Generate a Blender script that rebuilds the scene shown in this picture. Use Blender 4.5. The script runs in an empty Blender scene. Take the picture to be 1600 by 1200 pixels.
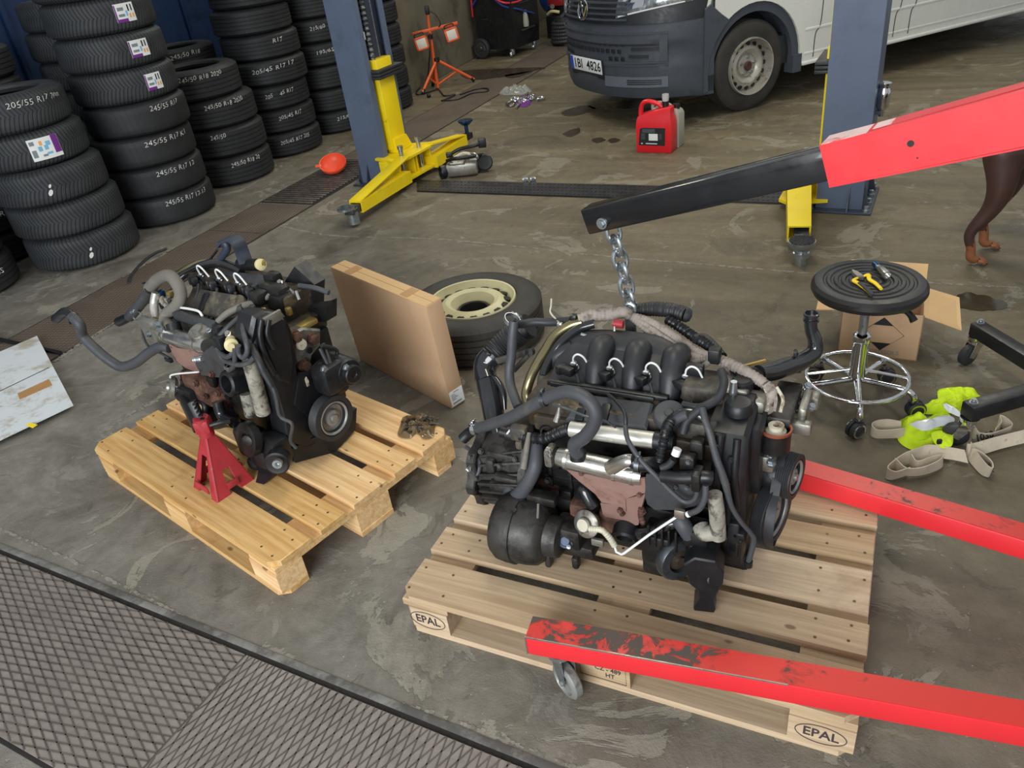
import bpy, bmesh, math, random
from mathutils import Vector as Vec, Matrix as Mat, noise as mnoise

random.seed(11)
PI = math.pi
rad = math.radians
S = bpy.context.scene
COL = S.collection


# ------------------------------------------------------------------ camera, world, lamps, exposure
def aim_matrix(loc, pitch, roll):
    cp, sp, cr, sr = math.cos(pitch), math.sin(pitch), math.cos(roll), math.sin(roll)
    fw = Vec((0, cp, -sp)); r0 = Vec((1, 0, 0)); u0 = Vec((0, sp, cp))
    r = cr * r0 + sr * u0
    u = -sr * r0 + cr * u0
    return Mat(((r.x, u.x, -fw.x, loc[0]), (r.y, u.y, -fw.y, loc[1]), (r.z, u.z, -fw.z, loc[2]), (0, 0, 0, 1)))


cd = bpy.data.cameras.new('camera')
cam = bpy.data.objects.new('camera', cd)
COL.objects.link(cam)
cam.matrix_world = aim_matrix((0, 0, 1.776), 0.5560, -0.1383)
cd.sensor_width = 36.0
cd.lens = 27.57
cd.clip_start = 0.05
S.camera = cam

W = bpy.data.worlds.new('workshop_air')
S.world = W
W.use_nodes = True
W.node_tree.nodes['Background'].inputs[0].default_value = (0.93, 0.97, 1.0, 1)
W.node_tree.nodes['Background'].inputs[1].default_value = 0.30

S.view_settings.view_transform = 'Standard'
S.view_settings.look = 'None'
S.view_settings.exposure = 0.62
S.view_settings.gamma = 1.0
S.view_settings.use_curve_mapping = False


def area(name, loc, target, sx, sy, power, col):
    l = bpy.data.lights.new(name, 'AREA')
    l.shape = 'RECTANGLE'; l.size = sx; l.size_y = sy; l.energy = power; l.color = col
    o = bpy.data.objects.new(name, l)
    COL.objects.link(o)
    o.location = loc
    o.rotation_euler = (Vec(target) - Vec(loc)).to_track_quat('-Z', 'Y').to_euler()
    return o


# the open workshop door behind and to the left of the camera, and the ceiling tubes
area('door_daylight', (-2.6, -3.2, 2.3), (0.2, 2.6, 0.3), 4.2, 3.2, 300, (0.93, 0.97, 1.0))
area('ceiling_tube_front', (0.6, 3.2, 4.2), (0.6, 3.2, 0), 0.5, 3.0, 36, (1.0, 0.94, 0.78))
area('ceiling_tube_back', (3.2, 6.4, 4.2), (3.2, 6.4, 0), 0.5, 3.0, 60, (1.0, 0.94, 0.78))
area('ceiling_tube_left', (-0.6, 8.6, 4.2), (-0.6, 8.6, 0), 0.5, 3.0, 46, (1.0, 0.94, 0.78))


# ------------------------------------------------------------------ materials
def lin(c):
    return tuple(((x / 255) / 12.92 if x / 255 <= 0.04045 else ((x / 255 + 0.055) / 1.055) ** 2.4) for x in c)


class NT:
    def __init__(s, name):
        s.m = bpy.data.materials.new(name)
        s.m.use_nodes = True
        s.t = s.m.node_tree
        s.b = s.t.nodes['Principled BSDF']

    def n(s, typ, **kw):
        x = s.t.nodes.new(typ)
        for k, v in kw.items():
            if k.startswith('i_'):
                x.inputs[k[2:].replace('_', ' ')].default_value = v
            else:
                setattr(x, k, v)
        return x

    def l(s, a, b):
        s.t.links.new(a, b)

    def coords(s, scale=(1, 1, 1), rnd=True):
        tc = s.n('ShaderNodeTexCoord')
        mp = s.n('ShaderNodeMapping')
        mp.inputs['Scale'].default_value = scale
        s.l(tc.outputs['Object'], mp.inputs['Vector'])
        if rnd:
            oi = s.n('ShaderNodeObjectInfo')
            mu = s.n('ShaderNodeMath', operation='MULTIPLY')
            mu.inputs[1].default_value = 37.0
            s.l(oi.outputs['Random'], mu.inputs[0])
            s.l(mu.outputs[0], mp.inputs['Location'])
        return mp.outputs[0]

    def noise(s, vec, scale, detail=5, rough=0.6, dist=0.0):
        x = s.n('ShaderNodeTexNoise')
        x.inputs['Scale'].default_value = scale
        x.inputs['Detail'].default_value = detail
        x.inputs['Roughness'].default_value = rough
        x.inputs['Distortion'].default_value = dist
        s.l(vec, x.inputs['Vector'])
        return x.outputs['Fac']

    def ramp(s, fac, a, b, va=0.0, vb=1.0):
        x = s.n('ShaderNodeMapRange')
        x.inputs[1].default_value = a; x.inputs[2].default_value = b
        x.inputs[3].default_value = va; x.inputs[4].default_value = vb
        s.l(fac, x.inputs[0])
        return x.outputs[0]

    def mix(s, fac, a, b, mode='MIX'):
        x = s.n('ShaderNodeMix', data_type='RGBA', blend_type=mode)
        if isinstance(fac, float):
            x.inputs[0].default_value = fac
        else:
            s.l(fac, x.inputs[0])
        for k, v in ((6, a), (7, b)):
            if isinstance(v, tuple):
                x.inputs[k].default_value = (*v[:3], 1)
            else:
                s.l(v, x.inputs[k])
        return x.outputs[2]

    def mul(s, a, b, op='MULTIPLY'):
        x = s.n('ShaderNodeMath', operation=op)
        for k, v in ((0, a), (1, b)):
            if isinstance(v, (int, float)):
                x.inputs[k].default_value = v
            else:
                s.l(v, x.inputs[k])
        return x.outputs[0]

    def bump(s, h, strength=0.3, dist=0.002, prev=None):
        x = s.n('ShaderNodeBump')
        x.inputs['Strength'].default_value = strength
        x.inputs['Distance'].default_value = dist
        s.l(h, x.inputs['Height'])
        if prev is not None:
            s.l(prev, x.inputs['Normal'])
        return x.outputs[0]

    def done(s, col=None, rough=None, metal=0.0, nrm=None, spec=0.5, coat=0.0):
        b = s.b
        for k, v in (('Base Color', col), ('Roughness', rough), ('Metallic', metal)):
            if v is None:
                continue
            if isinstance(v, tuple):
                b.inputs[k].default_value = (*v, 1)
            elif isinstance(v, (int, float)):
                b.inputs[k].default_value = v
            else:
                s.l(v, b.inputs[k])
        b.inputs['Specular IOR Level'].default_value = spec
        b.inputs['Coat Weight'].default_value = coat
        if nrm is not None:
            s.l(nrm, b.inputs['Normal'])
        return s.m


def mat(name, c, r=0.5, m=0.0, var=0.25, vs=9.0, dirt=None, ds=7.0, da=0.5, bump=0.0, bs=80.0, spec=0.5, coat=0.0, rv=0.12):
    t = NT(name)
    v = t.coords()
    c = lin(c)
    n1 = t.noise(v, vs)
    colr = t.mix(t.ramp(n1, 0.3, 0.7), tuple(x * (1 - var) for x in c), tuple(min(1, x * (1 + var)) for x in c))
    if dirt:
        n2 = t.noise(v, ds, 8, 0.7, 0.3)
        colr = t.mix(t.ramp(n2, 1 - da - 0.06, 1 - da + 0.06), colr, lin(dirt))
    nr = t.noise(v, vs * 2.3)
    rough = t.ramp(nr, 0.3, 0.7, max(0.02, r - rv), min(1, r + rv))
    nm = None
    if bump:
        nm = t.bump(t.noise(v, bs, 4), bump, 0.002)
    return t.done(colr, rough, m, nm, spec, coat)


def wood_mat(name, base, dark, stain):
    t = NT(name)
    v = t.coords((1.6, 34, 34))
    v2 = t.coords((1, 1, 1))
    g = t.noise(v, 1.5, 7, 0.65, 0.4)
    c = t.mix(t.ramp(g, 0.36, 0.64), lin(dark), lin(base))
    s = t.noise(v2, 4.0, 5, 0.6, 0.6)
    c = t.mix(t.ramp(s, 0.60, 0.76, 0.0, 0.75), c, lin(stain))
    oi = t.n('ShaderNodeObjectInfo')
    hv = t.n('ShaderNodeHueSaturation')
    t.l(t.ramp(oi.outputs['Random'], 0, 1, 0.82, 1.14), hv.inputs['Value'])
    t.l(t.ramp(oi.outputs['Random'], 0, 1, 1.08, 0.88), hv.inputs['Saturation'])
    t.l(c, hv.inputs['Color'])
    # knots
    vo = t.n('ShaderNodeTexVoronoi')
    vo.inputs['Scale'].default_value = 5.0
    t.l(t.coords((1.0, 1.9, 1.9)), vo.inputs['Vector'])
    c2 = t.mix(t.ramp(vo.outputs['Distance'], 0.05, 0.085, 0.7, 0.0), hv.outputs[0], lin((92, 58, 34)))
    return t.done(c2, 0.62, 0, t.bump(g, 0.25, 0.002), 0.35)


def floor_mat():
    t = NT('worn_concrete')
    v = t.coords(rnd=False)
    a = t.noise(v, 0.55, 4, 0.6, 0.8)
    b = t.noise(v, 3.0, 8, 0.62, 1.2)
    d = t.noise(v, 17.0, 6, 0.7)
    grain = t.noise(v, 130.0, 3, 0.7)
    # brushed streaks along the lift axis
    tc = t.n('ShaderNodeTexCoord')
    mp = t.n('ShaderNodeMapping')
    mp.vector_type = 'TEXTURE'
    mp.inputs['Rotation'].default_value = (0, 0, rad(-28))
    mp.inputs['Scale'].default_value = (2.6, 0.42, 1)
    t.l(tc.outputs['Object'], mp.inputs['Vector'])
    st = t.noise(mp.outputs[0], 2.2, 7, 0.62, 0.6)
    c = t.mix(t.ramp(b, 0.32, 0.68), lin((103, 99, 91)), lin((136, 132, 124)))
    # browner concrete towards the lift and the right hand side of the bay
    sx = t.n('ShaderNodeSeparateXYZ')
    t.l(tc.outputs['Object'], sx.inputs[0])
    away = t.mul(t.mul(sx.outputs[0], 0.55), t.mul(sx.outputs[1], 0.22), 'ADD')
    brown = t.ramp(t.mul(away, t.mul(a, 1.1), 'ADD'), 0.55, 1.9)
    c = t.mix(brown, c, t.mix(t.ramp(st, 0.3, 0.7), lin((92, 83, 64)), lin((122, 112, 89))))
    # pale scraped patches
    sc = t.noise(v, 1.9, 9, 0.64, 1.6)
    reg = t.ramp(a, 0.36, 0.52)
    pale = t.mul(t.ramp(sc, 0.560, 0.572), t.ramp(t.mul(a, t.mul(d, 0.08), 'ADD'), 0.46, 0.50))
    pale = t.mul(pale, t.ramp(d, 0.3, 0.55, 0.35, 1.0))
    c = t.mix(t.mul(pale, t.ramp(away, 0.4, 1.6, 0.72, 0.42)), c, lin((158, 154, 140)))
    sc2 = t.noise(mp.outputs[0], 5.0, 8, 0.7, 0.4)
    c = t.mix(t.mul(t.ramp(sc2, 0.61, 0.69), 0.34), c, lin((158, 150, 128)))
    fl = t.noise(v, 4.6, 9, 0.68, 1.0)
    c = t.mix(t.mul(t.ramp(fl, 0.615, 0.632), 0.5), c, lin((84, 80, 72)))
    c = t.mix(t.mul(t.ramp(fl, 0.385, 0.368), 0.4), c, lin((150, 146, 136)))
    # dark oil blotches
    o = t.noise(v, 1.25, 6, 0.62, 1.0)
    c = t.mix(t.mul(t.ramp(o, 0.55, 0.66), 0.6), c, lin((62, 56, 48)))
    ru = t.noise(v, 2.7, 7, 0.7, 1.4)
    c = t.mix(t.mul(t.ramp(ru, 0.64, 0.74), 0.5), c, lin((104, 74, 55)))
    c = t.mix(t.ramp(d, 0.35, 0.65, 0.0, 0.28), c, lin((66, 62, 54)))
    # grit
    vo = t.n('ShaderNodeTexVoronoi')
    vo.inputs['Scale'].default_value = 26.0
    t.l(v, vo.inputs['Vector'])
    c = t.mix(t.ramp(vo.outputs['Distance'], 0.035, 0.06, 0.65, 0.0), c, lin((188, 184, 172)))
    r = t.ramp(b, 0.3, 0.7, 0.42, 0.72)
    h = t.mul(t.mul(b, 0.8), t.mul(grain, 0.25), 'ADD')
    return t.done(c, r, 0, t.bump(t.mul(t.mul(h, t.mul(fl, 0.9), 'ADD'), t.mul(pale, -0.3), 'ADD'), 0.8, 0.008), 0.4)


def rubber_mat(name, kind, base=(44, 46, 48)):
    t = NT(name)
    v = t.coords()
    tc = t.n('ShaderNodeTexCoord')
    sx = t.n('ShaderNodeSeparateXYZ')
    t.l(tc.outputs['Object'], sx.inputs[0])
    X, Y, Z = sx.outputs
    ang = t.mul(Y, X, 'ARCTAN2')
    rr = t.mul(t.mul(t.mul(X, X), t.mul(Y, Y), 'ADD'), 0.5, 'POWER')
    n = t.noise(v, 7.0, 5)
    c = t.mix(t.ramp(n, 0.3, 0.7), tuple(x * 0.7 for x in lin(base)), tuple(x * 1.35 for x in lin(base)))
    on = t.ramp(rr, 0.30, 0.312)          # tread only
    zz = t.mul(Z, 0.11, 'SUBTRACT')
    if kind == 'winter':                  # V shaped sipes
        az = t.mul(t.mul(t.mul(zz, 0, 'ABSOLUTE'), 9.0), 0.62, 'POWER')
        ph = t.mul(t.mul(ang, 84), t.mul(az, 9.5), 'ADD')
        ph = t.mul(ph, t.mul(n, 1.2), 'ADD')
        s = t.mul(ph, 0, 'SINE')
        f = t.ramp(s, -0.95, -0.25)
    else:
        ph = t.mul(t.mul(ang, 52), t.mul(zz, 20), 'ADD')
        s = t.mul(ph, 0, 'SINE')
        f = t.ramp(s, -1.0, -0.93)
    f = t.mul(t.mul(f, 1.0, 'SUBTRACT'), on)
    f = t.mul(f, 1.0, 'ADD')
    c = t.mix(t.ramp(f, 0.0, 1.0, 0.70 if kind == 'winter' else 0.2, 0.0), c, lin((14, 15, 16)))
    b1 = t.bump(f, 0.7 if kind == 'winter' else 0.25, 0.004)
    return t.done(c, 0.62, 0, b1, 0.45)


def brushed_plate_mat(name, c0, c1, rough, metal):
    t = NT(name)
    v = t.coords(rnd=False)
    a = t.noise(v, 2.2, 6, 0.65, 0.7)
    b = t.noise(v, 24, 5, 0.7)
    c = t.mix(t.ramp(a, 0.3, 0.7), lin(c0), lin(c1))
    c = t.mix(t.ramp(b, 0.4, 0.7, 0, 0.35), c, lin(tuple(x * 0.6 for x in c0)))
    return t.done(c, t.ramp(b, 0.3, 0.7, rough - 0.1, rough + 0.15), metal, t.bump(b, 0.3, 0.001), 0.5)


def chipped_paint(name, col, under, tip, d0, d1, ds, da):
    """paint knocked off near one end of a long beam"""
    t = NT(name)
    tc = t.n('ShaderNodeTexCoord')
    v = tc.outputs['Object']
    vd = t.n('ShaderNodeVectorMath', operation='DISTANCE')
    t.l(v, vd.inputs[0]); vd.inputs[1].default_value = tip
    near = t.ramp(vd.outputs['Value'], d0, d1, 0.0, 0.22)
    n = t.noise(v, ds, 9, 0.68, 0.5)
    k = t.mul(n, near, 'SUBTRACT')
    base = t.mix(t.ramp(t.noise(v, 5.0), 0.3, 0.7), tuple(x * 0.9 for x in lin(col)), lin(col))
    base = t.mix(t.mul(t.ramp(k, da - 0.07, da - 0.02), 0.55), base, lin((150, 44, 36)))
    m = t.ramp(k, da - 0.008, da + 0.008)
    c = t.mix(m, base, lin(under))
    return t.done(c, t.ramp(m, 0, 1, 0.36, 0.6), 0, t.bump(t.mul(m, -1), 0.3, 0.001), 0.5)


def fine_tread_mat():
    t = NT('rusty_chequer_steel')
    tc = t.n('ShaderNodeTexCoord')
    mp = t.n('ShaderNodeMapping')
    mp.inputs['Rotation'].default_value = (0, 0, rad(15))
    t.l(tc.outputs['Object'], mp.inputs['Vector'])
    sx = t.n('ShaderNodeSeparateXYZ')
    t.l(mp.outputs[0], sx.inputs[0])
    s1 = t.mul(t.mul(sx.outputs[0], 230), 0, 'SINE')
    s2 = t.mul(t.mul(sx.outputs[1], 230), 0, 'SINE')
    k = t.mul(s1, s2, 'MAXIMUM')
    a = t.noise(tc.outputs['Object'], 1.6, 6, 0.65, 0.8)
    c = t.mix(t.ramp(a, 0.3, 0.7), lin((92, 81, 71)), lin((114, 102, 91)))
    c = t.mix(t.ramp(k, 0.75, 0.95, 0.0, 0.45), c, lin((50, 41, 35)))
    return t.done(c, 0.55, 0.2, t.bump(k, 0.5, 0.002), 0.4)


def clear_mat(name, col, alpha_mix, rough=0.08):
    t = NT(name)
    n = t.noise(t.coords(), 40, 3)
    out = [x for x in t.t.nodes if x.type == 'OUTPUT_MATERIAL'][0]
    tr = t.n('ShaderNodeBsdfTransparent')
    tr.inputs[0].default_value = (*lin(col), 1)
    mx = t.n('ShaderNodeMixShader')
    mx.inputs[0].default_value = alpha_mix
    t.l(tr.outputs[0], mx.inputs[1]); t.l(t.b.outputs[0], mx.inputs[2])
    t.l(mx.outputs[0], out.inputs[0])
    return t.done(lin(col), rough, 0, t.bump(n, 0.4, 0.002), 0.8)


MT = {
    'floor': floor_mat(),
    'concrete': mat('wall_concrete', (118, 112, 96), 0.85, 0, 0.2, 2.2, (88, 82, 68), 2.0, 0.42, 0.35, 40),
    'blue_wall': mat('dark_blue_paint', (12, 40, 78), 0.6, 0, 0.25, 2, (8, 22, 40), 2.0, 0.4),
    'wall_plain': mat('grimy_wall_paint', (120, 110, 80), 0.8, 0, 0.2, 2, (80, 72, 50), 3, 0.4),
    'plate': brushed_plate_mat('tear_plate_steel', (122, 114, 107), (148, 140, 132), 0.6, 0.1),
    'rib': mat('tear_plate_rib', (92, 85, 80), 0.6, 0.2, 0.3),
    'strip_plate': fine_tread_mat(),
    'bar': mat('wet_grate_steel', (118, 108, 102), 0.25, 0.5, 0.35, 14),
    'pit': mat('black_pit', (14, 13, 12), 0.6, 0, 0.2),
    'cover_plate': mat('black_chequer_cover', (40, 40, 42), 0.4, 0.2, 0.3, 7, (70, 66, 58), 4, 0.35),
    'wet': mat('oily_water', (60, 54, 40), 0.14, 0, 0.25, 4),
    'oil': mat('black_oil_stain', (58, 50, 42), 0.32, 0, 0.3, 6),
    'crack': mat('pale_joint_mortar', (142, 138, 126), 0.9, 0, 0.25, 30, (108, 104, 94), 30, 0.5),
    'angle': mat('worn_edge_angle', (122, 121, 117), 0.7, 0.1, 0.2, 12, (84, 82, 79), 7, 0.52),
    'seam': mat('dark_floor_gap', (30, 29, 27), 0.9, 0, 0.2),
    'wood_r': wood_mat('dry_pallet_pine', (196, 172, 140), (168, 142, 110), (140, 116, 90)),
    'wood_l': wood_mat('varnished_pallet_pine', (228, 190, 132), (198, 152, 92), (160, 112, 66)),
    'brand': mat('burnt_brand_ink', (58, 46, 52), 0.8, 0, 0.2),
    'nail': mat('pallet_nail', (104, 80, 60), 0.5, 0.5, 0.3),
    'tyre_w': rubber_mat('winter_tyre_rubber', 'winter', (50, 53, 56)),
    'tyre_s': rubber_mat('summer_tyre_rubber', 'summer', (36, 37, 39)),
    'tyre_d': rubber_mat('dull_tyre_rubber', 'summer', (50, 48, 44)),
    'chalk': mat('white_tyre_chalk', (214, 214, 208), 0.9, 0, 0.1),
    'label': mat('white_paper_label', (226, 228, 226), 0.6, 0, 0.04),
    'purple': mat('purple_label_print', (110, 40, 130), 0.6, 0, 0.05),
    'print_grey': mat('grey_label_print', (120, 130, 136), 0.6, 0, 0.05),
    'print_blue': mat('blue_label_print', (120, 180, 215), 0.6, 0, 0.05),
    'print_orange': mat('orange_label_print', (232, 160, 80), 0.6, 0, 0.05),
    'post': mat('blue_grey_lift_paint', (88, 100, 121), 0.45, 0, 0.06, 4, (80, 92, 112), 5, 0.4, 0, 60, 0.4),
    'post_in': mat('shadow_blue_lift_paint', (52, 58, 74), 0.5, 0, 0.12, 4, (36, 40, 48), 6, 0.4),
    'yellow': mat('yellow_lift_paint', (240, 212, 20), 0.4, 0, 0.06, 5, (150, 128, 40), 9, 0.3),
    'manifold': mat('black_manifold_plastic', (42, 43, 46), 0.45, 0, 0.15, 8, (52, 52, 52), 9, 0.4, 0.1),
    'black': mat('black_plastic', (23, 24, 27), 0.42, 0, 0.3, 10),
    'black_soft': mat('matt_black_rubber', (40, 41, 44), 0.55, 0, 0.25, 9),
    'hose': mat('grey_black_hose_rubber', (64, 66, 70), 0.55, 0, 0.15, 7, (80, 78, 74), 12, 0.4),
    'hose_dusty': mat('dusty_hose_rubber', (112, 108, 100), 0.7, 0, 0.15, 7, (92, 88, 82), 12, 0.4),
    'gloss_black': mat('gloss_black_pipe', (34, 35, 38), 0.16, 0, 0.2, 8, None, 5, 0.4, 0, 80, 0.6, 0.5),
    'gold_reflect': mat('gold_reflection_pipe', (158, 148, 112), 0.2, 0.9, 0.15, 8, (104, 94, 64), 8, 0.3),  # gold colour stands in for warm light reflected by a dark pipe
    'oily': mat('oily_black_iron', (36, 35, 34), 0.38, 0.35, 0.45, 14, (84, 76, 64), 16, 0.3, 0.5, 60),
    'oily_brown': mat('oily_brown_iron', (62, 54, 44), 0.5, 0.3, 0.4, 14, (110, 96, 72), 14, 0.4, 0.5, 60),
    'gear': mat('dark_gearbox_casting', (66, 64, 62), 0.5, 0.55, 0.3, 14, (40, 38, 36), 12, 0.45, 0.45, 70),
    'dusty_black': mat('dusty_black_plastic', (58, 56, 52), 0.6, 0, 0.2, 8, (96, 88, 74), 9, 0.45, 0.1),
    'cover_grey': mat('charcoal_engine_cover', (58, 60, 63), 0.5, 0, 0.12, 8, (47, 48, 49), 9, 0.4, 0.1),
    'alu': mat('dirty_cast_aluminium', (150, 148, 140), 0.42, 0.75, 0.2, 12, (96, 90, 78), 12, 0.4, 0.35, 70),
    'alu_bright': mat('bright_pressed_steel', (196, 194, 188), 0.25, 0.9, 0.12, 9, (150, 140, 120), 12, 0.3, 0.1),
    'silver_paint': mat('stained_silver_tube', (206, 204, 194), 0.35, 0.6, 0.12, 9, (128, 110, 76), 11, 0.36),
    'copper': mat('rusty_heat_shield', (158, 126, 116), 0.55, 0.35, 0.15, 7, (126, 88, 76), 7, 0.40, 0.25, 60),
    'rust': mat('rusty_cast_iron', (104, 74, 60), 0.75, 0.2, 0.3, 12, (70, 46, 36), 14, 0.5, 0.6, 60),
    'ceramic': mat('stained_pale_sleeve', (196, 190, 170), 0.6, 0.1, 0.12, 20, (120, 100, 76), 30, 0.4),
    'foil_grey': mat('dirty_grey_sleeve', (150, 146, 134), 0.7, 0.1, 0.25, 24, (70, 66, 58), 26, 0.45, 0.6, 60),
    'braid': mat('grey_brown_cable_braid', (150, 140, 131), 0.75, 0, 0.15, 40, (110, 98, 90), 50, 0.42, 0.6, 260),
    'chrome': mat('chrome', (220, 222, 224), 0.06, 1.0, 0.05, 6, None, 5, .4, 0, 80, .5, 0, .03),
    'zinc': mat('zinc_plated_steel', (176, 184, 188), 0.3, 0.9, 0.12, 14),
    'steel_dark': mat('dark_worn_steel', (92, 96, 100), 0.4, 0.8, 0.25, 16, (54, 54, 54), 14, 0.4),
    'rim_grey': mat('grey_pulley_steel', (144, 144, 140), 0.45, 0.4, 0.12, 12, (98, 96, 92), 12, 0.4),
    'white_plastic': mat('white_plastic', (226, 228, 226), 0.4, 0, 0.05),
    'red': mat('bright_red_hoist_paint', (222, 44, 52), 0.38, 0, 0.05, 4, None, 5, .4, 0, 80, 0.5, 0.15),
    'red_worn': mat('chipped_red_hoist_paint', (196, 46, 38), 0.42, 0, 0.1, 6, (78, 66, 58), 13, 0.47, 0.3, 40),
    'red_top': chipped_paint('scuffed_red_leg_top', (214, 52, 44), (82, 72, 64), (-0.05, 1.36, 0.2), 0.35, 0.85, 15.0, 0.505),
    'red_top_rear': chipped_paint('scuffed_red_rear_leg_top', (206, 52, 46), (82, 72, 64), (1.1, 1.6, 0.2), 0.2, 0.7, 13.0, 0.60),
    'red_leg': chipped_paint('red_leg_paint', (222, 44, 52), (52, 36, 36), (-0.05, 1.36, 0.2), 0.05, 0.5, 11.0, 0.645),
    'red_jack': mat('faded_red_jack_paint', (164, 44, 52), 0.5, 0, 0.12, 9, (130, 96, 98), 12, 0.34),
    'boom_black': mat('gloss_black_boom_paint', (22, 23, 26), 0.22, 0, 0.15, 5, None, 5, .4, 0, 80, .5, .4),
    'pale_pink': mat('pale_pink_paint', (226, 196, 196), 0.4, 0, 0.1, 14, (214, 90, 96), 12, 0.4),
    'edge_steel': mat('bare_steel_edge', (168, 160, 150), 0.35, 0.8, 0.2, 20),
    'red_can': mat('red_can_plastic', (222, 34, 44), 0.35, 0, 0.05, 5),
    'van_white': mat('van_white_paint', (214, 215, 208), 0.3, 0, 0.04, 3, None, 5, .4, 0, 80, .5, .3),
    'blank_grey': mat('pale_grey_blank', (92, 99, 110), 0.6, 0, 0.05),
    'van_grey': mat('textured_grey_bumper', (66, 71, 79), 0.6, 0, 0.06, 5, (60, 65, 72), 9, .4, .15, 300, .4),
    'van_dark': mat('dark_grille_plastic', (34, 37, 42), 0.5, 0, 0.15),
    'glass_dark': mat('dark_vehicle_glass', (20, 24, 28), 0.08, 0, 0.1),
    'lens': mat('headlamp_lens', (120, 126, 130), 0.08, 0.5, 0.35, 16, (214, 218, 220), 9, 0.42),
    'rim_silver': mat('dusty_silver_rim', (172, 168, 158), 0.45, 0.5, 0.1, 8, (118, 104, 86), 9, 0.40),
    'rim_cream': mat('cream_wheel_paint', (206, 200, 158), 0.5, 0, 0.08, 8, (150, 142, 104), 8, 0.32),
    'orange': mat('orange_lamp_paint', (226, 96, 44), 0.45, 0, 0.08),
    'funnel': mat('orange_funnel_plastic', (238, 88, 52), 0.45, 0, 0.05),
    'lamp_glass': mat('frosted_lamp_glass', (214, 214, 204), 0.35, 0, 0.05),
    'card': mat('brown_cardboard', (184, 152, 120), 0.8, 0, 0.05, 3, (174, 142, 110), 5, 0.4, 0.08, 60, 0.25),
    'card_top': mat('pale_brown_cardboard', (204, 170, 124), 0.8, 0, 0.05, 3, None, 5, .4, .08, 60, .25),
    'tape': mat('brown_packing_tape', (176, 134, 86), 0.4, 0, 0.06),
    'board_silver': mat('paint_splashed_board', (172, 166, 152), 0.6, 0, 0.08, 5, (206, 212, 216), 6, 0.56, 0.2, 40),
    'yellow_note': mat('yellow_paper', (238, 214, 40), 0.7, 0, 0.05),
    'seat': mat('black_ribbed_seat', (34, 34, 34), 0.36, 0, 0.15, 6),
    'plier_yellow': mat('yellow_grip', (240, 206, 30), 0.45, 0, 0.05),
    'hivis': mat('hi_vis_fabric', (206, 236, 28), 0.75, 0, 0.08, 12, (176, 212, 24), 9, 0.35, 0.5, 60),
    'reflect': mat('reflective_tape', (206, 212, 216), 0.35, 0.3, 0.06),
    'web': mat('dirty_webbing', (200, 189, 168), 0.9, 0, 0.15, 14, (112, 100, 82), 14, 0.34, 0.4, 300),
    'dog': mat('dark_brown_coat', (66, 42, 36), 0.55, 0, 0.22, 7, (84, 66, 62), 6, 0.34, 0.15, 200),
    'tan': mat('rust_tan_coat', (140, 86, 52), 0.6, 0, 0.15, 9, (110, 62, 36), 9, 0.35, 0.1, 200),
    'claw': mat('dark_claw', (34, 28, 24), 0.4, 0, 0.1),
    'blue_tank': mat('blue_tank_paint', (20, 58, 132), 0.3, 0, 0.1, 5, None, 5, .4, 0, 80, .5, .3),
    'red_dark': mat('dark_red_paint', (140, 30, 34), 0.4, 0, 0.1),
    'hose_red': mat('red_service_hose', (204, 44, 60), 0.4, 0, 0.08),
    'hose_blue': mat('blue_service_hose', (36, 66, 140), 0.4, 0, 0.08),
    'beige': mat('beige_box_plastic', (168, 160, 138), 0.6, 0, 0.1),
    'brass': mat('dull_brass', (170, 148, 84), 0.4, 0.7, 0.2),
    'yellow_pale': mat('pale_yellow_plastic', (206, 194, 146), 0.5, 0, 0.1),
    'bag': clear_mat('clear_plastic_bag', (215, 218, 214), 0.35, 0.12),
    'bag_dark': clear_mat('oily_plastic_bag', (150, 128, 96), 0.45, 0.08),
    'ring_brown': mat('copper_brown_ring', (150, 84, 60), 0.5, 0.4, 0.2),
    'plate_white': mat('number_plate_white', (226, 230, 232), 0.4, 0, 0.03),
    'plate_blue': mat('number_plate_blue', (30, 80, 180), 0.4, 0, 0.03),
    'ink': mat('black_print', (24, 24, 26), 0.6, 0, 0.05),
    'can_white': mat('grey_white_jug', (156, 156, 146), 0.5, 0, 0.06),
    'clear_cap': mat('clear_cup_plastic', (190, 186, 186), 0.15, 0, 0.1),
    'socket_blue': mat('blue_anodised', (40, 80, 120), 0.25, 0.8, 0.1),
}


# ------------------------------------------------------------------ mesh builder
def frame(o, x, y=None, z=None):
    """matrix with origin o whose X axis is x and Y axis close to y"""
    x = Vec(x).normalized()
    if z is not None:
        z = Vec(z).normalized()
        y = z.cross(x).normalized()
    else:
        y = Vec(y)
        z = x.cross(y).normalized()
        y = z.cross(x)
    z = x.cross(y)
    return Mat(((x.x, y.x, z.x, o[0]), (x.y, y.y, z.y, o[1]), (x.z, y.z, z.z, o[2]), (0, 0, 0, 1)))


def axis_frame(o, z):
    z = Vec(z).normalized()
    h = Vec((1, 0, 0)) if abs(z.x) < 0.8 else Vec((0, 1, 0))
    y = z.cross(h).normalized()
    x = y.cross(z)
    return Mat(((x.x, y.x, z.x, o[0]), (x.y, y.y, z.y, o[1]), (x.z, y.z, z.z, o[2]), (0, 0, 0, 1)))


def rz(a, o=(0, 0, 0)):
    return Mat.Translation(Vec(o)) @ Mat.Rotation(a, 4, 'Z')


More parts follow.
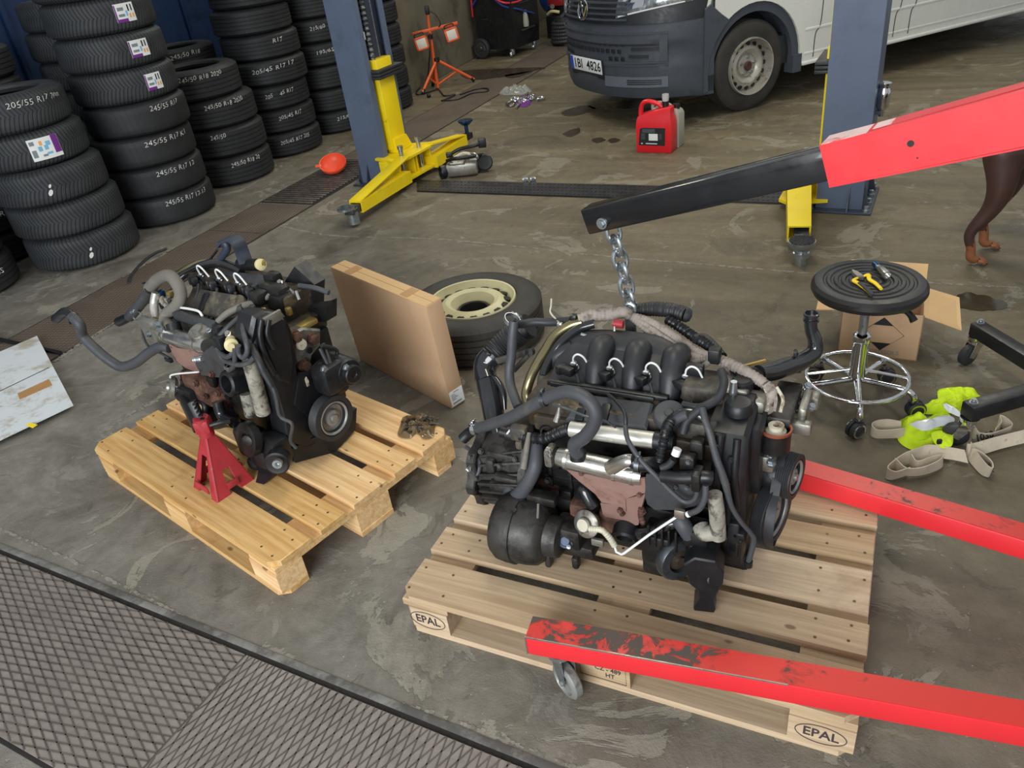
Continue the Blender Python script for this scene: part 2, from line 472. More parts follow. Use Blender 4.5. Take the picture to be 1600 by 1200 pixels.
def spline(pts, k=6, closed=False):
    P = [Vec(p) for p in pts]
    n = len(P)
    if n < 3 and not closed:
        return [P[0].lerp(P[-1], i / k) for i in range(k + 1)]
    out = []
    segs = n if closed else n - 1
    for i in range(segs):
        p1, p2 = P[i % n], P[(i + 1) % n]
        p0 = P[(i - 1) % n] if (closed or i > 0) else p1 * 2 - p2
        p3 = P[(i + 2) % n] if (closed or i + 2 < n) else p2 * 2 - p1
        for j in range(k):
            t = j / k
            out.append(0.5 * (2 * p1 + (p2 - p0) * t + (2 * p0 - 5 * p1 + 4 * p2 - p3) * t * t + (3 * p1 - p0 - 3 * p2 + p3) * t ** 3))
    if not closed:
        out.append(P[-1])
    return out


MW = {}


class MB:
    def __init__(s):
        s.v = []; s.f = []; s.mi = []; s.cur = 0

    def add(s, vs, fs, Mx=None):
        b = len(s.v)
        s.v += [(Mx @ Vec(p)) if Mx is not None else Vec(p) for p in vs]
        s.f += [tuple(b + i for i in f) for f in fs]
        s.mi += [s.cur] * len(fs)
        return s

    def box(s, c, d, Mx=None, bev=0.0):
        hx, hy, hz = d[0] / 2, d[1] / 2, d[2] / 2
        if bev <= 0:
            vs = [(c[0] + x * hx, c[1] + y * hy, c[2] + z * hz) for z in (-1, 1) for y in (-1, 1) for x in (-1, 1)]
            return s.add(vs, [(0, 2, 3, 1), (4, 5, 7, 6), (0, 1, 5, 4), (2, 6, 7, 3), (0, 4, 6, 2), (1, 3, 7, 5)], Mx)
        bm = bmesh.new()
        bmesh.ops.create_cube(bm, size=1)
        for v in bm.verts:
            v.co = Vec((c[0] + v.co.x * d[0], c[1] + v.co.y * d[1], c[2] + v.co.z * d[2]))
        bmesh.ops.bevel(bm, geom=bm.edges[:], offset=min(bev, 0.45 * min(d)), segments=2, profile=0.5, affect='EDGES')
        bm.verts.index_update()
        s.add([v.co.copy() for v in bm.verts], [[v.index for v in f.verts] for f in bm.faces], Mx)
        bm.free()
        return s

    def beam(s, p0, p1, w, h, up=(0, 0, 1), bev=0.0, k=0.0):
        """box from p0 to p1, w across, h along up"""
        p0, p1 = Vec(p0), Vec(p1)
        L = (p1 - p0).length
        m = frame(p0, p1 - p0, Vec(up).cross(p1 - p0))
        return s.box((L / 2, 0, 0), (L + k, w, h), m, bev)

    def cyl(s, p0, p1, r0, r1=None, n=16, cap=True):
        r1 = r0 if r1 is None else r1
        p0, p1 = Vec(p0), Vec(p1)
        L = (p1 - p0).length
        prof = [(r0, 0), (r1, L)]
        if cap:
            prof = [(0, 0)] + prof + [(0, L)]
        return s.lathe(prof, axis_frame(p0, p1 - p0), n)

    def lathe(s, prof, Mx=None, n=24, closed=False, a0=0.0, a1=2 * PI):
        vs, idx = [], []
        full = abs(a1 - a0 - 2 * PI) < 1e-6
        cols = n if full else n + 1
        for r, h in prof:
            if r <= 1e-9:
                idx.append([len(vs)] * cols); vs.append((0, 0, h))
            else:
                idx.append(list(range(len(vs), len(vs) + cols)))
                vs += [(r * math.cos(a0 + (a1 - a0) * i / n), r * math.sin(a0 + (a1 - a0) * i / n), h) for i in range(cols)]
        fs = []
        m = len(prof)
        for j in range(m if closed else m - 1):
            A, B = idx[j], idx[(j + 1) % m]
            for i in range(n):
                k = (i + 1) % cols
                q = []
                for w in (A[i], A[k], B[k], B[i]):
                    if w not in q:
                        q.append(w)
                if len(q) > 2:
                    fs.append(tuple(q))
        return s.add(vs, fs, Mx)

    def tube(s, pts, r, n=10, k=6, closed=False, cap=True, corr=None, smooth=True, sq=None, hollow=False):
        """pipe along a spline; r a number or one radius per point; corr=(pitch, depth) for bellows"""
        P = spline(pts, k, closed) if smooth else [Vec(p) for p in pts]
        R = None
        if not isinstance(r, (int, float)):
            R = []
            for i in range(len(P)):
                t = i / (len(P) - 1) * (len(r) - 1)
                a = min(int(t), len(r) - 2)
                R.append(r[a] + (r[a + 1] - r[a]) * (t - a))
        else:
            R = [r] * len(P)
        if corr:
            acc, Q, RR = 0.0, [], []
            for i in range(len(P) - 1):
                L = (P[i + 1] - P[i]).length
                m = max(1, int(L / (corr[0] / 4)))
                for j in range(m):
                    t = j / m
                    Q.append(P[i].lerp(P[i + 1], t))
                    RR.append((R[i] + (R[i + 1] - R[i]) * t) * 1.0 + corr[1] * math.sin(2 * PI * (acc + L * t) / corr[0]))
                acc += L
            P, R = Q, RR
        m = len(P)
        tan = []
        for i in range(m):
            a = P[(i - 1) % m] if (closed or i > 0) else P[0]
            b = P[(i + 1) % m] if (closed or i < m - 1) else P[-1]
            d = (b - a)
            tan.append(d.normalized() if d.length > 1e-9 else Vec((0, 0, 1)))
        h = Vec((0, 0, 1)) if abs(tan[0].z) < 0.9 else Vec((1, 0, 0))
        u = (h - tan[0] * h.dot(tan[0])).normalized()
        vs = []
        for i in range(m):
            u = u - tan[i] * u.dot(tan[i])
            u = u.normalized() if u.length > 1e-6 else tan[i].orthogonal().normalized()
            w = tan[i].cross(u)
            for j in range(n):
                a = 2 * PI * j / n
                cu, cw = math.cos(a), math.sin(a)
                if sq:
                    cu *= sq[0]; cw *= sq[1]
                vs.append(P[i] + (u * cu + w * cw) * R[i])
        fs = []
        for i in range(m if closed else m - 1):
            for j in range(n):
                a, b = i * n, ((i + 1) % m) * n
                fs.append((a + j, a + (j + 1) % n, b + (j + 1) % n, b + j))
        if cap and not closed:
            if hollow:
                for e, q in ((0, 1), (m - 1, -1)):
                    base = e * n
                    st = len(vs)
                    for j in range(n):
                        c = P[e] + (vs[base + j] - P[e]) * 0.76
                        vs.append(c)
                    for j in range(n):
                        c = P[e] + (vs[base + j] - P[e]) * 0.72 + tan[e] * q * R[e] * 1.6
                        vs.append(c)
                    for j in range(n):
                        j2 = (j + 1) % n
                        f1 = (base + j, base + j2, st + j2, st + j)
                        f2 = (st + j, st + j2, st + n + j2, st + n + j)
                        fs += [f1[::-1], f2[::-1]] if q == 1 else [f1, f2]
                    fl = tuple(st + n + j for j in range(n))
                    fs.append(fl[::-1] if q == 1 else fl)
            else:
                fs.append(tuple(range(n))[::-1])
                fs.append(tuple((m - 1) * n + j for j in range(n)))
        return s.add(vs, fs)

    def prism(s, poly, z0, z1, Mx=None, inset=0.0):
        """extruded outline; inset chamfers the upper rim"""
        n = len(poly)
        cx = sum(p[0] for p in poly) / n; cy = sum(p[1] for p in poly) / n
        vs = [(p[0], p[1], z0) for p in poly]
        rings = 2
        if inset:
            dz = inset if z1 > z0 else -inset
            vs += [(p[0], p[1], z1 - dz) for p in poly]
            for p in poly:
                d = math.hypot(p[0] - cx, p[1] - cy) or 1
                vs.append((p[0] - (p[0] - cx) / d * inset, p[1] - (p[1] - cy) / d * inset, z1))
            rings = 3
        else:
            vs += [(p[0], p[1], z1) for p in poly]
        fs = [tuple(range(n))[::-1], tuple((rings - 1) * n + i for i in range(n))]
        for q in range(rings - 1):
            for i in range(n):
                j = (i + 1) % n
                fs.append((q * n + i, q * n + j, (q + 1) * n + j, (q + 1) * n + i))
        return s.add(vs, fs, Mx)

    def loft(s, loops, cap=True, Mx=None):
        n = len(loops[0])
        vs = [p for lp in loops for p in lp]
        fs = []
        for q in range(len(loops) - 1):
            for i in range(n):
                j = (i + 1) % n
                fs.append((q * n + i, q * n + j, (q + 1) * n + j, (q + 1) * n + i))
        if cap:
            fs.append(tuple(range(n))[::-1])
            fs.append(tuple((len(loops) - 1) * n + i for i in range(n)))
        return s.add(vs, fs, Mx)

    def grid(s, fn, nu, nv, thick=0.0):
        """surface fn(u, v) with u, v in 0..1; thick gives it a second side"""
        P = [[Vec(fn(i / nu, j / nv)) for j in range(nv + 1)] for i in range(nu + 1)]
        vs = [p for row in P for p in row]
        m = nv + 1
        fs = [(i * m + j, (i + 1) * m + j, (i + 1) * m + j + 1, i * m + j + 1) for i in range(nu) for j in range(nv)]
        if thick:
            N = []
            for i in range(nu + 1):
                for j in range(m):
                    du = P[min(i + 1, nu)][j] - P[max(i - 1, 0)][j]
                    dv = P[i][min(j + 1, nv)] - P[i][max(j - 1, 0)]
                    q = du.cross(dv)
                    N.append(q.normalized() if q.length > 1e-12 else Vec((0, 0, 1)))
            b = len(vs)
            vs = vs + [v - nn * thick for v, nn in zip(vs, N)]
            fs += [tuple(b + k for k in f[::-1]) for f in fs[:nu * nv]]
            for i in range(nu):
                for j, fl in ((0, 0), (nv, 1)):
                    a, c = i * m + j, (i + 1) * m + j
                    q = (a, b + a, b + c, c)
                    fs.append(q[::-1] if not fl else q)
            for j in range(nv):
                for i, fl in ((0, 1), (nu, 0)):
                    a, c = i * m + j, i * m + j + 1
                    q = (a, b + a, b + c, c)
                    fs.append(q[::-1] if not fl else q)
        return s.add(vs, fs)

    def hexbolt(s, p, d, r=0.006, h=0.005):
        p, d = Vec(p), Vec(d).normalized()
        return s.lathe([(0, -h), (r * 1.35, -h), (r * 1.35, 0), (r, 0), (r, h), (0, h)], axis_frame(p, d), 6)

    def build(s, name, m, parent=None, world=True, sharp=38, **pr):
        """links the geometry as ONE mesh object; world=True: vertices are in world metres"""
        me = bpy.data.meshes.new(name)
        vs = s.v
        if parent is not None and world:
            inv = MW[parent].inverted()
            vs = [inv @ v for v in vs]
        me.from_pydata([tuple(v) for v in vs], [], s.f)
        ms = m if isinstance(m, (list, tuple)) else [m]
        for x in ms:
            me.materials.append(MT[x])
        if len(ms) > 1:
            me.polygons.foreach_set('material_index', s.mi)
        me.polygons.foreach_set('use_smooth', [True] * len(me.polygons))
        me.set_sharp_from_angle(angle=rad(sharp))
        me.update()
        o = bpy.data.objects.new(name, me)
        COL.objects.link(o)
        if parent is not None:
            o.parent = parent
            MW[o] = MW[parent]
        else:
            MW[o] = Mat.Identity(4)
        for k, v in pr.items():
            o[k] = v
        return o


def thing(name, label, cat, loc=(0, 0, 0), a=0.0, group=None, Mx=None):
    o = bpy.data.objects.new(name, None)
    o.empty_display_size = 0.1
    COL.objects.link(o)
    m = Mx if Mx is not None else rz(a, loc)
    o.matrix_world = m
    MW[o] = m
    o['label'] = label; o['category'] = cat
    if group:
        o['group'] = group
    return o


def tag(o, label, cat, group=None):
    o['label'] = label; o['category'] = cat
    if group:
        o['group'] = group
    return o


def at_loc(o, loc, a=0.0):
    """places a mesh thing that was modelled around its own origin"""
    o.location = loc
    o.rotation_euler = (0, 0, a)
    MW[o] = rz(a, loc)
    return o


def text_geo(body, size, bold=0.0, res=2):
    """(verts, faces) of flat lettering, centred"""
    c = bpy.data.curves.new('lettering', 'FONT')
    c.body = body; c.size = size; c.align_x = 'CENTER'; c.align_y = 'CENTER'
    c.resolution_u = res
    c.offset = bold
    o = bpy.data.objects.new('lettering', c)
    COL.objects.link(o)
    me = bpy.data.meshes.new_from_object(o.evaluated_get(bpy.context.evaluated_depsgraph_get()))
    vs = [v.co.copy() for v in me.vertices]
    fs = [tuple(p.vertices) for p in me.polygons]
    bpy.data.objects.remove(o)
    bpy.data.curves.remove(c)
    bpy.data.meshes.remove(me)
    return vs, fs


def lettering(body, size, Mx, bold=0.0, name='lettering', m='ink', parent=None, world=True, fit=None):
    vs, fs = text_geo(body, size, bold)
    if fit:
        w = max(v.x for v in vs) - min(v.x for v in vs)
        for v in vs:
            v.x *= fit / w
    return MB().add(vs, fs, Mx).build(name, m, parent, world)


# ================================================================== SETTING
def struct(o):
    o['kind'] = 'structure'
    return o


floor = struct(MB().box((1.5, 5.0, -0.05), (17, 20, 0.1)).build('floor', 'floor'))

E1A, E2A = rad(-31.0), rad(59.0)


def flat(poly, z0, z1, name, m, parent=floor, **k):
    return MB().prism([(p[0], p[1]) for p in poly], z0, z1).build(name, m, parent, True, **k)


def rib_field(a, b, half, origin, angs, pitch, z, wid):
    """clipped diamond of raised ribs on a rectangle a x b whose frame is turned by angle half"""
    mb = MB()
    fr = rz(half, origin)
    for ang in angs:
        c, s_ = math.cos(ang - half), math.sin(ang - half)
        n = int((a + b) / pitch) + 2
        for k in range(-n, n):
            p0 = (-s_ * k * pitch, c * k * pitch)
            lo, hi = -9.0, 9.0
            for o, d, mx in ((p0[0], c, a), (p0[1], s_, b)):
                if abs(d) < 1e-9:
                    if o < 0 or o > mx:
                        lo, hi = 1, 0
                    continue
                t0, t1 = (0 - o) / d, (mx - o) / d
                lo, hi = max(lo, min(t0, t1)), min(hi, max(t0, t1))
            if hi - lo > 0.02:
                q0 = fr @ Vec((p0[0] + c * lo, p0[1] + s_ * lo, z))
                q1 = fr @ Vec((p0[0] + c * hi, p0[1] + s_ * hi, z))
                mb.beam(q0, q1, wid, 0.0024)
    return mb


# two big tear plates over the inspection channel at the lower left
SE0 = Vec((-0.8728, 1.5773, 0))
u1 = Vec((math.cos(E1A), math.sin(E1A), 0)); u2 = Vec((-u1.y, u1.x, 0))
PW = 0.47
for (t0, t1, angs) in ((-2.3, -0.004, (rad(-54), rad(-19))), (0.004, 1.9, (rad(70), rad(38)))):
    o = SE0 + u1 * t0 - u2 * PW
    pl = MB().box(((t1 - t0) / 2, PW / 2, 0.002), (t1 - t0, PW, 0.008), rz(E1A, (o.x, o.y, 0))).build('steel_plate', 'plate', floor)
    r = rib_field(t1 - t0, PW, E1A, (o.x, o.y, 0), angs, 0.0245, 0.0066, 0.0034).build('ridge_pattern', 'rib', pl)
    r['kind'] = 'stuff'
g0 = SE0 + u1 * -2.3 + u2 * 0.009
g1 = SE0 + u1 * 1.9 + u2 * 0.009
MB().beam(g0, g1, 0.018, 0.003).build('channel_gap', 'seam', floor)
MB().beam(g0 + u2 * .021, g1 + u2 * .021, 0.024, 0.005, (0, 0, 1), .002).build('edge_angle', 'angle', floor)
g0 = SE0 + u1 * -2.3 - u2 * (PW + 0.006)
g1 = SE0 + u1 * 1.9 - u2 * (PW + 0.006)
MB().beam(g0, g1, 0.012, 0.003).build('channel_gap', 'seam', floor)

# long strip of rusty chequer sheets running past the tyres, with the open drain grate in it
A0, A1 = Vec((-2.4094, 4.683, 0)), Vec((-1.7231, 5.9505, 0))
B0, B1 = Vec((-2.1696, 4.1075, 0)), Vec((-1.2777, 5.7052, 0))
dv = (A1 - A0).normalized(); nv = Vec((dv.y, -dv.x, 0))
wid = 0.5 * ((B0 - A0).dot(nv) + (B1 - A1).dot(nv))
L01 = (A1 - A0).length
for t0, t1 in ((-3.4, -1.62), (-1.61, L01 - 0.55), (L01 - 0.54, L01)):
    a = A0 + dv * t0
    MB().box(((t1 - t0) / 2, -wid / 2, 0.002), (t1 - t0, wid, 0.004), rz(math.atan2(dv.y, dv.x), a)).build('chequer_sheet', 'strip_plate', floor)
gl = 1.02
a = A0 + dv * (L01 + 0.02)
fr = rz(math.atan2(dv.y, dv.x), a)
pit = MB().box((gl / 2, -wid / 2, 0.001), (gl, wid, 0.002), fr).build('drain_channel', 'pit', floor)
bm0 = None
for i in range(24):
    x = (i + 0.5) / 24 * gl
    b = MB().box((x, -wid / 2, 0.007), (0.020, wid - 0.03, 0.010), fr, 0.002).build('grate_bar', 'bar', pit)
a = A0 + dv * (L01 + gl + 0.05)
MB().box((1.5, -wid / 2, 0.002), (3.0, wid, 0.004), rz(math.atan2(dv.y, dv.x), a)).build('chequer_sheet', 'strip_plate', floor)
a = A0 + dv * (L01 + gl + 3.08)
MB().box((1.6, -wid / 2, 0.002), (3.2, wid, 0.004), rz(math.atan2(dv.y, dv.x), a)).build('chequer_sheet', 'strip_plate', floor)
for off in (0.0, wid):
    p = A0 - dv * 3.4 + nv * (off + (0.008 if off else -0.008)); q = p + dv * 12
    MB().beam(p, q, 0.014, 0.003).build('edge_gap', 'seam', floor)

# pale broken mortar joint that crosses the bay, and a second one beyond the pit strip
def ragged(pts, w, name, m, seed, z=0.0012, gap=0.12):
    rnd = random.Random(seed)
    P = spline([Vec((*p[:2], 0)) for p in pts], 26)
    mb = MB()
    for p, q in zip(P, P[1:]):
        if rnd.random() < gap:
            continue
        d = (q - p).normalized(); n = Vec((-d.y, d.x, 0))
        w0, w1 = w * rnd.uniform(0.15, 1.1), w * rnd.uniform(0.15, 1.1)
        o = n * rnd.uniform(-w, w) * 0.3
        mb.prism([tuple((p - n * w0 + o)[:2]), tuple((q - n * w1 + o)[:2]), tuple((q + n * w1 + o)[:2]), tuple((p + n * w0 + o)[:2])], 0, z)
    return mb.build(name, m, floor)


ragged([(-1.4853, 5.3832, 0), (-1.0406, 5.015, 0), (-0.2711, 4.6447, 0), (0.5967, 4.0739, 0), (0.9741, 3.849, 0), (1.3201, 3.6429, 0), (1.6385, 3.4532, 0), (1.9323, 3.2781, 0), (2.3511, 3.0677, 0)], 0.011, 'mortar_joint', 'crack', 3)
ragged([(-2.6908, 3.8294, 0), (-2.571, 4.0259, 0), (-2.4014, 4.6611, 0), (-2.1853, 5.1174, 0)], 0.013, 'mortar_joint', 'crack', 4, 0.0034)
ragged([(-2.3382, 3.6909, 0), (-2.2641, 3.8852, 0), (-2.1664, 4.0986, 0)], 0.016, 'mortar_joint', 'crack', 5, 0.0034)
ragged([(-1.9682, 2.3439, 0), (-1.5758, 2.0884, 0), (-1.2057, 1.8327, 0), (-0.8796, 1.6083, 0), (-0.602, 1.4347, 0), (-0.2828, 1.2815, 0), (0.0249, 1.099, 0)], 0.007, 'mortar_joint', 'crack', 6, 0.0014, 0.3)
ragged([(-1.7881, 2.857, 0), (-1.7482, 3.0185, 0), (-1.6405, 3.1334, 0), (-1.6025, 3.2233, 0)], 0.02, 'mortar_joint', 'crack', 8)


def blot(pts, name, m, z=0.0016, seed=1):
    P = spline([Vec((*p[:2], 0)) for p in pts], 6, True)
    rnd = random.Random(seed)
    return MB().prism([(p.x + rnd.uniform(-1, 1) * 0.008, p.y + rnd.uniform(-1, 1) * 0.008) for p in P], 0, z).build(name, m, floor)


blot([(2.0053, 3.0442, 0), (2.0908, 3.0978, 0), (2.1637, 3.047, 0), (2.2007, 2.9559, 0), (2.1538, 2.9069, 0), (2.0859, 2.9155, 0), (2.0023, 2.9669, 0)], 'water_puddle', 'wet', 0.0016, 2)
blot([(1.0775, 7.5875, 0), (1.3274, 7.6231, 0), (1.7855, 7.4965, 0), (2.1037, 7.345, 0), (2.0293, 7.1231, 0), (1.5436, 7.2186, 0), (1.1586, 7.3514, 0)], 'oil_stain', 'oil', 0.0014, 3)
blot([(0.8089, 7.4857, 0), (1.0218, 7.6221, 0), (1.1127, 7.4318, 0), (0.9408, 7.2786, 0), (0.8235, 7.3232, 0)], 'oil_stain', 'oil', 0.0014, 4)
blot([(0.922, 6.4326, 0), (1.004, 6.4496, 0), (1.012, 6.3444, 0), (0.9377, 6.3047, 0)], 'oil_stain', 'oil', 0.0014, 5)
blot([(1.0391, 6.3499, 0), (1.1063, 6.3743, 0), (1.1209, 6.2865, 0), (1.0465, 6.2475, 0)], 'oil_stain', 'oil', 0.0014, 6)
blot([(0.7255, 6.7486, 0), (0.8765, 6.8412, 0), (0.8318, 6.6474, 0), (0.7504, 6.6072, 0)], 'oil_stain', 'oil', 0.0014, 7)
blot([(-0.0936, 10.194, 0), (0.2953, 10.0713, 0), (0.8467, 9.7356, 0), (0.8099, 9.5991, 0), (0.338, 9.4739, 0), (0.0093, 9.6329, 0)], 'oil_stain', 'oil', 0.0046, 8)
blot([(0.4185, 9.5706, 0), (0.7188, 9.5867, 0), (0.6772, 9.4591, 0), (0.476, 9.3366, 0)], 'oil_stain', 'oil', 0.0046, 9)

# black chequer cover between the two lift posts
c0, c1, c2, c3 = Vec((-0.4958, 5.6926, 0)), Vec((1.8078, 4.4395, 0)), Vec((1.8953, 4.6707, 0)), Vec((-0.5038, 5.9606, 0))
cov = thing('lift_cover_plate', 'long black ribbed steel cover laid flat between the two lift posts', 'cover plate', (c0.x, c0.y, 0))
MB().prism([tuple(c[:2]) for c in (c0, c1, c2, c3)], 0, 0.012, None, 0.003).build('cover_sheet', 'cover_plate', cov)
mb = MB()
for i in range(88):
    for j in range(4):
        t, s_ = (i + 0.5) / 88, (j + 0.5) / 4
        p = (c0.lerp(c1, t)).lerp(c3.lerp(c2, t), s_)
        an = rad(-28) + (rad(45) if (i + j) % 2 else rad(-45))
        d = Vec((math.cos(an), math.sin(an), 0)) * 0.009
        mb.beam(p - d + Vec((0, 0, 0.0125)), p + d + Vec((0, 0, 0.0125)), 0.006, 0.003)
t_ = mb.build('raised_lozenges', 'cover_plate', cov)
t_['kind'] = 'stuff'

# workshop walls: concrete pier at the end of the tyre row, blue recess behind the tyres, far end wall
wd = Vec((math.cos(rad(66)), math.sin(rad(66)), 0)); wn = Vec((-wd.y, wd.x, 0))
W0 = Vec((-0.5868, 9.4519, 0)) - wd * 0.26
wa = rad(66)
struct(MB().box((2.9, 1.05, 1.6), (5.8, 2.1, 3.2), rz(wa, W0), 0.01).build('wall_left', 'concrete'))
mb = MB()
o = W0 + wn * 2.05
wb = struct(MB().box((-3.4, 0.1, 1.6), (8.0, 0.2, 3.2), rz(wa, o)).build('wall_back', 'blue_wall'))
for k in range(7):
    MB().box((-7.1 + k * 1.05, -0.015, 1.6), (0.05, 0.03, 3.2), rz(wa, o), 0.005).build('wall_batten', 'blue_wall', wb)
o = W0 + wd * 5.8
struct(MB().box((3.0, 0, 1.6), (7.0, 0.25, 3.2), rz(wa - rad(88), o + wn * 0.1)).build('wall_far', 'wall_plain'))


# ================================================================== PALLETS
def pallet(o, a, wood, label, group_nails=0, brands=True, seed=1):
    t = thing('euro_pallet', label, 'pallet', o, a)
    rnd = random.Random(seed)

    def bd(name, x0, x1, y0, y1, z0, z1, ch=0.0):
        j = rnd.uniform(-0.003, 0.003)
        c = 0.012
        poly = [(x0, y0), (x1, y0), (x1, y1), (x0, y1)]
        if ch:                                   # outer corners sawn off
            k = 0.03
            if ch == 1:
                poly = [(x0 + k, y0), (x1 - k, y0), (x1, y0 + k), (x1, y1), (x0, y1), (x0, y0 + k)]
            else:
                poly = [(x0, y0), (x1, y0), (x1, y1 - k), (x1 - k, y1), (x0 + k, y1), (x0, y1 - k)]
        cx, cy = (x0 + x1) / 2, (y0 + y1) / 2
        loc = Mat.Translation((cx, cy, 0))
        ob = MB().prism([(p[0] - cx, p[1] - cy) for p in poly], z0, z1, None, 0.0025).build(name, wood, None)
        ob.parent = t
        ob.location = (cx + j, cy, 0)
        return ob
    for k, (y0, y1) in enumerate(((0, .145), (.186, .286), (.327, .472), (.514, .614), (.655, .80))):
        bd('deck_board', rnd.uniform(-.004, .004), 1.2 + rnd.uniform(-.004, .004), y0, y1, 0.1225, 0.144, 1 if k == 0 else (2 if k == 4 else 0))
    for x0 in (0, .5275, 1.055):
        bd('stringer_board', x0, x0 + .145, 0.004, .796, 0.1, 0.122)
    for y0, y1, ch in ((0, .1, 1), (.3275, .4725, 0), (.7, .8, 2)):
        bd('bottom_board', 0, 1.2, y0, y1, 0.0, 0.0215, ch)
    for x0 in (0, .5275, 1.055):
        for y0, y1 in ((0, .1), (.3275, .4725), (.7, .8)):
            k = 0.025
            x1 = x0 + .145
            ob = MB()
            cx, cy = (x0 + x1) / 2, (y0 + y1) / 2
            poly = [(x0 - cx, y0 - cy), (x1 - cx, y0 - cy), (x1 - cx, y1 - cy), (x0 - cx, y1 - cy)]
            if x0 == 0 and y0 == 0:
                poly = [(k - cx, y0 - cy)] + poly[1:] + [(x0 - cx, k - cy)]
            b = ob.prism(poly, 0.022, 0.0995).build('spacer_block', wood, None)
            b.parent = t; b.location = (cx, cy, 0)
    mb = MB()
    for y0, y1 in ((0, .145), (.186, .286), (.327, .472), (.514, .614), (.655, .80)):
        for x0 in (.03, .115, .555, .64, 1.085, 1.17):
            for y in ((y0 + .03, y1 - .03) if y1 - y0 > .12 else (y0 + .025, y1 - .025)):
                p = Vec((x0 + rnd.uniform(-.015, .015), y + rnd.uniform(-.01, .01), 0.1438))
                mb.cyl(p, p + Vec((0, 0, 0.0011)), 0.0040, None, 8)
    n = mb.build('nail_heads', 'nail', t, False)
    n['kind'] = 'stuff'
    if brands:
        for x0, txt in ((0.0775, 'EPAL'), (1.127, 'EPAL')):
            fm = Mat.Translation((x0, -0.0008, 0.060)) @ Mat.Rotation(rad(90), 4, 'X')
            lt = lettering(txt, 0.042, fm, 0.0008, 'brand_mark', 'brand', t, False, 0.078)
            ring = [(math.cos(q) * 0.056, math.sin(q) * 0.031, 0.0) for q in [2 * PI * i / 40 for i in range(40)]]
            MB().tube([fm @ Vec(p) for p in ring], 0.0011, 5, 1, True, True, None, False).build('brand_oval', 'brand', t, False)
        fm = Mat.Translation((0.6, -0.0008, 0.060)) @ Mat.Rotation(rad(90), 4, 'X')
        lettering('CZ - 489\n  HT', 0.022, fm @ Mat.Translation((0.014, 0.0, 0)), 0.0004, 'treatment_mark', 'brand', t, False, 0.07)
        sq = [(-.062, -.03), (.062, -.03), (.062, .03), (-.062, .03)]
        MB().tube([fm @ Vec((*p, 0)) for p in sq], 0.0010, 5, 1, True, True, None, False).build('treatment_frame', 'brand', t, False)
    return t


palR = pallet((-0.398, 1.598, 0), -0.49744, 'wood_r', 'pale dry wooden pallet with oval EPAL brands carrying the hoisted engine with gearbox', 0, True, 2)
palL = pallet((-1.668, 2.606, 0), -0.75759, 'wood_l', 'warm yellow wooden pallet carrying the gearless engine and red jack stand', 0, False, 5)


# ================================================================== TYRES
def tyre_profile(R, Wd, rb, ribs):
    """closed outline (radius, height), bead to bead over the tread"""
    P = []
    h = Wd
    P += [(rb, h * 0.10), (rb + 0.006, h * 0.03), (rb + 0.02, h * 0.008), (rb + (R - rb) * 0.42, 0.0), (rb + (R - rb) * 0.68, h * 0.012),
          (R - 0.022, h * 0.05), (R - 0.006, h * 0.105)]
    t0, t1 = h * 0.13, h * 0.87
    if ribs:
        gs = [0.2, 0.4, 0.6, 0.8]
        gw = 0.005
        P.append((R - 0.001, t0))
        for g in gs:
            z = t0 + (t1 - t0) * g
            P += [(R, z - gw), (R - 0.007, z - gw * 0.6), (R - 0.007, z + gw * 0.6), (R, z + gw)]
        P.append((R - 0.001, t1))
    else:
        P += [(R - 0.002, t0), (R, h * 0.3), (R, h * 0.5), (R, h * 0.7), (R - 0.002, t1)]
    P += [(R - 0.006, h * 0.895), (R - 0.022, h * 0.95), (rb + (R - rb) * 0.68, h * 0.988), (rb + (R - rb) * 0.42, h), (rb + 0.02, h * 0.992),
          (rb + 0.006, h * 0.97), (rb, h * 0.90), (rb + 0.012, h * 0.8), (R - 0.025, h * 0.7), (R - 0.022, h * 0.3), (rb + 0.012, h * 0.2)]
    return P


TY = {}


def tyre_mesh(R, Wd, rb, ribs, m):
    k = (R, Wd, rb, ribs, m)
    if k not in TY:
        o = MB().lathe(tyre_profile(R, Wd, rb, ribs), None, 56, True).build('tyre', m)
        TY[k] = o.data
        bpy.data.objects.remove(o)
    return TY[k]


def on_tread(parent, body, ang, R, zc, size, fit, slant=0.0, m='chalk', name='chalk_marking', squash=1.0):
    """hand lettering wrapped round the tread of a lying tyre"""
    if ' ' in body:
        k = 0
        for wd_ in body.split(' '):
            if wd_.strip('./'):
                on_tread(parent, wd_, ang + ((k + len(wd_) / 2) / len(body) - .5) * fit / R, R, zc + slant * ((k + len(wd_) / 2) / len(body) - .5) * fit, size, fit * len(wd_) / len(body), slant, m, name, squash)
            k += len(wd_) + 1
        return
    vs, fs = text_geo(body, size, -0.0005)
    w = max(v.x for v in vs) - min(v.x for v in vs)
    out = []
    for v in vs:
        x = v.x * fit / w
        k = int((x / fit + 0.5) * len(body))
        zz = zc + v.y * squash + slant * x + 0.004 * math.sin(k * 2.3 + ang * 7)
        x += v.y * 0.15
        a = ang + x / R
        rr = R + 0.0022 - max(0, abs(zz - 0.112) - 0.075) * 0.35
        out.append((rr * math.cos(a), rr * math.sin(a), zz))
    o = MB().add(out, fs).build(name, m, None)
    o.parent = parent
    return o


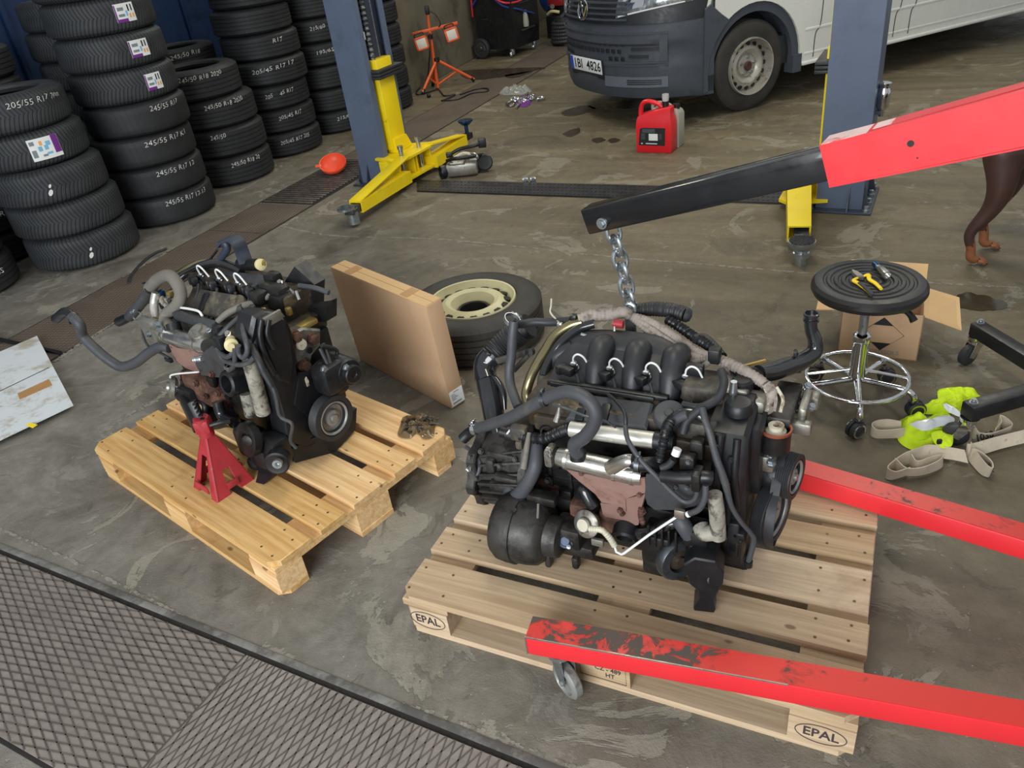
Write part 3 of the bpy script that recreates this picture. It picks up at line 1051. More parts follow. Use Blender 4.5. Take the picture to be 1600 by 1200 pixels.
def tread_label(parent, ang, R, z0, z1, w, kind):
    def patch(a0, a1, b0, b1, off):
        def fn(u, v):
            a = ang + (a0 + (a1 - a0) * u) / R
            r = R + off
            return (r * math.cos(a), r * math.sin(a), z0 + (z1 - z0) * (b0 + (b1 - b0) * v))
        return fn
    h = w / 2
    o = MB().grid(patch(-h, h, 0, 1, 0.003), 8, 1, 0.0015).build('paper_label', 'label', None)
    o.parent = parent
    bits = []
    if kind == 'big':
        bits = [(h * 0.55, h * 0.98, 0.18, 1.0, 'purple'), (-h * 0.9, -h * 0.6, 0.72, 0.9, 'print_grey'), (-h * 0.3, -h * 0.12, 0.66, 0.86, 'print_orange'),
                (-h * 0.45, -h * 0.2, 0.4, 0.62, 'print_blue'), (-h * 0.05, h * 0.2, 0.42, 0.64, 'print_blue'), (h * 0.1, h * 0.4, 0.6, 0.8, 'print_blue'), (-h * 0.9, -h * 0.62, 0.16, 0.5, 'print_grey'),
                (-h * 0.3, h * 0.0, 0.14, 0.24, 'print_grey'), (h * 0.0, h * 0.36, 0.2, 0.3, 'print_blue')]
    else:
        bits = [(-h * 0.98, h * 0.1, 0.0, 0.18, 'purple'), (-h * 0.98, -h * 0.86, 0.0, 0.95, 'purple'), (-h * 0.7, -h * 0.1, 0.62, 0.8, 'print_grey'), (-h * 0.7, -h * 0.1, 0.3, 0.44, 'print_grey'),
                (h * 0.05, h * 0.22, 0.3, 0.6, 'print_blue'), (h * 0.32, h * 0.46, 0.55, 0.9, 'ink'), (h * 0.66, h * 0.78, 0.55, 0.9, 'ink'), (h * 0.36, h * 0.52, 0.2, 0.42, 'print_orange'), (h * 0.68, h * 0.84, 0.2, 0.42, 'print_orange')]
    for a0, a1, b0, b1, m in bits:
        q = MB().grid(patch(a0, a1, b0, b1, 0.0042), 3, 1, 0.0008).build('label_print', m, o, False)
    return o


ORD = ['bottom one', 'second up', 'third up', 'fourth up', 'fifth up', 'sixth up', 'seventh up', 'eighth up', 'ninth up']


def stack(where, cx, cy, n, R, Wd, rb, ribs, m, marks=None, labels=None, jit=0.012, seed=0, group=None, z0=0.0, skew=(0, 0), adj='black', smooth_below=0):
    rnd = random.Random(seed)
    me = tyre_mesh(R, Wd, rb, ribs, m)
    res = []
    for i in range(n):
        o = bpy.data.objects.new('tyre', tyre_mesh(R, Wd, rb, 0, 'tyre_s') if i < smooth_below else me)
        COL.objects.link(o)
        x, y = cx + rnd.uniform(-jit, jit) + skew[0] * i, cy + rnd.uniform(-jit, jit) + skew[1] * i
        o.location = (x, y, z0 + i * Wd)
        MW[o] = Mat.Translation(o.location)
        pos = 'top' if i == n - 1 else ORD[i]
        tag(o, '%s tyre, %s in the %s' % (adj, pos, where), 'tyre', group or 'tyres in the %s' % where)
        face = math.atan2(-y, -x)
        if marks and i in marks:
            body, da, fit, zc, sl = marks[i]
            on_tread(o, body, face + da, R, zc, 0.048, fit, sl)
        if labels and i in labels:
            da, w, a0, a1, kind = labels[i]
            tread_label(o, face + da, R, a0, a1, w, kind)
        res.append(o)
    return res


RA, WA = 0.352, 0.222
sA = stack('five-tyre stack nearest the engines', -2.79, 5.35, 5, RA, WA, 0.222, 0, 'tyre_w',
           {4: ('205/55 R17 7mm', 0.50, 0.36, 0.165, 0.0)}, {3: (0.23, 0.18, 0.05, 0.18, 'big')}, 0.02, 3, adj='winter', skew=(-0.028, 0.0))
mb = MB()
for tyre_i, da in ((2, -0.06), (0, 0.02)):
    for d2, z_, s_ in ((0, 0.085, 0.02), (0.05, 0.125, 0.012)):
        pts = []
        for q in range(7):
            a = math.atan2(-5.35, 2.79) + da + d2 * 0.6 + 0.045 * math.cos(q / 7 * 2 * PI) * s_ / 0.02
            z = z_ + s_ * math.sin(q / 7 * 2 * PI + 0.5)
            pts.append(((RA + 0.003) * math.cos(a), (RA + 0.003) * math.sin(a), z))
        o = MB().add(pts, [tuple(range(7))]).build('paint_dab', 'chalk', None)
        o.parent = sA[tyre_i]
sB = stack('tall paper-labelled stack behind the nearest stack', -2.42, 6.02, 9, 0.352, 0.216, 0.222, 0, 'tyre_w',
           {0: ('245/55 R17 12.13', 0.44, 0.34, 0.165, 0.0), 1: ('245/55 R17 12', 0.44, 0.31, 0.165, 0.0), 2: ('245/55 R17 K1', 0.48, 0.34, 0.165, 0.02), 3: ('245/55 R17', 0.58, 0.23, 0.165, 0.02)},
           {4: (0.54, 0.12, 0.06, 0.165, 's'), 5: (0.49, 0.135, 0.06, 0.165, 's'), 6: (0.46, 0.135, 0.06, 0.17, 's'), 7: (0.44, 0.13, 0.05, 0.15, 's')}, 0.015, 8, adj='new', smooth_below=4)
sC = stack('four-tyre chalk-marked stack by the blue gap', -2.12, 6.83, 4, 0.345, 0.228, 0.215, 1, 'tyre_s',
           {3: ('245/50 R18 2020', 0.12, 0.34, 0.175, 0.02), 2: ('245/50 R18 2020', 0.30, 0.33, 0.18, 0.03), 1: ('245/50 ...', 0.0, 0.2, 0.175, 0.02), 0: ('245/50 R18 20', 0.36, 0.26, 0.175, 0.03)}, None, 0.03, 5, skew=(-0.012, 0.0))
sD = stack('tall stack second left of the lift post', -1.775, 7.55, 9, 0.335, 0.204, 0.20, 1, 'tyre_s',
           {0: ('205/45 R17 205', 0.28, 0.28, 0.14, 0.06), 1: ('205/45 R17', 0.33, 0.22, 0.14, 0.08), 2: ('205 / 45 R17', 0.22, 0.26, 0.13, 0.08), 3: ('205/45 R17 17', 0.15, 0.38, 0.14, 0.08), 4: ('R17', 0.45, 0.09, 0.14, 0.05)}, None, 0.02, 9)
sE = stack('tall stack just left of the lift post', -1.375, 8.18, 8, 0.33, 0.204, 0.20, 1, 'tyre_s',
           {0: ('215/65', 0.25, 0.15, 0.14, 0.06), 3: ('195/65', 0.12, 0.16, 0.13, 0.05), 4: ('215/60', 0.05, 0.14, 0.13, 0.05)}, None, 0.004, 12)
sF = stack('tall stack just right of the lift post', -0.96, 8.735, 8, 0.33, 0.204, 0.20, 1, 'tyre_s',
           {0: ('215/ R65R', 0.1, 0.24, 0.14, 0.05), 2: ('215 R16R', 0.12, 0.25, 0.14, 0.05), 3: ('215/55', 0.0, 0.2, 0.14, 0.05)}, None, 0.004, 15)
stack('dim stack in the recess behind the labelled stack', -3.05, 7.0, 7, 0.345, 0.215, 0.215, 0, 'tyre_w', None, None, 0.02, 21)
stack('dim stack at the edge of the blue wall', -3.66, 6.33, 6, 0.345, 0.215, 0.215, 1, 'tyre_s', None, None, 0.02, 22)
stack('low stack cut by the picture edge', -3.47, 4.90, 2, 0.345, 0.215, 0.215, 1, 'tyre_s', {0: ('195/65', 0.55, 0.16, 0.13, 0.0)}, None, 0.02, 23)
stack('dim stack between the low stack and the blue wall', -3.56, 5.59, 3, 0.33, 0.205, 0.205, 1, 'tyre_s', {1: ('R15', 0.5, 0.09, 0.13, 0.0)}, None, 0.0, 24)
stack('stack behind the chalk marked stack', -2.5, 7.5, 5, 0.335, 0.20, 0.205, 1, 'tyre_s', {4: ('245/50 R18', 0.25, 0.26, 0.15, 0.05)}, None, 0.01, 25)


# ================================================================== TWO-POST LIFT
def bolt_set(pts, d, r, name, m, parent, world=False, h=None):
    for p in pts:
        MB().hexbolt(p, d, r, h or r * 0.8).build(name, m, parent, world)


def square_arm(mb, p0, p1, w0, w1, h0, h1, th=0.008):
    """tapering open-ended box tube from p0 to p1"""
    p0, p1 = Vec(p0), Vec(p1)
    m = frame(p0, p1 - p0, Vec((0, 0, 1)).cross(p1 - p0))
    L = (p1 - p0).length
    out0 = [(0, -w0 / 2, -h0 / 2), (0, w0 / 2, -h0 / 2), (0, w0 / 2, h0 / 2), (0, -w0 / 2, h0 / 2)]
    out1 = [(L, y / w0 * w1, z / h0 * h1) for _, y, z in out0]
    in1 = [(L, y * (1 - 2 * th / w1), z * (1 - 2 * th / h1)) for _, y, z in out1]
    in0 = [(L * 0.45, y * 0.9, z * 0.9) for _, y, z in in1]
    mb.loft([out0, out1, in1, in0], True, m)


def pad(parent, p, r, h, m0='steel_dark', m1='black_soft'):
    """screw-in lifting pad: threaded stem, dish, rubber disc with a cross-hatched face"""
    p = Vec(p)
    o = MB().lathe([(0, 0), (r * .42, 0), (r * .42, h * .3), (r * .62, h * .34), (r * .62, h * .52), (r * .5, h * .56), (r * .95, h * .8), (r, h * .88), (r, h * .97), (0, h * .97)],
                   Mat.Translation(p), 24).build('lifting_pad', m0, parent, False)
    mb = MB().cyl(p + Vec((0, 0, h * .95)), p + Vec((0, 0, h)), r * 0.92, None, 24)
    for k in range(-2, 3):
        L = math.sqrt(max(0.05, 0.8 - (k * .3) ** 2)) * r
        mb.box((p.x, p.y + k * r * .3, p.z + h + .001), (2 * L, r * .1, .004))
        mb.box((p.x + k * r * .3, p.y, p.z + h + .001), (r * .1, 2 * L, .004))
    mb.build('rubber_disc', m1, o, False)
    return o


PL = thing('lift_post', 'blue-grey lift post with yellow carriage beside the tyre row', 'lift post', (-0.735, 6.16, 0), E1A, 'posts of the two-post car lift')
HP = 2.9


def column(t, opening):
    s = opening
    mb = MB()
    poly = [(-.125, -.17), (.125, -.17), (.125, -.115), (.117, -.115), (.117, -.162), (-.117, -.162), (-.117, .162), (.117, .162), (.117, .115), (.125, .115), (.125, .17), (-.125, .17)]
    mb.prism([(x * s, y) for x, y in (poly if s > 0 else poly[::-1])], 0.012, HP)
    c = mb.build('column', 'post', t, False)
    mb = MB()
    for sy in (-1, 1):
        mb.prism([(0, 0.012), (.04, 0.012), (0, .17)], -.004, .004,
                 frame((-.125 * s, .166 * sy, 0), (-s, 0, 0), (0, 0, 1)))
        mb.prism([(0, 0.012), (.05, 0.012), (0, .15)], -.004, .004, frame((-.05 * s, .17 * sy, 0), (0, sy, 0), (0, 0, 1)))
    mb.box((0, 0, .006), (.36, .46, .012), None, .003)
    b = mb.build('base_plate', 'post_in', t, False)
    bolt_set([(x, y, .024) for x in (-.15, .15) for y in (-.2, -.07, .07, .2)], (0, 0, 1), .014, 'anchor_bolt', 'zinc', t, h=.02)
    return c


column(PL, 1)
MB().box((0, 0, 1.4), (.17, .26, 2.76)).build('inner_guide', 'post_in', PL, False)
MB().tube([(.10, -.045, .80), (.10, -.045, 1.3), (.10, -.045, 2.6)], .022, 12, 8, False, True, (.034, .005)).build('lifting_screw', 'steel_dark', PL, False)
MB().tube([(.118, .03, .80), (.118, .03, 2.6)], .004, 6).build('steel_cable', 'zinc', PL, False)
MB().box((.112, -.1, 1.05), (.008, .012, .05)).build('cable_clip', 'white_plastic', PL, False)
# carriage
cg = MB().box((.10, .02, .56), (.10, .19, .64), None, .006)
cg.prism([(-.075, 0), (.125, 0), (.125, .02), (.08, .10), (-.075, .10)], -.06, .05, frame((.12, .02, .215), (0, 1, 0), (0, 0, 1)))
cg = cg.build('carriage', 'yellow', PL, False)
mb = MB()
for k in range(3):
    mb.box((.14, .03, .765 + k * .022), (.115, .31, .018), None, .003)
mb.build('door_bumper', 'black_soft', PL, False)
# fork: two horizontal plates, upright cheeks and pivot pins
mb = MB()
for z in (.055, .205):
    mb.prism([(.06, -.20), (.27, -.26), (.33, -.22), (.34, .20), (.29, .25), (.06, .18)], z - .008, z + .008)
for y in (-.235, -.04, .0, .19):
    mb.box((.21, y, .13), (.18, .012, .14), None, .002)
mb.box((.1, -.02, .13), (.06, .3, .16))
mb.build('arm_fork', 'yellow', PL, False)
for y in (-.14, .1):
    MB().cyl((.265, y, .03), (.265, y, .29), .017, None, 14).cyl((.265, y, .028), (.265, y, .05), .036, None, 16).cyl((.265, y, .272), (.265, y, .296), .022, None, 12).build('pivot_pin', 'zinc', PL, False)
A0p, A0t = Vec((.30, -.20, .085)), Vec((.375, -.90, .110))
mb = MB(); square_arm(mb, A0p, A0t, .12, .095, .085, .075)
a1 = mb.build('arm', 'yellow', PL, False)
MB().beam((.30, -.16, .222), (.372, -.895, .150), .095, .010, (0, 0, 1), .002).beam((.245, -.22, .15), (.255, -.22, .22), .10, .012, (0, 1, 0)).build('arm_gusset', 'yellow', a1, False)
d = (A0t - A0p).normalized()
x1 = MB().beam(A0t - d * .1, A0t + d * .10, .07, .05, (0, 0, 1), .004, 0).build('arm_extension', 'steel_dark', a1, False)
mb = MB()
e = A0t + d * .06
mb.cyl((e.x, e.y, .02), (e.x, e.y, .10), .04, None, 20).cyl((e.x - .02, e.y - .03, .125), (e.x - .02, e.y - .03, .14), .06, None, 20).cyl((e.x, e.y, .1), (e.x, e.y, .125), .025, .045, 16)
mb.build('lifting_pad', 'zinc', x1, False)
A0p, A0t = Vec((.31, .16, .08)), Vec((.295, .69, .100))
mb = MB(); square_arm(mb, A0p, A0t, .12, .09, .085, .075)
a2 = mb.build('arm', 'yellow', PL, False)
MB().beam((.31, .16, .218), (.296, .685, .140), .09, .010).build('arm_gusset', 'yellow', a2, False)
x2 = MB().beam((.296, .60, .105), (.285, .83, .1), .062, .046, (0, 0, 1), .004).build('arm_extension', 'black', a2, False)
MB().cyl((.286, .79, .07), (.286, .79, .20), .016, None, 14).cyl((.286, .79, .195), (.286, .79, .222), .035, .062, 20).cyl((.286, .79, .222), (.286, .79, .232), .062, None, 20).build('lifting_pad', 'socket_blue', x2, False)

PR = thing('lift_post', 'blue-grey lift post standing in front of the white van', 'lift post', (2.1, 4.4, 0), E1A, 'posts of the two-post car lift')
column(PR, -1)
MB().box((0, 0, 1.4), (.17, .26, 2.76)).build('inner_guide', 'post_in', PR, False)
mb = MB()
mb.box((-.10, 0, .56), (.09, .19, .64), None, .006)
mb.box((-.1, 0, 1.2), (.09, .05, .7))
mb.build('carriage', 'yellow', PR, False)
mb = MB()
for k in range(3):
    mb.box((-.145, 0, .765 + k * .022), (.10, .33, .018), None, .003)
mb.build('door_bumper', 'black_soft', PR, False)
mb = MB()
for z in (.055, .205):
    mb.prism([(-.06, -.18), (-.06, .18), (-.27, .24), (-.33, .2), (-.33, -.2), (-.27, -.25)], z - .008, z + .008)
mb.box((-.1, 0, .13), (.06, .3, .16))
mb.build('arm_fork', 'yellow', PR, False)
for y in (-.12, .12):
    MB().cyl((-.24, y, .03), (-.24, y, .27), .017, None, 14).build('pivot_pin', 'zinc', PR, False)
mb = MB(); square_arm(mb, (-.235, -.13, .128), (-.115, -.80, .10), .135, .115, .11, .09)
a3 = mb.build('arm', 'yellow', PR, False)
x3 = MB().beam((-.125, -.66, .095), (-.085, -.90, .085), .075, .05, (0, 0, 1), .004).build('arm_extension', 'steel_dark', a3, False)
pad(x3, (-.075, -.955, .0), .068, .135, 'zinc')
mb = MB(); square_arm(mb, (-.22, .14, .128), (-.04, .75, .10), .135, .115, .11, .09)
a4 = mb.build('arm', 'yellow', PR, False)
pad(a4, (-.01, .86, .0), .06, .15, 'zinc')
MB().lathe([(0, 0), (.016, 0), (.016, .03), (.022, .035), (.034, .05), (.036, .13), (.03, .145), (.03, .16), (.034, .165), (.034, .175), (.02, .18), (0, .18)],
           Mat.Translation((.155, -.03, .50)), 18).build('hydraulic_cylinder', 'chrome', PR, False)
MB().box((.13, -.03, .52), (.06, .03, .02)).box((.13, -.03, .64), (.06, .03, .02)).build('cylinder_bracket', 'post_in', PR, False)


# ================================================================== VAN
VAN = thing('van', 'white delivery van with unpainted grey bumper parked behind the lift', 'van', (2.207, 6.571, 0), rad(21.7))
VW2 = 0.85            # half width


def vfront(y, x0=-.42, xf=-.965, n=2.3, k=1.8):
    q = min(1.0, abs((y - VW2) / VW2))
    return x0 + (xf - x0) * (1 - q ** n) ** (1 / k)


def vloop(inset, z, x0=-.40, xf=-.965, back=-.30, n=44, shrink=0.0):
    pts = []
    for i in range(n + 1):
        a = PI * i / n
        y = VW2 - (VW2 - shrink) * math.cos(a)
        yy = VW2 + (y - VW2) * VW2 / (VW2 - shrink)
        pts.append((vfront(yy, x0, xf) + inset, y, z))
    pts.append((back, 2 * VW2 - shrink, z)); pts.append((back, shrink, z))
    return pts


mb = MB()
mb.loft([vloop(.10, .225), vloop(.035, .245), vloop(.012, .30), vloop(.0, .36), vloop(.004, .46), vloop(.0, .50), vloop(.02, .52), vloop(.022, .64), vloop(.0, .66), vloop(.0, .70), vloop(.025, .78), vloop(.07, .86)])
bp = mb.build('front_bumper', 'van_grey', VAN, False)


def vpatch(y0, y1, z0, z1, off, name, m, parent, inset=0.0, nu=8, thick=.008, slope=0.0):
    def fn(u, v):
        y = y0 + (y1 - y0) * u
        z = z0 + (z1 - z0) * v
        return (vfront(y, -.40) + inset - off + slope * v, y, z)
    return MB().grid(fn, nu, 2, thick).build(name, m, parent, False)


# lower grille: three rows of openings, then louvres and the lamp blank towards the corner
for r_, z in enumerate((.655, .60, .545)):
    for k in range(17):
        y0 = .40 + k * .060 + (r_ % 2) * .03
        if r_ == 2 and .57 < y0 < 1.08:
            continue
        x = vfront(y0 + .02, -.40)
        MB().box((x + .019, y0 + .02, z), (.012, .042, .03), None, .003).build('grille_opening', 'van_dark', bp, False)
for k, (z, a, b) in enumerate(((.675, .14, .33), (.62, .14, .34), (.565, .22, .36))):
    vpatch(a, b, z - .011, z + .011, .003, 'louvre', 'van_dark', bp, .02)
vpatch(.10, .14, .53, .72, .006, 'louvre_edge', 'van_grey', bp, .0)
for z in (.735, .522, .50):
    vpatch(.1, 1.6, z - .006, z + .006, .010, 'bumper_bead', 'van_grey', bp, .01, 16)
vpatch(.10, .58, .335, .415, .004, 'lamp_blank', 'blank_grey', bp, .0, 8)
for z in (.36, .375, .39):
    vpatch(.13, .36, z - .004, z + .004, .008, 'blank_slot', 'van_dark', bp)
# number plate
px0, px1 = VW2 - .25, VW2 + .25
ang = math.atan2(vfront(px1) - vfront(px0), px1 - px0)
pc = ((vfront(px0) + vfront(px1)) / 2 - .022, (px0 + px1) / 2, .475)
pf = frame(pc, (math.sin(ang) * 1.0, -1 * math.cos(ang) * 1.0, 0), (-.08, 0, 1))
npl = MB().box((0, 0, 0), (.50, .112, .006), pf, .002).build('number_plate', 'plate_white', VAN, False)
MB().box((-.227, 0, .0035), (.042, .108, .002), pf).build('plate_band', 'plate_blue', npl, False)
lettering('1BI  4826', .105, pf @ Mat.Translation((.022, -.002, .0036)), .0018, 'plate_number', 'ink', npl, False, .42)
ph = MB().box((0, -.066, -.004), (.51, .022, .012), pf, .002).build('plate_holder', 'van_dark', VAN, False)
MB().box((0, -.02, -.01), (.52, .15, .01), pf).build('plate_backing', 'van_dark', ph, False)
# upper grille, emblem, headlamps
ug = MB()
ug.loft([vloop(.012, .80, -.38), vloop(.02, .90, -.36), vloop(.05, 1.0, -.30)])
ug = ug.build('upper_grille', 'van_dark', VAN, False)
for z in (.835, .875, .915, .955):
    def fn(u, v, z=z):
        y = .36 + .98 * u
        return (vfront(y, -.38) + .012 + (z - .8) * .16 - .012, y, z + (v - .5) * .014)
    MB().grid(fn, 14, 1, .01).build('grille_bar', 'van_grey', ug, False)
ef = frame((vfront(VW2) - .004, VW2, .90), (0, -1, 0), (.15, 0, 1))
em = MB()
em.tube([ef @ Vec((math.cos(q) * .075, math.sin(q) * .075, 0)) for q in [2 * PI * i / 36 for i in range(36)]], .007, 8, 1, True, True, None, False)
for pl in ([(-.03, .062), (-.012, .016), (0, .03), (.012, .016), (.03, .062)], [(-.062, .034), (-.032, -.05), (0, .006), (.032, -.05), (.062, .034)]):
    em.tube([ef @ Vec((*p, 0)) for p in pl], .006, 6, 1, False, True, None, False)
em.build('emblem', 'chrome', ug, False)


def headlamp(sgn):
    def fn(u, v):
        y = .46 - .43 * u
        z0 = .845 + .085 * u; z1 = 1.0 + .10 * u - .06 * u * u
        z = z0 + (z1 - z0) * v
        y = y if sgn > 0 else 2 * VW2 - y
        return (vfront(min(max(y, .001), 2 * VW2 - .001), -.36) + .006 + .28 * (z - .84) * (1 - .3 * u) - .012 * math.sin(v * PI) , y, z)
    o = MB().grid(fn, 14, 6, .02).build('headlamp', 'lens', VAN, False)

    def fn2(u, v):
        return Vec(fn(.18 + u * .3, .25 + v * .45)) + Vec((-.004, 0, 0))
    MB().grid(fn2, 4, 3, .004).build('lamp_reflector', 'chrome', o, False)

    def fn3(u, v):
        return Vec(fn(.05 + u * .9, .02 + v * .07)) + Vec((-.005, 0, 0))
    MB().grid(fn3, 8, 1, .004).build('running_lamp', 'white_plastic', o, False)


headlamp(1); headlamp(-1)
# body sides with the wheel arch cut out, bonnet, screen and roof
arc = [(.10 + .475 * math.cos(a), .36 + .475 * math.sin(a)) for a in [PI * (1.0 - i / 20) + (.15 if i == 0 else 0) - (-.0) for i in range(21)]]
side = [(-.40, .80), (-.36, .36)] + arc[:] + [(.60, .285), (3.55, .275)]
arc2 = [(3.10 + .475 * math.cos(a) + .9, .36 + .475 * math.sin(a)) for a in [PI * (1.0 - i / 16) for i in range(17)]]
side += arc2 + [(4.62, .30), (4.65, 1.9), (4.55, 1.96), (1.05, 1.96), (.32, 1.20), (-.16, 1.06), (-.36, .93)]
fr = frame((0, 0, 0), (1, 0, 0), (0, 0, 1))      # prism depth runs towards -y
mb = MB()
mb.prism(side, 0.0, -.06, fr, .012)
mb.prism(side, -2 * VW2, -2 * VW2 + .06, fr, .012)
body = mb.build('body_side', 'van_white', VAN, False, 25)
mb = MB()
mb.loft([[(-.38, .05, .86), (-.38, 1.65, .86), (.2, 1.65, .86), (.2, .05, .86)], [(-.30, .05, 1.04), (-.30, 1.65, 1.04), (.32, 1.65, 1.19), (.32, .05, 1.19)]])
mb.box((2.8, .85, 1.945), (3.6, 1.62, .03))
mb.box((4.62, .85, 1.1), (.04, 1.62, 1.6))
mb.build('bonnet_and_roof', 'van_white', VAN, False)
MB().grid(lambda u, v: (.34 + .70 * v, .06 + 1.58 * u, 1.19 + .75 * v), 6, 3, .01).build('windscreen', 'glass_dark', VAN, False)
MB().box((2.3, .85, .42), (3.9, 1.58, .22)).box((.1, .85, .62), (.9, 1.06, .5)).build('underbody', 'van_dark', VAN, False)
# grey arch liner and wheel arch trim
mb = MB()
for i in range(20):
    a, b = PI * (1.0 - i / 20), PI * (1.0 - (i + 1) / 20)
    c = (.10, .36)
    for r0, r1, y0, y1 in ((.405, .478, .018, .10), (.445, .482, .10, .30)):
        L = []
        for ang_ in (a, b):
            L.append([(c[0] + r0 * math.cos(ang_), y0, c[1] + r0 * math.sin(ang_)), (c[0] + r1 * math.cos(ang_), y0, c[1] + r1 * math.sin(ang_)),
                      (c[0] + r1 * math.cos(ang_), y1, c[1] + r1 * math.sin(ang_)), (c[0] + r0 * math.cos(ang_), y1, c[1] + r0 * math.sin(ang_))])
        mb.loft(L)
mb.box((.545, .04, .30), (.09, .10, .14)).box((-.34, .05, .31), (.08, .1, .12))
mb.build('wheel_arch_trim', 'van_grey', VAN, False)
wing = [(-.405, .24), (-.36, .25)] + [(.10 + .468 * math.cos(a), .36 + .468 * math.sin(a)) for a in [PI * (1.0 - i / 20 * .31) for i in range(21)]] + [(-.24, .80), (-.345, .885), (-.40, .86)]
MB().prism(wing, -.002, .010, frame((0, 0, 0), (1, 0, 0), (0, 0, 1)), .004).build('bumper_wing', 'van_grey', bp, False)
# door lines, swage, sill edge
mb = MB()
mb.beam((.62, .001, .545), (3.9, .001, .53), .010, .022, (0, 0, 1), .004)
mb.beam((.62, .001, .36), (3.6, .001, .34), .008, .018, (0, 0, 1), .003)
mb.beam((.60, .0, .283), (3.56, .0, .275), .03, .03, (0, 0, 1), .01)
mb.build('swage_line', 'van_white', VAN, False)
for x in (.72, 1.62, 1.80):
    MB().tube([(x, -.001, .32), (x + .01, -.001, .50), (x + .06, -.001, .60), (x + .07, -.001, 1.1)], .004, 5).build('door_gap', 'van_dark', VAN, False)
MB().box((1.2, .10, .245), (.05, .07, .05)).build('jacking_point', 'van_dark', VAN, False)


def steel_wheel(mb_parent, fr_, R, m_rim, holes, hub=True, hub_open=0.0, hs=.082, lift=0.0):
    """pressed steel wheel in the frame fr_, its face towards +z"""
    q_ = lift
    prof = [(R, -.09), (R, .055), (R * .985, .068), (R * .95, .066), (R * .925, .045), (R * .90, q_), (R * .86, -.02 + q_), (R * .70, .012 + q_), (R * .60, .022 + q_), (R * .50, .012 + q_), (R * .40, -.012 + q_ * .4), (R * .36, .004 + q_ * .3), (max(R * .12, hub_open), .006 + q_ * .3)]
    if not hub_open:
        prof.append((0, .006))
    w = MB().lathe(prof, fr_, 48).build('wheel_rim', m_rim, mb_parent, False)
    for i in range(holes):
        a = 2 * PI * i / holes
        c = fr_ @ Vec((math.cos(a) * R * .77, math.sin(a) * R * .77, .001 + lift))
        nrm = (fr_.to_3x3() @ Vec((math.cos(a) * .30, math.sin(a) * .30, 1))).normalized()
        MB().cyl(c - nrm * .008, c + nrm * .005, R * hs, None, 14).build('vent_hole', 'pit', w, False)
    if hub:
        for i in range(5):
            a = 2 * PI * i / 5 + .3
            c = fr_ @ Vec((math.cos(a) * R * .30, math.sin(a) * R * .30, .008))
            MB().hexbolt(c, fr_.to_3x3() @ Vec((0, 0, 1)), R * .05, .012).build('wheel_bolt', 'zinc', w, False)
        MB().lathe([(R * .16, .0), (R * .17, .016), (R * .13, .024), (0, .018)], fr_, 20).build('hub_cap', 'rust', w, False)
    return w


tyf = frame((.10, .235, .352), (1, 0, 0), (0, 0, 1))       # wheel frame: z towards the camera (-y)
tw = MB().lathe([(r_, h - .02) for r_, h in tyre_profile(.352, .215, .215, 1)], tyf, 64, True).build('front_tyre', 'tyre_d', VAN, False)
steel_wheel(VAN, frame((.10, .085, .352), (1, 0, 0), (0, 0, 1)), .222, 'rim_silver', 16)
MB().lathe([(r_, h - .02) for r_, h in tyre_profile(.352, .215, .215, 1)], frame((4.0, .235, .352), (1, 0, 0), (0, 0, 1)), 48, True).build('rear_tyre', 'tyre_d', VAN, False)
for x in (.10, 4.0):
    MB().lathe([(r_, h) for r_, h in tyre_profile(.352, .215, .215, 1)], frame((x, 1.68, .352), (1, 0, 0), (0, 0, 1)), 40, True).build('far_tyre', 'tyre_d', VAN, False)


# ================================================================== ENGINE HOIST
HO = thing('engine_hoist', 'red engine hoist with black boom tip reaching over the gearbox engine', 'engine hoist', (0, 0, 0))


def hleg(a, b, ext, name='leg'):
    """leg whose front lower edge runs through a and b"""
    a, b = Vec(a), Vec(b)
    d = (b - a); d.z = 0; d.normalize()
    n = Vec((-d.y, d.x, 0))
    p0 = a + n * .035 + Vec((0, 0, .0325)); p1 = p0 + d * ext
    m = frame(p0, d, n)
    return m, p0, p1, d, n


zl = .150
m1, f0, f1, fd, fn_ = hleg((-0.0562, 1.3237, 0.15), (0.9522, 0.9137, 0.15), 1.66)
m2, r0, r1, rd, rn = hleg((0.8262, 1.7776, 0.15), (1.2611, 1.4013, 0.15), 0.86)
r0 = r0 - rd * .80
L1 = (f1 - f0).length; L2 = (r1 - r0).length
lg1 = MB().box((L1 / 2, 0, 0), (L1, .07, .065), frame(f0, fd, fn_), .006).build('leg', 'red_leg', HO)
mb = MB()
mb.box((L1 / 2, 0, .033), (L1 - .004, .066, .0012), frame(f0, fd, fn_))
mb.build('leg_top', 'red_top', lg1)
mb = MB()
mb.beam(f0 + Vec((0, 0, .0315)) - fn_ * .0335, f0 + fd * .62 + Vec((0, 0, .0315)) - fn_ * .0335, .004, .004)  # worn steel edge, lengthened to stand in for the highlight along it
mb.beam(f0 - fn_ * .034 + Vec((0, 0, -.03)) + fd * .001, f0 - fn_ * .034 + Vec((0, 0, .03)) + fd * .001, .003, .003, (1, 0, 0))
mb.build('worn_edge_glint', 'edge_steel', lg1)
lg2 = MB().box((L2 / 2, 0, 0), (L2, .07, .065), frame(r0, rd, rn), .006).build('leg', 'red', HO)
MB().box((L2 / 2, 0, .033), (L2 - .004, .066, .0012), frame(r0, rd, rn)).build('leg_top', 'red_top_rear', lg2)
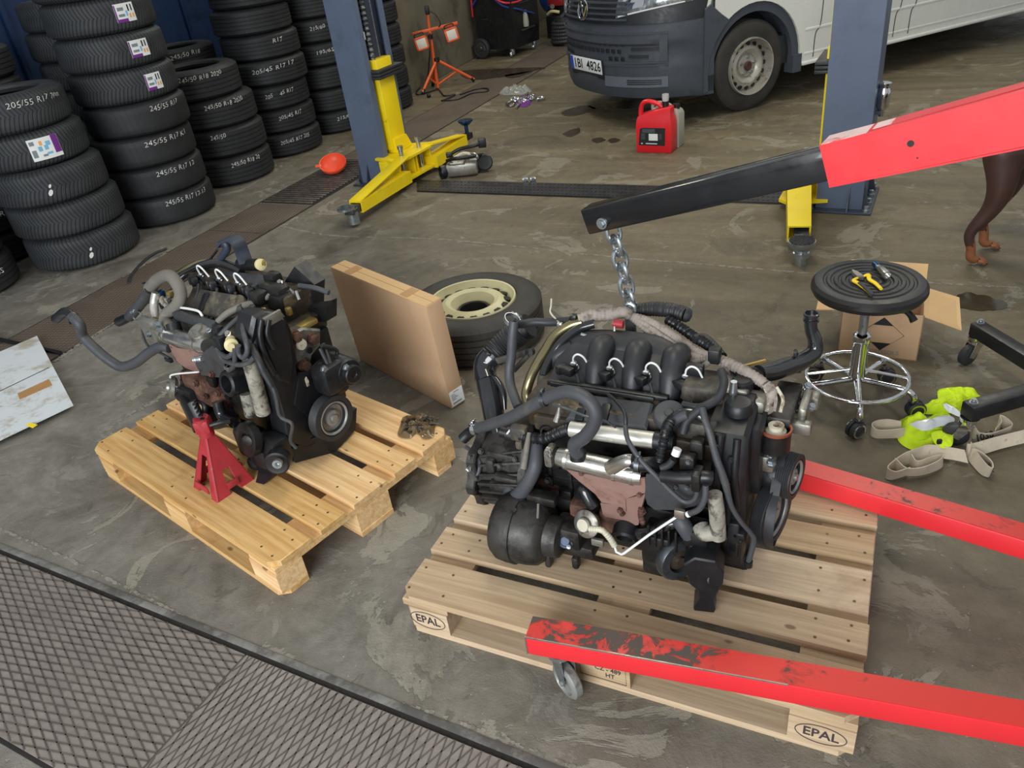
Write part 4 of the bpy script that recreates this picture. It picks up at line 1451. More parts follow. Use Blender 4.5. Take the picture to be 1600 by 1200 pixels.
# cross beam, mast and ram behind the picture's right edge
MB().beam(f1 - fd * .05, r1 - rd * .05, .08, .08, (0, 0, 1), .006, .1).build('cross_beam', 'red', HO)
BT = Vec((.275, 2.065, .990)); BR = Vec((.765, 1.685, 1.190))
bd_ = (BR - BT).normalized(); bn = Vec((-bd_.y, bd_.x, 0)).normalized(); bu = bd_.cross(bn)
bf = frame(BT, bd_, bn)
BL = (BR - BT).length
MB().box((.52, 0, 0), (1.04, .058, .072), bf, .004).build('boom_extension', 'boom_black', HO)
MB().box((.0, 0, 0), (.002, .05, .064), bf).build('boom_end', 'pit', HO)
mb = MB()
LB = 1.62
h0, h1 = .044, .062
for y in (-.0375, .0335):
    L = []
    for x, h in ((BL, h0), (BL + .55, h0 + .009), (LB, h1)):
        L.append([(x, y, -h), (x, y + .004, -h), (x, y + .004, h), (x, y, h)])
    mb.loft(L, True, bf)
L = []
for x, h in ((BL, h0), (LB, h1)):
    L.append([(x, -.0375, -h - .004), (x, .0375, -h - .004), (x, .0375, -h), (x, -.0375, -h)])
mb.loft(L, True, bf)
L = []
for x, h, y in ((BL, h0, -.0375), (BL + .10, h0 + .001, -.0375)):
    L.append([(x, y, h), (x, .0375, h), (x, .0375, h + .004), (x, y, h + .004)])
mb.loft(L, True, bf)
for ya, yb in ((-.0375, -.024), (.0, .0375)):
    L = []
    for x, h, k in ((BL + .10, h0 + .001, 0), (LB, h1, 1)):
        y0 = ya if ya < 0 else (-.02 if k == 0 else .016)
        L.append([(x, y0, h), (x, yb, h), (x, yb, h + .004), (x, y0, h + .004)])
    mb.loft(L, True, bf)
boom = mb.build('boom', 'red', HO)
MB().loft([[(x, -.032, h - .012), (x, .032, h - .012), (x, .032, h - .008), (x, -.032, h - .008)] for x, h in ((BL + .11, h0), (LB, h1))], True, bf).build('boom_inside_shade', 'pit', boom)  # dark sheet added below the slot to stand in for the shade inside
MB().box((BL + .05, 0, h0 + .0046), (.094, .07, .0012), bf).box((BL + .145, .0105, h0 + .0052), (.08, .05, .0012), bf).build('pale_patch', 'pale_pink', boom)  # whitish pink patches on the boom top beside the black extension
mb = MB()
for x, z, r_ in ((BL + .175, .006, .0068), (BL + .182, -.026, .0018)):
    mb.cyl(bf @ Vec((x, -.0382, z)), bf @ Vec((x, -.0352, z)), r_, None, 20)
mb.build('adjustment_hole', 'pit', boom)
mb = MB()
mb.cyl(bf @ Vec((.056, -.036, -.012)), bf @ Vec((.056, -.029, -.012)), .0155, None, 20)
mb.hexbolt(bf @ Vec((.056, -.036, -.012)), -bn, .0095, .009)
mb.build('chain_bolt', 'zinc', HO)
mst = bf @ Vec((LB - .06, 0, 0))
mbase = (f1 + r1) / 2
MB().beam((mst.x, mst.y, .12), (mst.x, mst.y, mst.z + .05), .08, .08, (1, 0, 0), .006).build('mast', 'red', HO)
MB().cyl(bf @ Vec((BL + .5, 0, -.06)), (mst.x, mst.y, .55), .028, None, 16).build('hydraulic_ram', 'black', HO)
# swivel caster under the tip of the front leg
cq = f0 + fd * .075
mb = MB()
mb.cyl(cq + Vec((0, 0, -.0325)), cq + Vec((0, 0, -.045)), .034, None, 20)
wa_ = fd * .78 + fn_ * -.62
wa_.normalize()
wn_ = Vec((-wa_.y, wa_.x, 0))
wc = cq + wa_ * .022; wc.z = .052
for s_ in (-1, 1):
    o = wn_ * (s_ * .019)
    P_ = [cq + o + Vec((0, 0, -.045)) - wa_ * .022, cq + o + Vec((0, 0, -.045)) + wa_ * .03, wc + o + wa_ * .014, wc + o - wa_ * .010]
    mb.loft([[p - wn_ * .0018 for p in P_], [p + wn_ * .0018 for p in P_]])
cst = mb.build('caster', 'zinc', HO)
MB().lathe([(.0, -.010), (.034, -.010), (.038, -.016), (.046, -.014), (.052, -.009), (.052, .009), (.046, .014), (.038, .016), (.034, .010), (0, .010)], axis_frame(wc, wn_), 32).cyl(wc - wn_ * .024, wc + wn_ * .024, .008, None, 10).build('caster_wheel', 'rim_grey', cst)
cq = r0 + rd * .075
mb = MB().cyl(cq + Vec((0, 0, -.0325)), cq + Vec((0, 0, -.06)), .034, None, 16).box((cq.x, cq.y, .08), (.05, .045, .05))
cst = mb.build('caster', 'steel_dark', HO)
MB().lathe([(0, -.016), (.046, -.016), (.052, -.009), (.052, .009), (.046, .016), (0, .016)], axis_frame((cq.x, cq.y, .052), rn), 22).build('caster_wheel', 'steel_dark', cst)
for q in (f1 - fd * .03, r1 - rd * .03):
    MB().lathe([(0, -.02), (.07, -.02), (.075, -.012), (.075, .012), (.07, .02), (0, .02)], axis_frame((q.x, q.y, .075), rn), 22).build('rear_wheel', 'steel_dark', HO)

# chain from the boom bolt to the lifting eye of the engine
ch0 = bf @ Vec((.062, 0, -.030)); ch1 = Vec((0.3699, 2.007, 0.735))
CH = thing('hoist_chain', 'heavy zinc plated chain hanging from the black boom tip', 'chain', ch0)
dch = (ch1 - ch0); nl = 6
link_me = None
for i in range(nl):
    c = ch0.lerp(ch1, (i + .5) / nl)
    ll = dch.length / nl * .5 + .0085
    pts = []
    for j in range(16):
        a = 2 * PI * j / 16
        z = ll * math.sin(a) * 1.0
        x = .0200 * (abs(math.cos(a)) ** .6) * (1 if math.cos(a) >= 0 else -1)
        pts.append((x, 0, z))
    if link_me is None:
        o = MB().tube(pts, .0064, 8, 2, True).build('link', 'zinc', None)
        link_me = o.data
        bpy.data.objects.remove(o)
    o = bpy.data.objects.new('link', link_me)
    COL.objects.link(o)
    o.parent = CH
    zz = -dch.normalized()
    a = rad(20) + (PI / 2 if i % 2 else 0)
    m = axis_frame(c - ch0, zz) @ Mat.Rotation(a, 4, 'Z')
    o.matrix_local = m
mb = MB()
e = ch1
mb.tube([e + Vec((0, 0, .012)), e + Vec((.016, 0, .0)), e + Vec((.012, .0, -.028)), e + Vec((-.006, 0, -.036)), e + Vec((-.016, 0, -.02))], .006, 8, 6)
mb.build('hook', 'zinc', CH)


# ================================================================== ENGINES (local axes: x along the crank towards the belt side, y away, z up)
def hose(parent, pts, r, m='hose', name='hose', n=12, k=6, corr=None, hollow=False, sq=None, smooth=True):
    return MB().tube(pts, r, n, k, False, True, corr, smooth, sq, hollow).build(name, m, parent, False, 50)


def clip(parent, p, d, r, w=.010, m='zinc', name='hose_clamp', ear=True):
    p, d = Vec(p), Vec(d).normalized()
    mb = MB().lathe([(r, -w / 2), (r + .0022, -w / 2), (r + .0022, w / 2), (r, w / 2)], axis_frame(p, d), 20, True)
    if ear:
        f = axis_frame(p, d)
        mb.box((0, r + .006, 0), (.016, .011, w * .9), f, .002)
        mb.cyl(f @ Vec((-.018, r + .007, 0)), f @ Vec((.014, r + .007, 0)), .004, None, 8)
    return mb.build(name, m, parent, False)


def sheet(pts, off, name, m, parent, world=False):
    """bent sheet: outline of 3-D points given a thickness by the vector off"""
    P = [Vec(p) for p in pts]; o = Vec(off)
    return MB().loft([P, [p + o for p in P]]).build(name, m, parent, world, 30)


def disc(parent, p, d, prof, name, m, n=28):
    """turned part: prof of (radius, height) along direction d from p"""
    return MB().lathe(prof, axis_frame(p, d), n).build(name, m, parent, False)


def injector(parent, p, lean, s=1.0, loop=True):
    p = Vec(p)
    x = Vec((1, 0, 0)); up = Vec((0, lean, 1)).normalized()
    i = MB().cyl(p - up * .06 * s, p + up * .012 * s, .011 * s, .0095 * s, 14).cyl(p - up * .02 * s, p - up * .006 * s, .0145 * s, None, 6).build('injector', 'steel_dark', parent, False)
    f = frame(p + Vec((-.012, -.022, -.004)) * s, (1, -.45, .1), (.5, 1, 0))
    MB().box((0, 0, 0), (.044 * s, .022 * s, .022 * s), f, .004).box((-.026 * s, 0, -.002), (.018 * s, .028 * s, .026 * s), f, .004).build('injector_plug', 'black', i, False)
    if loop:
        MB().tube([p + up * .01 * s, p + up * .034 * s + x * .004 * s, p + up * .048 * s + x * .018 * s, p + up * .040 * s + x * .034 * s, p + up * .012 * s + x * .044 * s], .0027 * s, 8, 5).build('leak_off_loop', 'white_plastic', i, False)
        MB().tube([p + x * -.008 * s + up * .008 * s, p + up * .014 * s, p + x * .010 * s + up * .006 * s], .0026 * s, 6, 4).build('loop_clip', 'white_plastic', i, False)
    MB().tube([p + Vec((.02, -.03, -.005)) * s, p + Vec((.03, -.045, -.02)) * s, p + Vec((.03, -.06, -.035)) * s], .005 * s, 8, 5).build('injector_lead', 'black_soft', i, False)
    return i


def pulley(parent, c, r, w, d, name='crank_pulley', face='alu', rim='black_soft', hub=.35):
    f = axis_frame(c, d)
    prof = [(r * .60, 0)]
    nrib = 6
    prof.append((r * .97, 0))
    for i in range(nrib):
        a = .1 + .8 * i / nrib; b = .1 + .8 * (i + .5) / nrib
        prof += [(r, a * w), (r * .965, b * w)]
    prof += [(r, .9 * w), (r, w), (r * .80, w), (r * .78, w * .86), (r * .60, w * .86)]
    p = MB().lathe(prof, f, 40, True).build(name, rim, parent, False)
    MB().lathe([(r * .74, w * .80), (r * .74, w * .97), (r * .70, w * 1.0), (r * .66, w * .95), (r * .60, w * .62), (r * hub, w * .50), (r * hub, w * .85), (r * hub * .8, w * .9), (r * .16, w * .84), (r * .15, w * 1.04), (0, w * 1.04)], f, 36).build('pulley_face', face, p, False)
    return p


def casting(parent, boxes, name, m, bev=.008, world=False, split=False):
    if split:
        return [casting(parent, [b], name, m, bev, world) for b in boxes][0]
    mb = MB()
    for c, d in boxes:
        mb.box(c, d, None, bev)
    return mb.build(name, m, parent, world)


def bolts(parent, pts, d, r, m='zinc', name='bolt'):
    for p in pts:
        MB().hexbolt(p, d, r, r * .8).build(name, m, parent, False)


FLANGE_N = 18


def scallop(r, n, amp, sy=1.0, cx=0, cy=0):
    P = []
    for i in range(n * 4):
        a = 2 * PI * i / (n * 4)
        q = r + amp * (1 if i % 4 in (0, 1) else 0)
        P.append((cx + q * math.cos(a), cy + q * math.sin(a) * sy))
    return P


YZ = frame((0, 0, 0), (0, 1, 0), (0, 0, 1))      # prism profile (y, z), extruded along +x

# ------------------------------------------------------------------ gearbox engine on the pale pallet
ER = thing('car_engine', 'oily black diesel engine with gearbox hung from chain on the pale pallet', 'engine', (0.30, 1.70, 0.144), rad(-30), 'diesel engines standing on pallets')
blk = casting(ER, [((0.0, .065, .26), (.54, .24, .30)), ((.0, .06, .12), (.50, .25, .12)), ((-.05, -.055, .24), (.36, .03, .16)), ((.12, -.07, .16), (.16, .06, .10)), ((-.18, -.07, .12), (.10, .05, .10))], 'engine_block', 'oily')
mb = MB()
for x in (-.22, -.16, -.10, -.04, .02, .08, .14, .2):
    mb.box((x, -.066, .20), (.012, .022, .20), None, .003)
for z in (.14, .22, .30):
    mb.box((0, -.063, z), (.48, .016, .010), None, .003)
mb.build('block_ribs', 'oily', blk, False)
casting(ER, [((0.02, .05, .045), (.46, .24, .085))], 'oil_sump', 'oily', .02)
hd = casting(ER, [((-.005, .06, .43), (.54, .25, .09)), ((.0, -.06, .41), (.5, .04, .05))], 'cylinder_head', 'oily_brown', .008)
# intake manifold in one moulding with its runners
mb = MB()
mb.tube([(-0.289, 0.17, 0.475), (-0.1852, 0.17, 0.5199), (-0.0626, 0.17, 0.5329), (0.025, 0.17, 0.5276), (0.0927, 0.15, 0.5159)], [.036, .042, .042, .042, .036], 14, 6, False, True, None, True, (1.0, 1.25))
for x in (-.115, -.012, .09):
    mb.tube([(x - .004, .18, .525), (x, .11, .555), (x + .004, .06, .53), (x + .006, .03, .48)], [.034, .034, .030, .026], 12, 6, False, True, None, True, (1, 1.05))
L = []
for x in (-.245, -.20, -.05, .08, .125):
    k_ = .0 if -.22 < x < .11 else .02
    L.append([(x, .20, .50), (x, .20, .555 - k_), (x, .12, .548 - k_), (x, .05, .505 - k_), (x, .035, .46), (x, .10, .45)])
mb.loft(L)
im = mb.build('intake_manifold', 'manifold', ER, False, 50)
MB().tube([(-0.2887, 0.12, 0.465), (-0.2527, 0.12, 0.5048), (-0.212, 0.14, 0.5245)], .024, 12).build('intake_runner', 'manifold', ER, False)
mb = MB()
for a, b in (((-0.1826, 0.135, 0.5274), (-0.1442, 0.135, 0.5287)), ((-0.1064, 0.135, 0.53), (-0.0507, 0.135, 0.534)), ((-0.0159, 0.135, 0.5333), (0.0263, 0.13, 0.5341))):
    mb.beam(a, b, .022, .010, (0, -.6, 1), .003)
mb.build('manifold_pad', 'manifold', im, False)
for k, p in enumerate(((-0.1761, 0.055, 0.5209), (-0.0724, 0.055, 0.5229), (0.0278, 0.055, 0.5253), (0.1329, 0.055, 0.5304))):
    injector(ER, p, -.25, 1.0)
MB().beam((-0.2333, 0, 0.4954), (0.1037, 0, 0.4995), .016, .014, (0, 0, 1), .003).beam((-0.2188, -0.015, 0.4988), (0.0702, -0.015, 0.4991), .006, .012, (0, 0, 1), .002).build('fuel_rail', 'black', ER, False)
# engine cover and oil cap
q = [Vec((-0.1357, -0.02, 0.4875)), Vec((0.0699, -0.02, 0.4941)), Vec((0.0722, -0.085, 0.4629)), Vec((-0.1491, -0.085, 0.4496))]
mb = MB().loft([[p + Vec((0, .01, -.06)) for p in q], [p + Vec((0, 0, -.006)) for p in q], [q[0].lerp(q[2], .03), q[1].lerp(q[3], .03), q[2].lerp(q[0], .03), q[3].lerp(q[1], .03)]])
cv = mb.build('engine_cover', 'cover_grey', ER, False)
for t_ in (.12, .42):
    a = q[3].lerp(q[2], t_ + .05).lerp(q[0].lerp(q[1], t_), .30) + Vec((0, 0, .001))
    MB().box((0, 0, 0), (.026, .058, .012), frame(a, q[2] - q[3], q[0] - q[3]), .005).build('cover_recess', 'black', cv, False)
cp = Vec((0.1182, -0.05, 0.4967))
oc = disc(ER, cp - Vec((0, -.012, .03)), (.02, -.42, 1), [(0, 0), (.040, 0), (.042, .012), (.040, .024), (.036, .029), (.030, .0275), (.012, .0275), (.010, .031), (0, .031)], 'oil_filler_cap', 'cover_grey', 32)
# silver tubes and the rusty heat shield
a, b = Vec((-0.1303, -0.1, 0.4264)), Vec((0.0967, -0.1, 0.4376))
sc_ = MB().cyl(a, b, .0215, None, 24).build('cooler_tube', 'silver_paint', ER, False)
MB().cyl(b, b + (b - a).normalized() * .03, .024, None, 20).cyl(b + (b - a).normalized() * .03, b + (b - a).normalized() * .05, .019, None, 20).build('cooler_end', 'black', sc_, False)
a, b = Vec((-0.1513, -0.15, 0.3675)), Vec((0.0786, -0.15, 0.3576))
d = (b - a).normalized()
sm = MB().lathe([(0, 0), (.024, 0), (.026, .01), (.0285, .03), (.0285, (b - a).length - .02), (.024, (b - a).length), (0, (b - a).length)], axis_frame(a, d), 28).build('exhaust_cooler', 'alu_bright', ER, False)
for t_ in (.12, .70, .9):
    clip(sm, a.lerp(b, t_), d, .0285, .008, 'alu_bright', 'band', False)
MB().tube([a.lerp(b, .66) + Vec((0, -.01, .012)), (0.0447, -0.18, 0.4187), (0.0663, -0.18, 0.4257)], [.021, .0175, .0165], 14, 5).build('cooler_outlet', 'alu_bright', sm, False)
MB().tube([(0.0663, -0.18, 0.4257), (0.0799, -0.18, 0.418), (0.103, -0.17, 0.4158), (0.1148, -0.15, 0.4054)], .0185, 14, 5).build('outlet_hose', 'black', ER, False)
clip(ER, (0.0799, -0.18, 0.418), (1, 0, 0), .019, .012, 'steel_dark')
fl = casting(ER, [(Vec((-0.1742, -0.145, 0.3628)), (.024, .05, .052))], 'cooler_flange', 'alu', .008)
bolts(fl, [(-0.1683, -0.172, 0.3968), (-0.1698, -0.172, 0.3817)], (-.3, -1, 0), .008, 'alu_bright')
hs = sheet([(-0.1438, -0.152, 0.3408), (-0.086, -0.165, 0.3389), (-0.0071, -0.168, 0.3458), (0.0898, -0.165, 0.3644), (0.0892, -0.16, 0.3134), (0.0609, -0.16, 0.298), (0.0336, -0.158, 0.2757), (0.0305, -0.155, 0.2284), (0.0286, -0.155, 0.2456), (-0.0375, -0.15, 0.2389), (-0.054, -0.15, 0.2634), (-0.0954, -0.15, 0.2946)], (0.002, .006, .0), 'heat_shield', 'copper', ER)
sheet([(0.0311, -0.156, 0.2734), (0.0881, -0.158, 0.3089), (0.0683, -0.15, 0.2348), (0.0589, -0.14, 0.1786), (0.0362, -0.14, 0.1662), (-0.0093, -0.14, 0.1587), (-0.0385, -0.145, 0.1915), (-0.0422, -0.148, 0.2338), (0.0311, -0.152, 0.246)], (0.002, .01, 0), 'turbo_shield', 'copper', ER)
bolts(hs, [(-0.0802, -0.17, 0.3421), (0.015, -0.158, 0.2311), (0.0734, -0.165, 0.3054), (0.0204, -0.155, 0.2189), (0.0771, -0.15, 0.2372)], (0, -1, .2), .006, 'rust')
MB().tube([(0.0749, -0.155, 0.2545), (0.0709, -0.152, 0.2261), (0.0757, -0.15, 0.1923)], .0075, 8, 4, False, True, (.012, .002)).build('sprung_bolt', 'rust', ER, False)
# dark heat plate with the coolant pipe across it
hp = sheet([(0.0958, -0.172, 0.384), (0.1512, -0.178, 0.4057), (0.2291, -0.172, 0.4239), (0.2571, -0.165, 0.3463), (0.2477, -0.165, 0.3286), (0.1753, -0.168, 0.2863), (0.1123, -0.165, 0.2679), (0.0937, -0.165, 0.2816), (0.0881, -0.165, 0.3067)], (0, .005, 0), 'dark_heat_plate', 'cover_grey', ER)
hose(ER, [(0.1428, -0.19, 0.4046), (0.1912, -0.195, 0.4155), (0.2431, -0.19, 0.4269), (0.2606, -0.185, 0.4249)], .0165, 'black', 'coolant_pipe')
casting(ER, [(Vec((0.2281, -0.19, 0.4183)), (.022, .045, .052)), (Vec((0.1985, -0.165, 0.4379)), (.036, .03, .05)), (Vec((0.2122, -0.13, 0.4608)), (.032, .03, .05))], 'pipe_bracket', 'oily', .005, False, True)
bolts(ER, [(0.2038, -0.185, 0.4567), (0.1723, -0.184, 0.3698), (0.1998, -0.184, 0.3769)], (0, -1, .2), .005, 'steel_dark')
MB().tube([(0.1749, -0.17, 0.4794), (0.1704, -0.175, 0.463)], .0105, 10).build('yellow_white_plug', 'white_plastic', ER, False)
MB().tube([(0.1665, -0.175, 0.4501), (0.1554, -0.178, 0.4328), (0.1381, -0.18, 0.4204)], .0095, 10, 5).build('plug_lead', 'black_soft', ER, False)
MB().tube([(0.1435, -0.12, 0.5154), (0.1404, -0.15, 0.5073), (0.135, -0.16, 0.4704), (0.1309, -0.175, 0.4321)], .011, 10, 5, False, True, (.010, .0016)).build('sensor_conduit', 'black', ER, False)
# wastegate actuator with its pale hose and rod
ac = Vec((-0.0775, -0.185, 0.1781))
dv_ = Vec((-.25, -1, .45)).normalized()
wa2 = disc(ER, ac - dv_ * .035, dv_, [(0, 0), (.030, 0), (.036, .012), (.039, .022), (.039, .027), (.034, .030), (.022, .032), (.020, .040), (0, .040)], 'wastegate_actuator', 'alu', 32)
disc(wa2, ac + dv_ * .004, dv_, [(0, 0), (.0185, 0), (.0175, .006), (0, .007)], 'actuator_cap', 'ceramic', 24)
casting(wa2, [(Vec((-0.0446, -0.18, 0.1205)), (.035, .012, .024))], 'actuator_tab', 'alu', .003)
hose(ER, [(-0.0498, -0.215, 0.1989), (-0.0156, -0.215, 0.2037), (0.0053, -0.213, 0.1797), (0.0169, -0.21, 0.1509)], .0085, 'ceramic', 'pale_sleeved_hose', 10, 6, (.007, .0008))
MB().tube([(0.0153, -0.21, 0.155), (0.0196, -0.21, 0.1332), (0.0335, -0.21, 0.1284), (0.0409, -0.21, 0.1343), (0.1109, -0.205, 0.218), (0.1783, -0.2, 0.2913)], .0036, 8, 4, False, True, None, False).build('actuator_rod', 'white_plastic', ER, False)
casting(ER, [(Vec((0.1875, -0.2, 0.3054)), (.026, .012, .026))], 'rod_bracket', 'edge_steel', .003)
MB().cyl((0.2061, -0.2, 0.3075), (0.212, -0.2, 0.3123), .008, None, 10).build('rod_ferrule', 'white_plastic', ER, False)
hose(ER, [(0.212, -0.2, 0.3123), (0.2365, -0.205, 0.3387), (0.2494, -0.205, 0.3771), (0.2496, -0.2, 0.4122)], .0075, 'hose', 'vacuum_hose')
hose(ER, [(0.0323, -0.13, 0.4903), (0.0487, -0.16, 0.471), (0.0862, -0.185, 0.439), (0.1285, -0.195, 0.405), (0.172, -0.197, 0.3626), (0.1994, -0.197, 0.3446), (0.2235, -0.2, 0.3611), (0.2316, -0.2, 0.393)], .0062, 'hose', 'vacuum_hose', 8)
# turbo body and starter pieces in the shade below
disc(ER, (0.0258, -0.16, 0.1404), (.1, -1, -.5), [(0, -.05), (.034, -.05), (.036, .0), (.030, .006), (.022, .004), (.020, -.02), (0, -.02)], 'turbo_outlet', 'black', 26)
casting(ER, [(Vec((-0.0125, -0.11, 0.1596)), (.09, .07, .08)), (Vec((-0.1057, -0.1, 0.1672)), (.08, .08, .06)), (Vec((-0.2348, -0.06, 0.1426)), (.09, .05, .10))], 'turbo_housing', 'rust', .018)
hose(ER, [(0.0353, -0.14, 0.1428), (0.0837, -0.15, 0.1663), (0.1405, -0.15, 0.2112), (0.1796, -0.14, 0.2303)], .016, 'gloss_black', 'oil_return_pipe')
hose(ER, [(-0.1127, -0.12, 0.2236), (-0.0952, -0.13, 0.2543), (-0.0783, -0.14, 0.2309), (-0.0648, -0.14, 0.2119)], .018, 'gloss_black', 'air_pipe')
# auxiliary bracket, lower mount foot and compressor
cmpb = casting(ER, [(Vec((0.1161, -0.13, 0.1294)), (.085, .09, .10)), (Vec((0.0964, -0.115, 0.0378)), (.06, .07, .05))], 'lower_casting', 'oily', .012)
mb = MB()
for k in range(5):
    mb.box(Vec((0.0986, -0.175, 0.1875)) + Vec((k * .018, 0, -k * .001)), (.006, .012, .07), None, .002)
mb.build('casting_ribs', 'oily', cmpb, False)
cl_ = Vec((0.17, -0.16, 0.1105))
disc(ER, cl_, (.75, -.65, .1), [(.030, -.016), (.058, -.016), (.061, -.008), (.061, .008), (.056, .016), (.034, .016), (.030, -.016)], 'clutch_ring', 'steel_dark', 32)
disc(ER, cl_ + Vec((.0, .0, .0)), (.75, -.65, .1), [(0, -.012), (.030, -.012), (.030, .006), (.014, .010), (.012, .018), (0, .018)], 'clutch_hub', 'oily_brown', 24)
ft = MB()
ft.prism([(-.046, .165), (-.02, .19), (.03, .185), (.052, .15), (.050, .11), (.038, .075), (.030, .045), (.034, .012), (.030, .0), (-.020, .0), (-.022, .010), (-.008, .045), (-.012, .075), (-.034, .10)], -.03, .035,
         frame(Vec((0.2485, -0.2, 0.0185)) * 1.0 + Vec((-.005, .015, -Vec((0.2485, -0.2, 0.0185)).z)), (1, .2, 0), (0, 0, 1)), .004)
ftm = ft.build('mount_foot', 'black', ER, False)
disc(ftm, Vec((0.268, -0.19, 0.1176)), (.95, -.3, 0), [(0, -.02), (.028, -.02), (.028, .006), (.015, .008), (.015, .012), (0, .012)], 'foot_bush', 'zinc', 22)
casting(ER, [(Vec((0.2169, -0.14, 0.1973)), (.07, .07, .06)), (Vec((0.2362, -0.15, 0.1623)), (.075, .06, .05)), (Vec((0.2757, -0.07, 0.1241)), (.10, .08, .10)), (Vec((0.2941, -0.05, 0.0647)), (.09, .07, .05))], 'accessory_bracket', 'oily', .014, False, True)
hose(ER, [(0.2649, -0.175, 0.3666), (0.271, -0.172, 0.3102), (0.2751, -0.165, 0.2237)], [.0185, .0195, .0195], 'foil_grey', 'sleeved_coolant_hose', 16, 6)
hose(ER, [(0.2273, -0.15, 0.2312), (0.2392, -0.165, 0.2264), (0.2551, -0.165, 0.2311), (0.2698, -0.16, 0.2311)], .021, 'foil_grey', 'sleeved_elbow', 14)
hose(ER, [(0.2002, -0.155, 0.2002), (0.1851, -0.16, 0.233), (0.17, -0.15, 0.2471)], .022, 'hose', 'water_hose')
# belt side: timing cover, belt, pulleys
tc = MB()
tc.prism([(-.105, .50), (.02, .535), (.11, .50), (.14, .40), (.13, .24), (.10, .06), (.02, .02), (-.05, .03), (-.085, .12), (-.10, .25), (-.125, .40)], .245, .325, YZ, .012)
tcv = tc.build('timing_cover', 'black', ER, False)
tc = MB()
tc.prism([(-.06, .49), (.06, .50), (.09, .42), (.07, .28), (-.02, .26), (-.07, .36)], .325, .345, YZ, .008)
tc.box((.255, -.118, .40), (.02, .03, .16), None, .006).box((.285, -.112, .30), (.016, .03, .14), None, .005).box((.30, -.10, .17), (.03, .03, .12), None, .006)
tc.tube([(.262, -.112, .50), (.258, -.128, .40), (.262, -.108, .26), (.28, -.095, .14)], .012, 10)
tc.tube([(.30, -.105, .49), (.30, -.122, .39), (.305, -.10, .27)], .010, 10)
tc.lathe([(0, 0), (.034, 0), (.034, .02), (.028, .028), (0, .03)], Mat.Translation((.285, -.03, .515)), 20)
tc.lathe([(0, 0), (.026, 0), (.026, .02), (.02, .026), (0, .026)], Mat.Translation((.275, .05, .53)), 18)
tc.build('cover_relief', 'black', tcv, False)
bolts(tcv, [(.29, -.128, .44), (.26, -.115, .22), (.31, -.098, .10)], (0, -1, 0), .006, 'steel_dark')
CPx = Vec((.352, .035, .165))
pulley(ER, CPx, .094, .034, (1, -.26, .05), 'crank_pulley', 'rim_grey', 'black_soft')
pulley(ER, Vec((0.4117, 0.08, 0.2628)) - Vec((.03, 0, 0)), .062, .040, (1, -.2, .03), 'accessory_pulley', 'rim_grey')
disc(ER, Vec((0.4117, 0.08, 0.2628)) - Vec((.09, 0, 0)), (1, 0, 0), [(0, 0), (.055, 0), (.060, .01), (.060, .055), (0, .055)], 'alternator', 'oily', 28)
ip = Vec((0.4117, 0.08, 0.2628))
# ribbed belt round both pulleys
pts = []
c0_, c1_ = Vec((0, CPx.y, CPx.z)), Vec((0, ip.y, ip.z))
for i in range(14):
    a = PI * .62 + PI * 1.05 * i / 13
    pts.append((.378, c0_.y + .089 * math.cos(a), c0_.z + .089 * math.sin(a)))
for i in range(12):
    a = -PI * .34 + PI * .98 * i / 11
    pts.append((.378, c1_.y + .063 * math.cos(a), c1_.z + .063 * math.sin(a)))
vsb = []
mb = MB()
n = len(pts)
L = []
for i in range(n):
    p = Vec(pts[i]); q2 = Vec(pts[(i + 1) % n]) - Vec(pts[i - 1]); nn = Vec((0, q2.z, -q2.y)).normalized()
    L.append([p + Vec((-.012, 0, 0)), p + Vec((.012, 0, 0)), p + Vec((.012, 0, 0)) + nn * .004, p + Vec((-.012, 0, 0)) + nn * .004])
L.append(L[0])
mb.loft(L, False)
mb.build('ribbed_belt', 'black_soft', ER, False)
# upper engine mount: iron arm, bush in its ring, aluminium bracket
bp_ = Vec((0.3696, 0.0038, 0.46))
arm = MB()
e0 = Vec((0.3702, 0.2085, 0.455))
arm.beam(bp_ + (e0 - bp_).normalized() * .02, e0, .062, .030, (0, 0, 1), .008)
arm = arm.build('mount_arm', 'gear', ER, False)
disc(arm, bp_ - Vec((0, 0, .062)), (0, 0, 1), [(.0, 0), (.036, 0), (.037, .06), (.0345, .062), (.0345, .04), (0, .04)], 'bush_housing', 'oily', 28)
disc(arm, bp_ - Vec((0, 0, .006)), (0, 0, 1), [(.0335, 0), (.0385, 0), (.0385, .007), (.0335, .007), (.0335, 0)], 'bush_ring', 'ring_brown', 28)
disc(arm, bp_ - Vec((0, 0, .03)), (0, 0, 1), [(0, 0), (.025, 0), (.025, .022), (.019, .026), (.019, .038), (.008, .038), (.007, .02), (0, .02)], 'bush_core', 'ceramic', 24)
br_ = casting(ER, [(Vec((0.4172, 0.139, 0.43)), (.022, .105, .075)), (Vec((0.4141, 0.0805, 0.42)), (.06, .03, .035)), (Vec((0.4318, 0.1934, 0.43)), (.03, .045, .04))], 'aluminium_bracket', 'alu', .008)
bolts(br_, [(0.4152, 0.1967, 0.47), (0.4341, 0.132, 0.45)], (.4, -.3, 1), .008, 'zinc')
casting(ER, [(Vec((0.3228, 0.02, 0.3709)), (.03, .05, .10)), (Vec((0.3477, 0.02, 0.3459)), (.05, .05, .05)), (Vec((0.2945, 0.03, 0.5107)), (.09, .06, .035)), (Vec((0.2521, 0.06, 0.5234)), (.09, .09, .04))], 'mount_bracket', 'alu', .01, False, True)
bolts(ER, [(0.3133, 0, 0.5084), (0.362, -0.02, 0.399), (0.3673, -0.02, 0.3704)], (0, -.5, 1), .009, 'zinc')
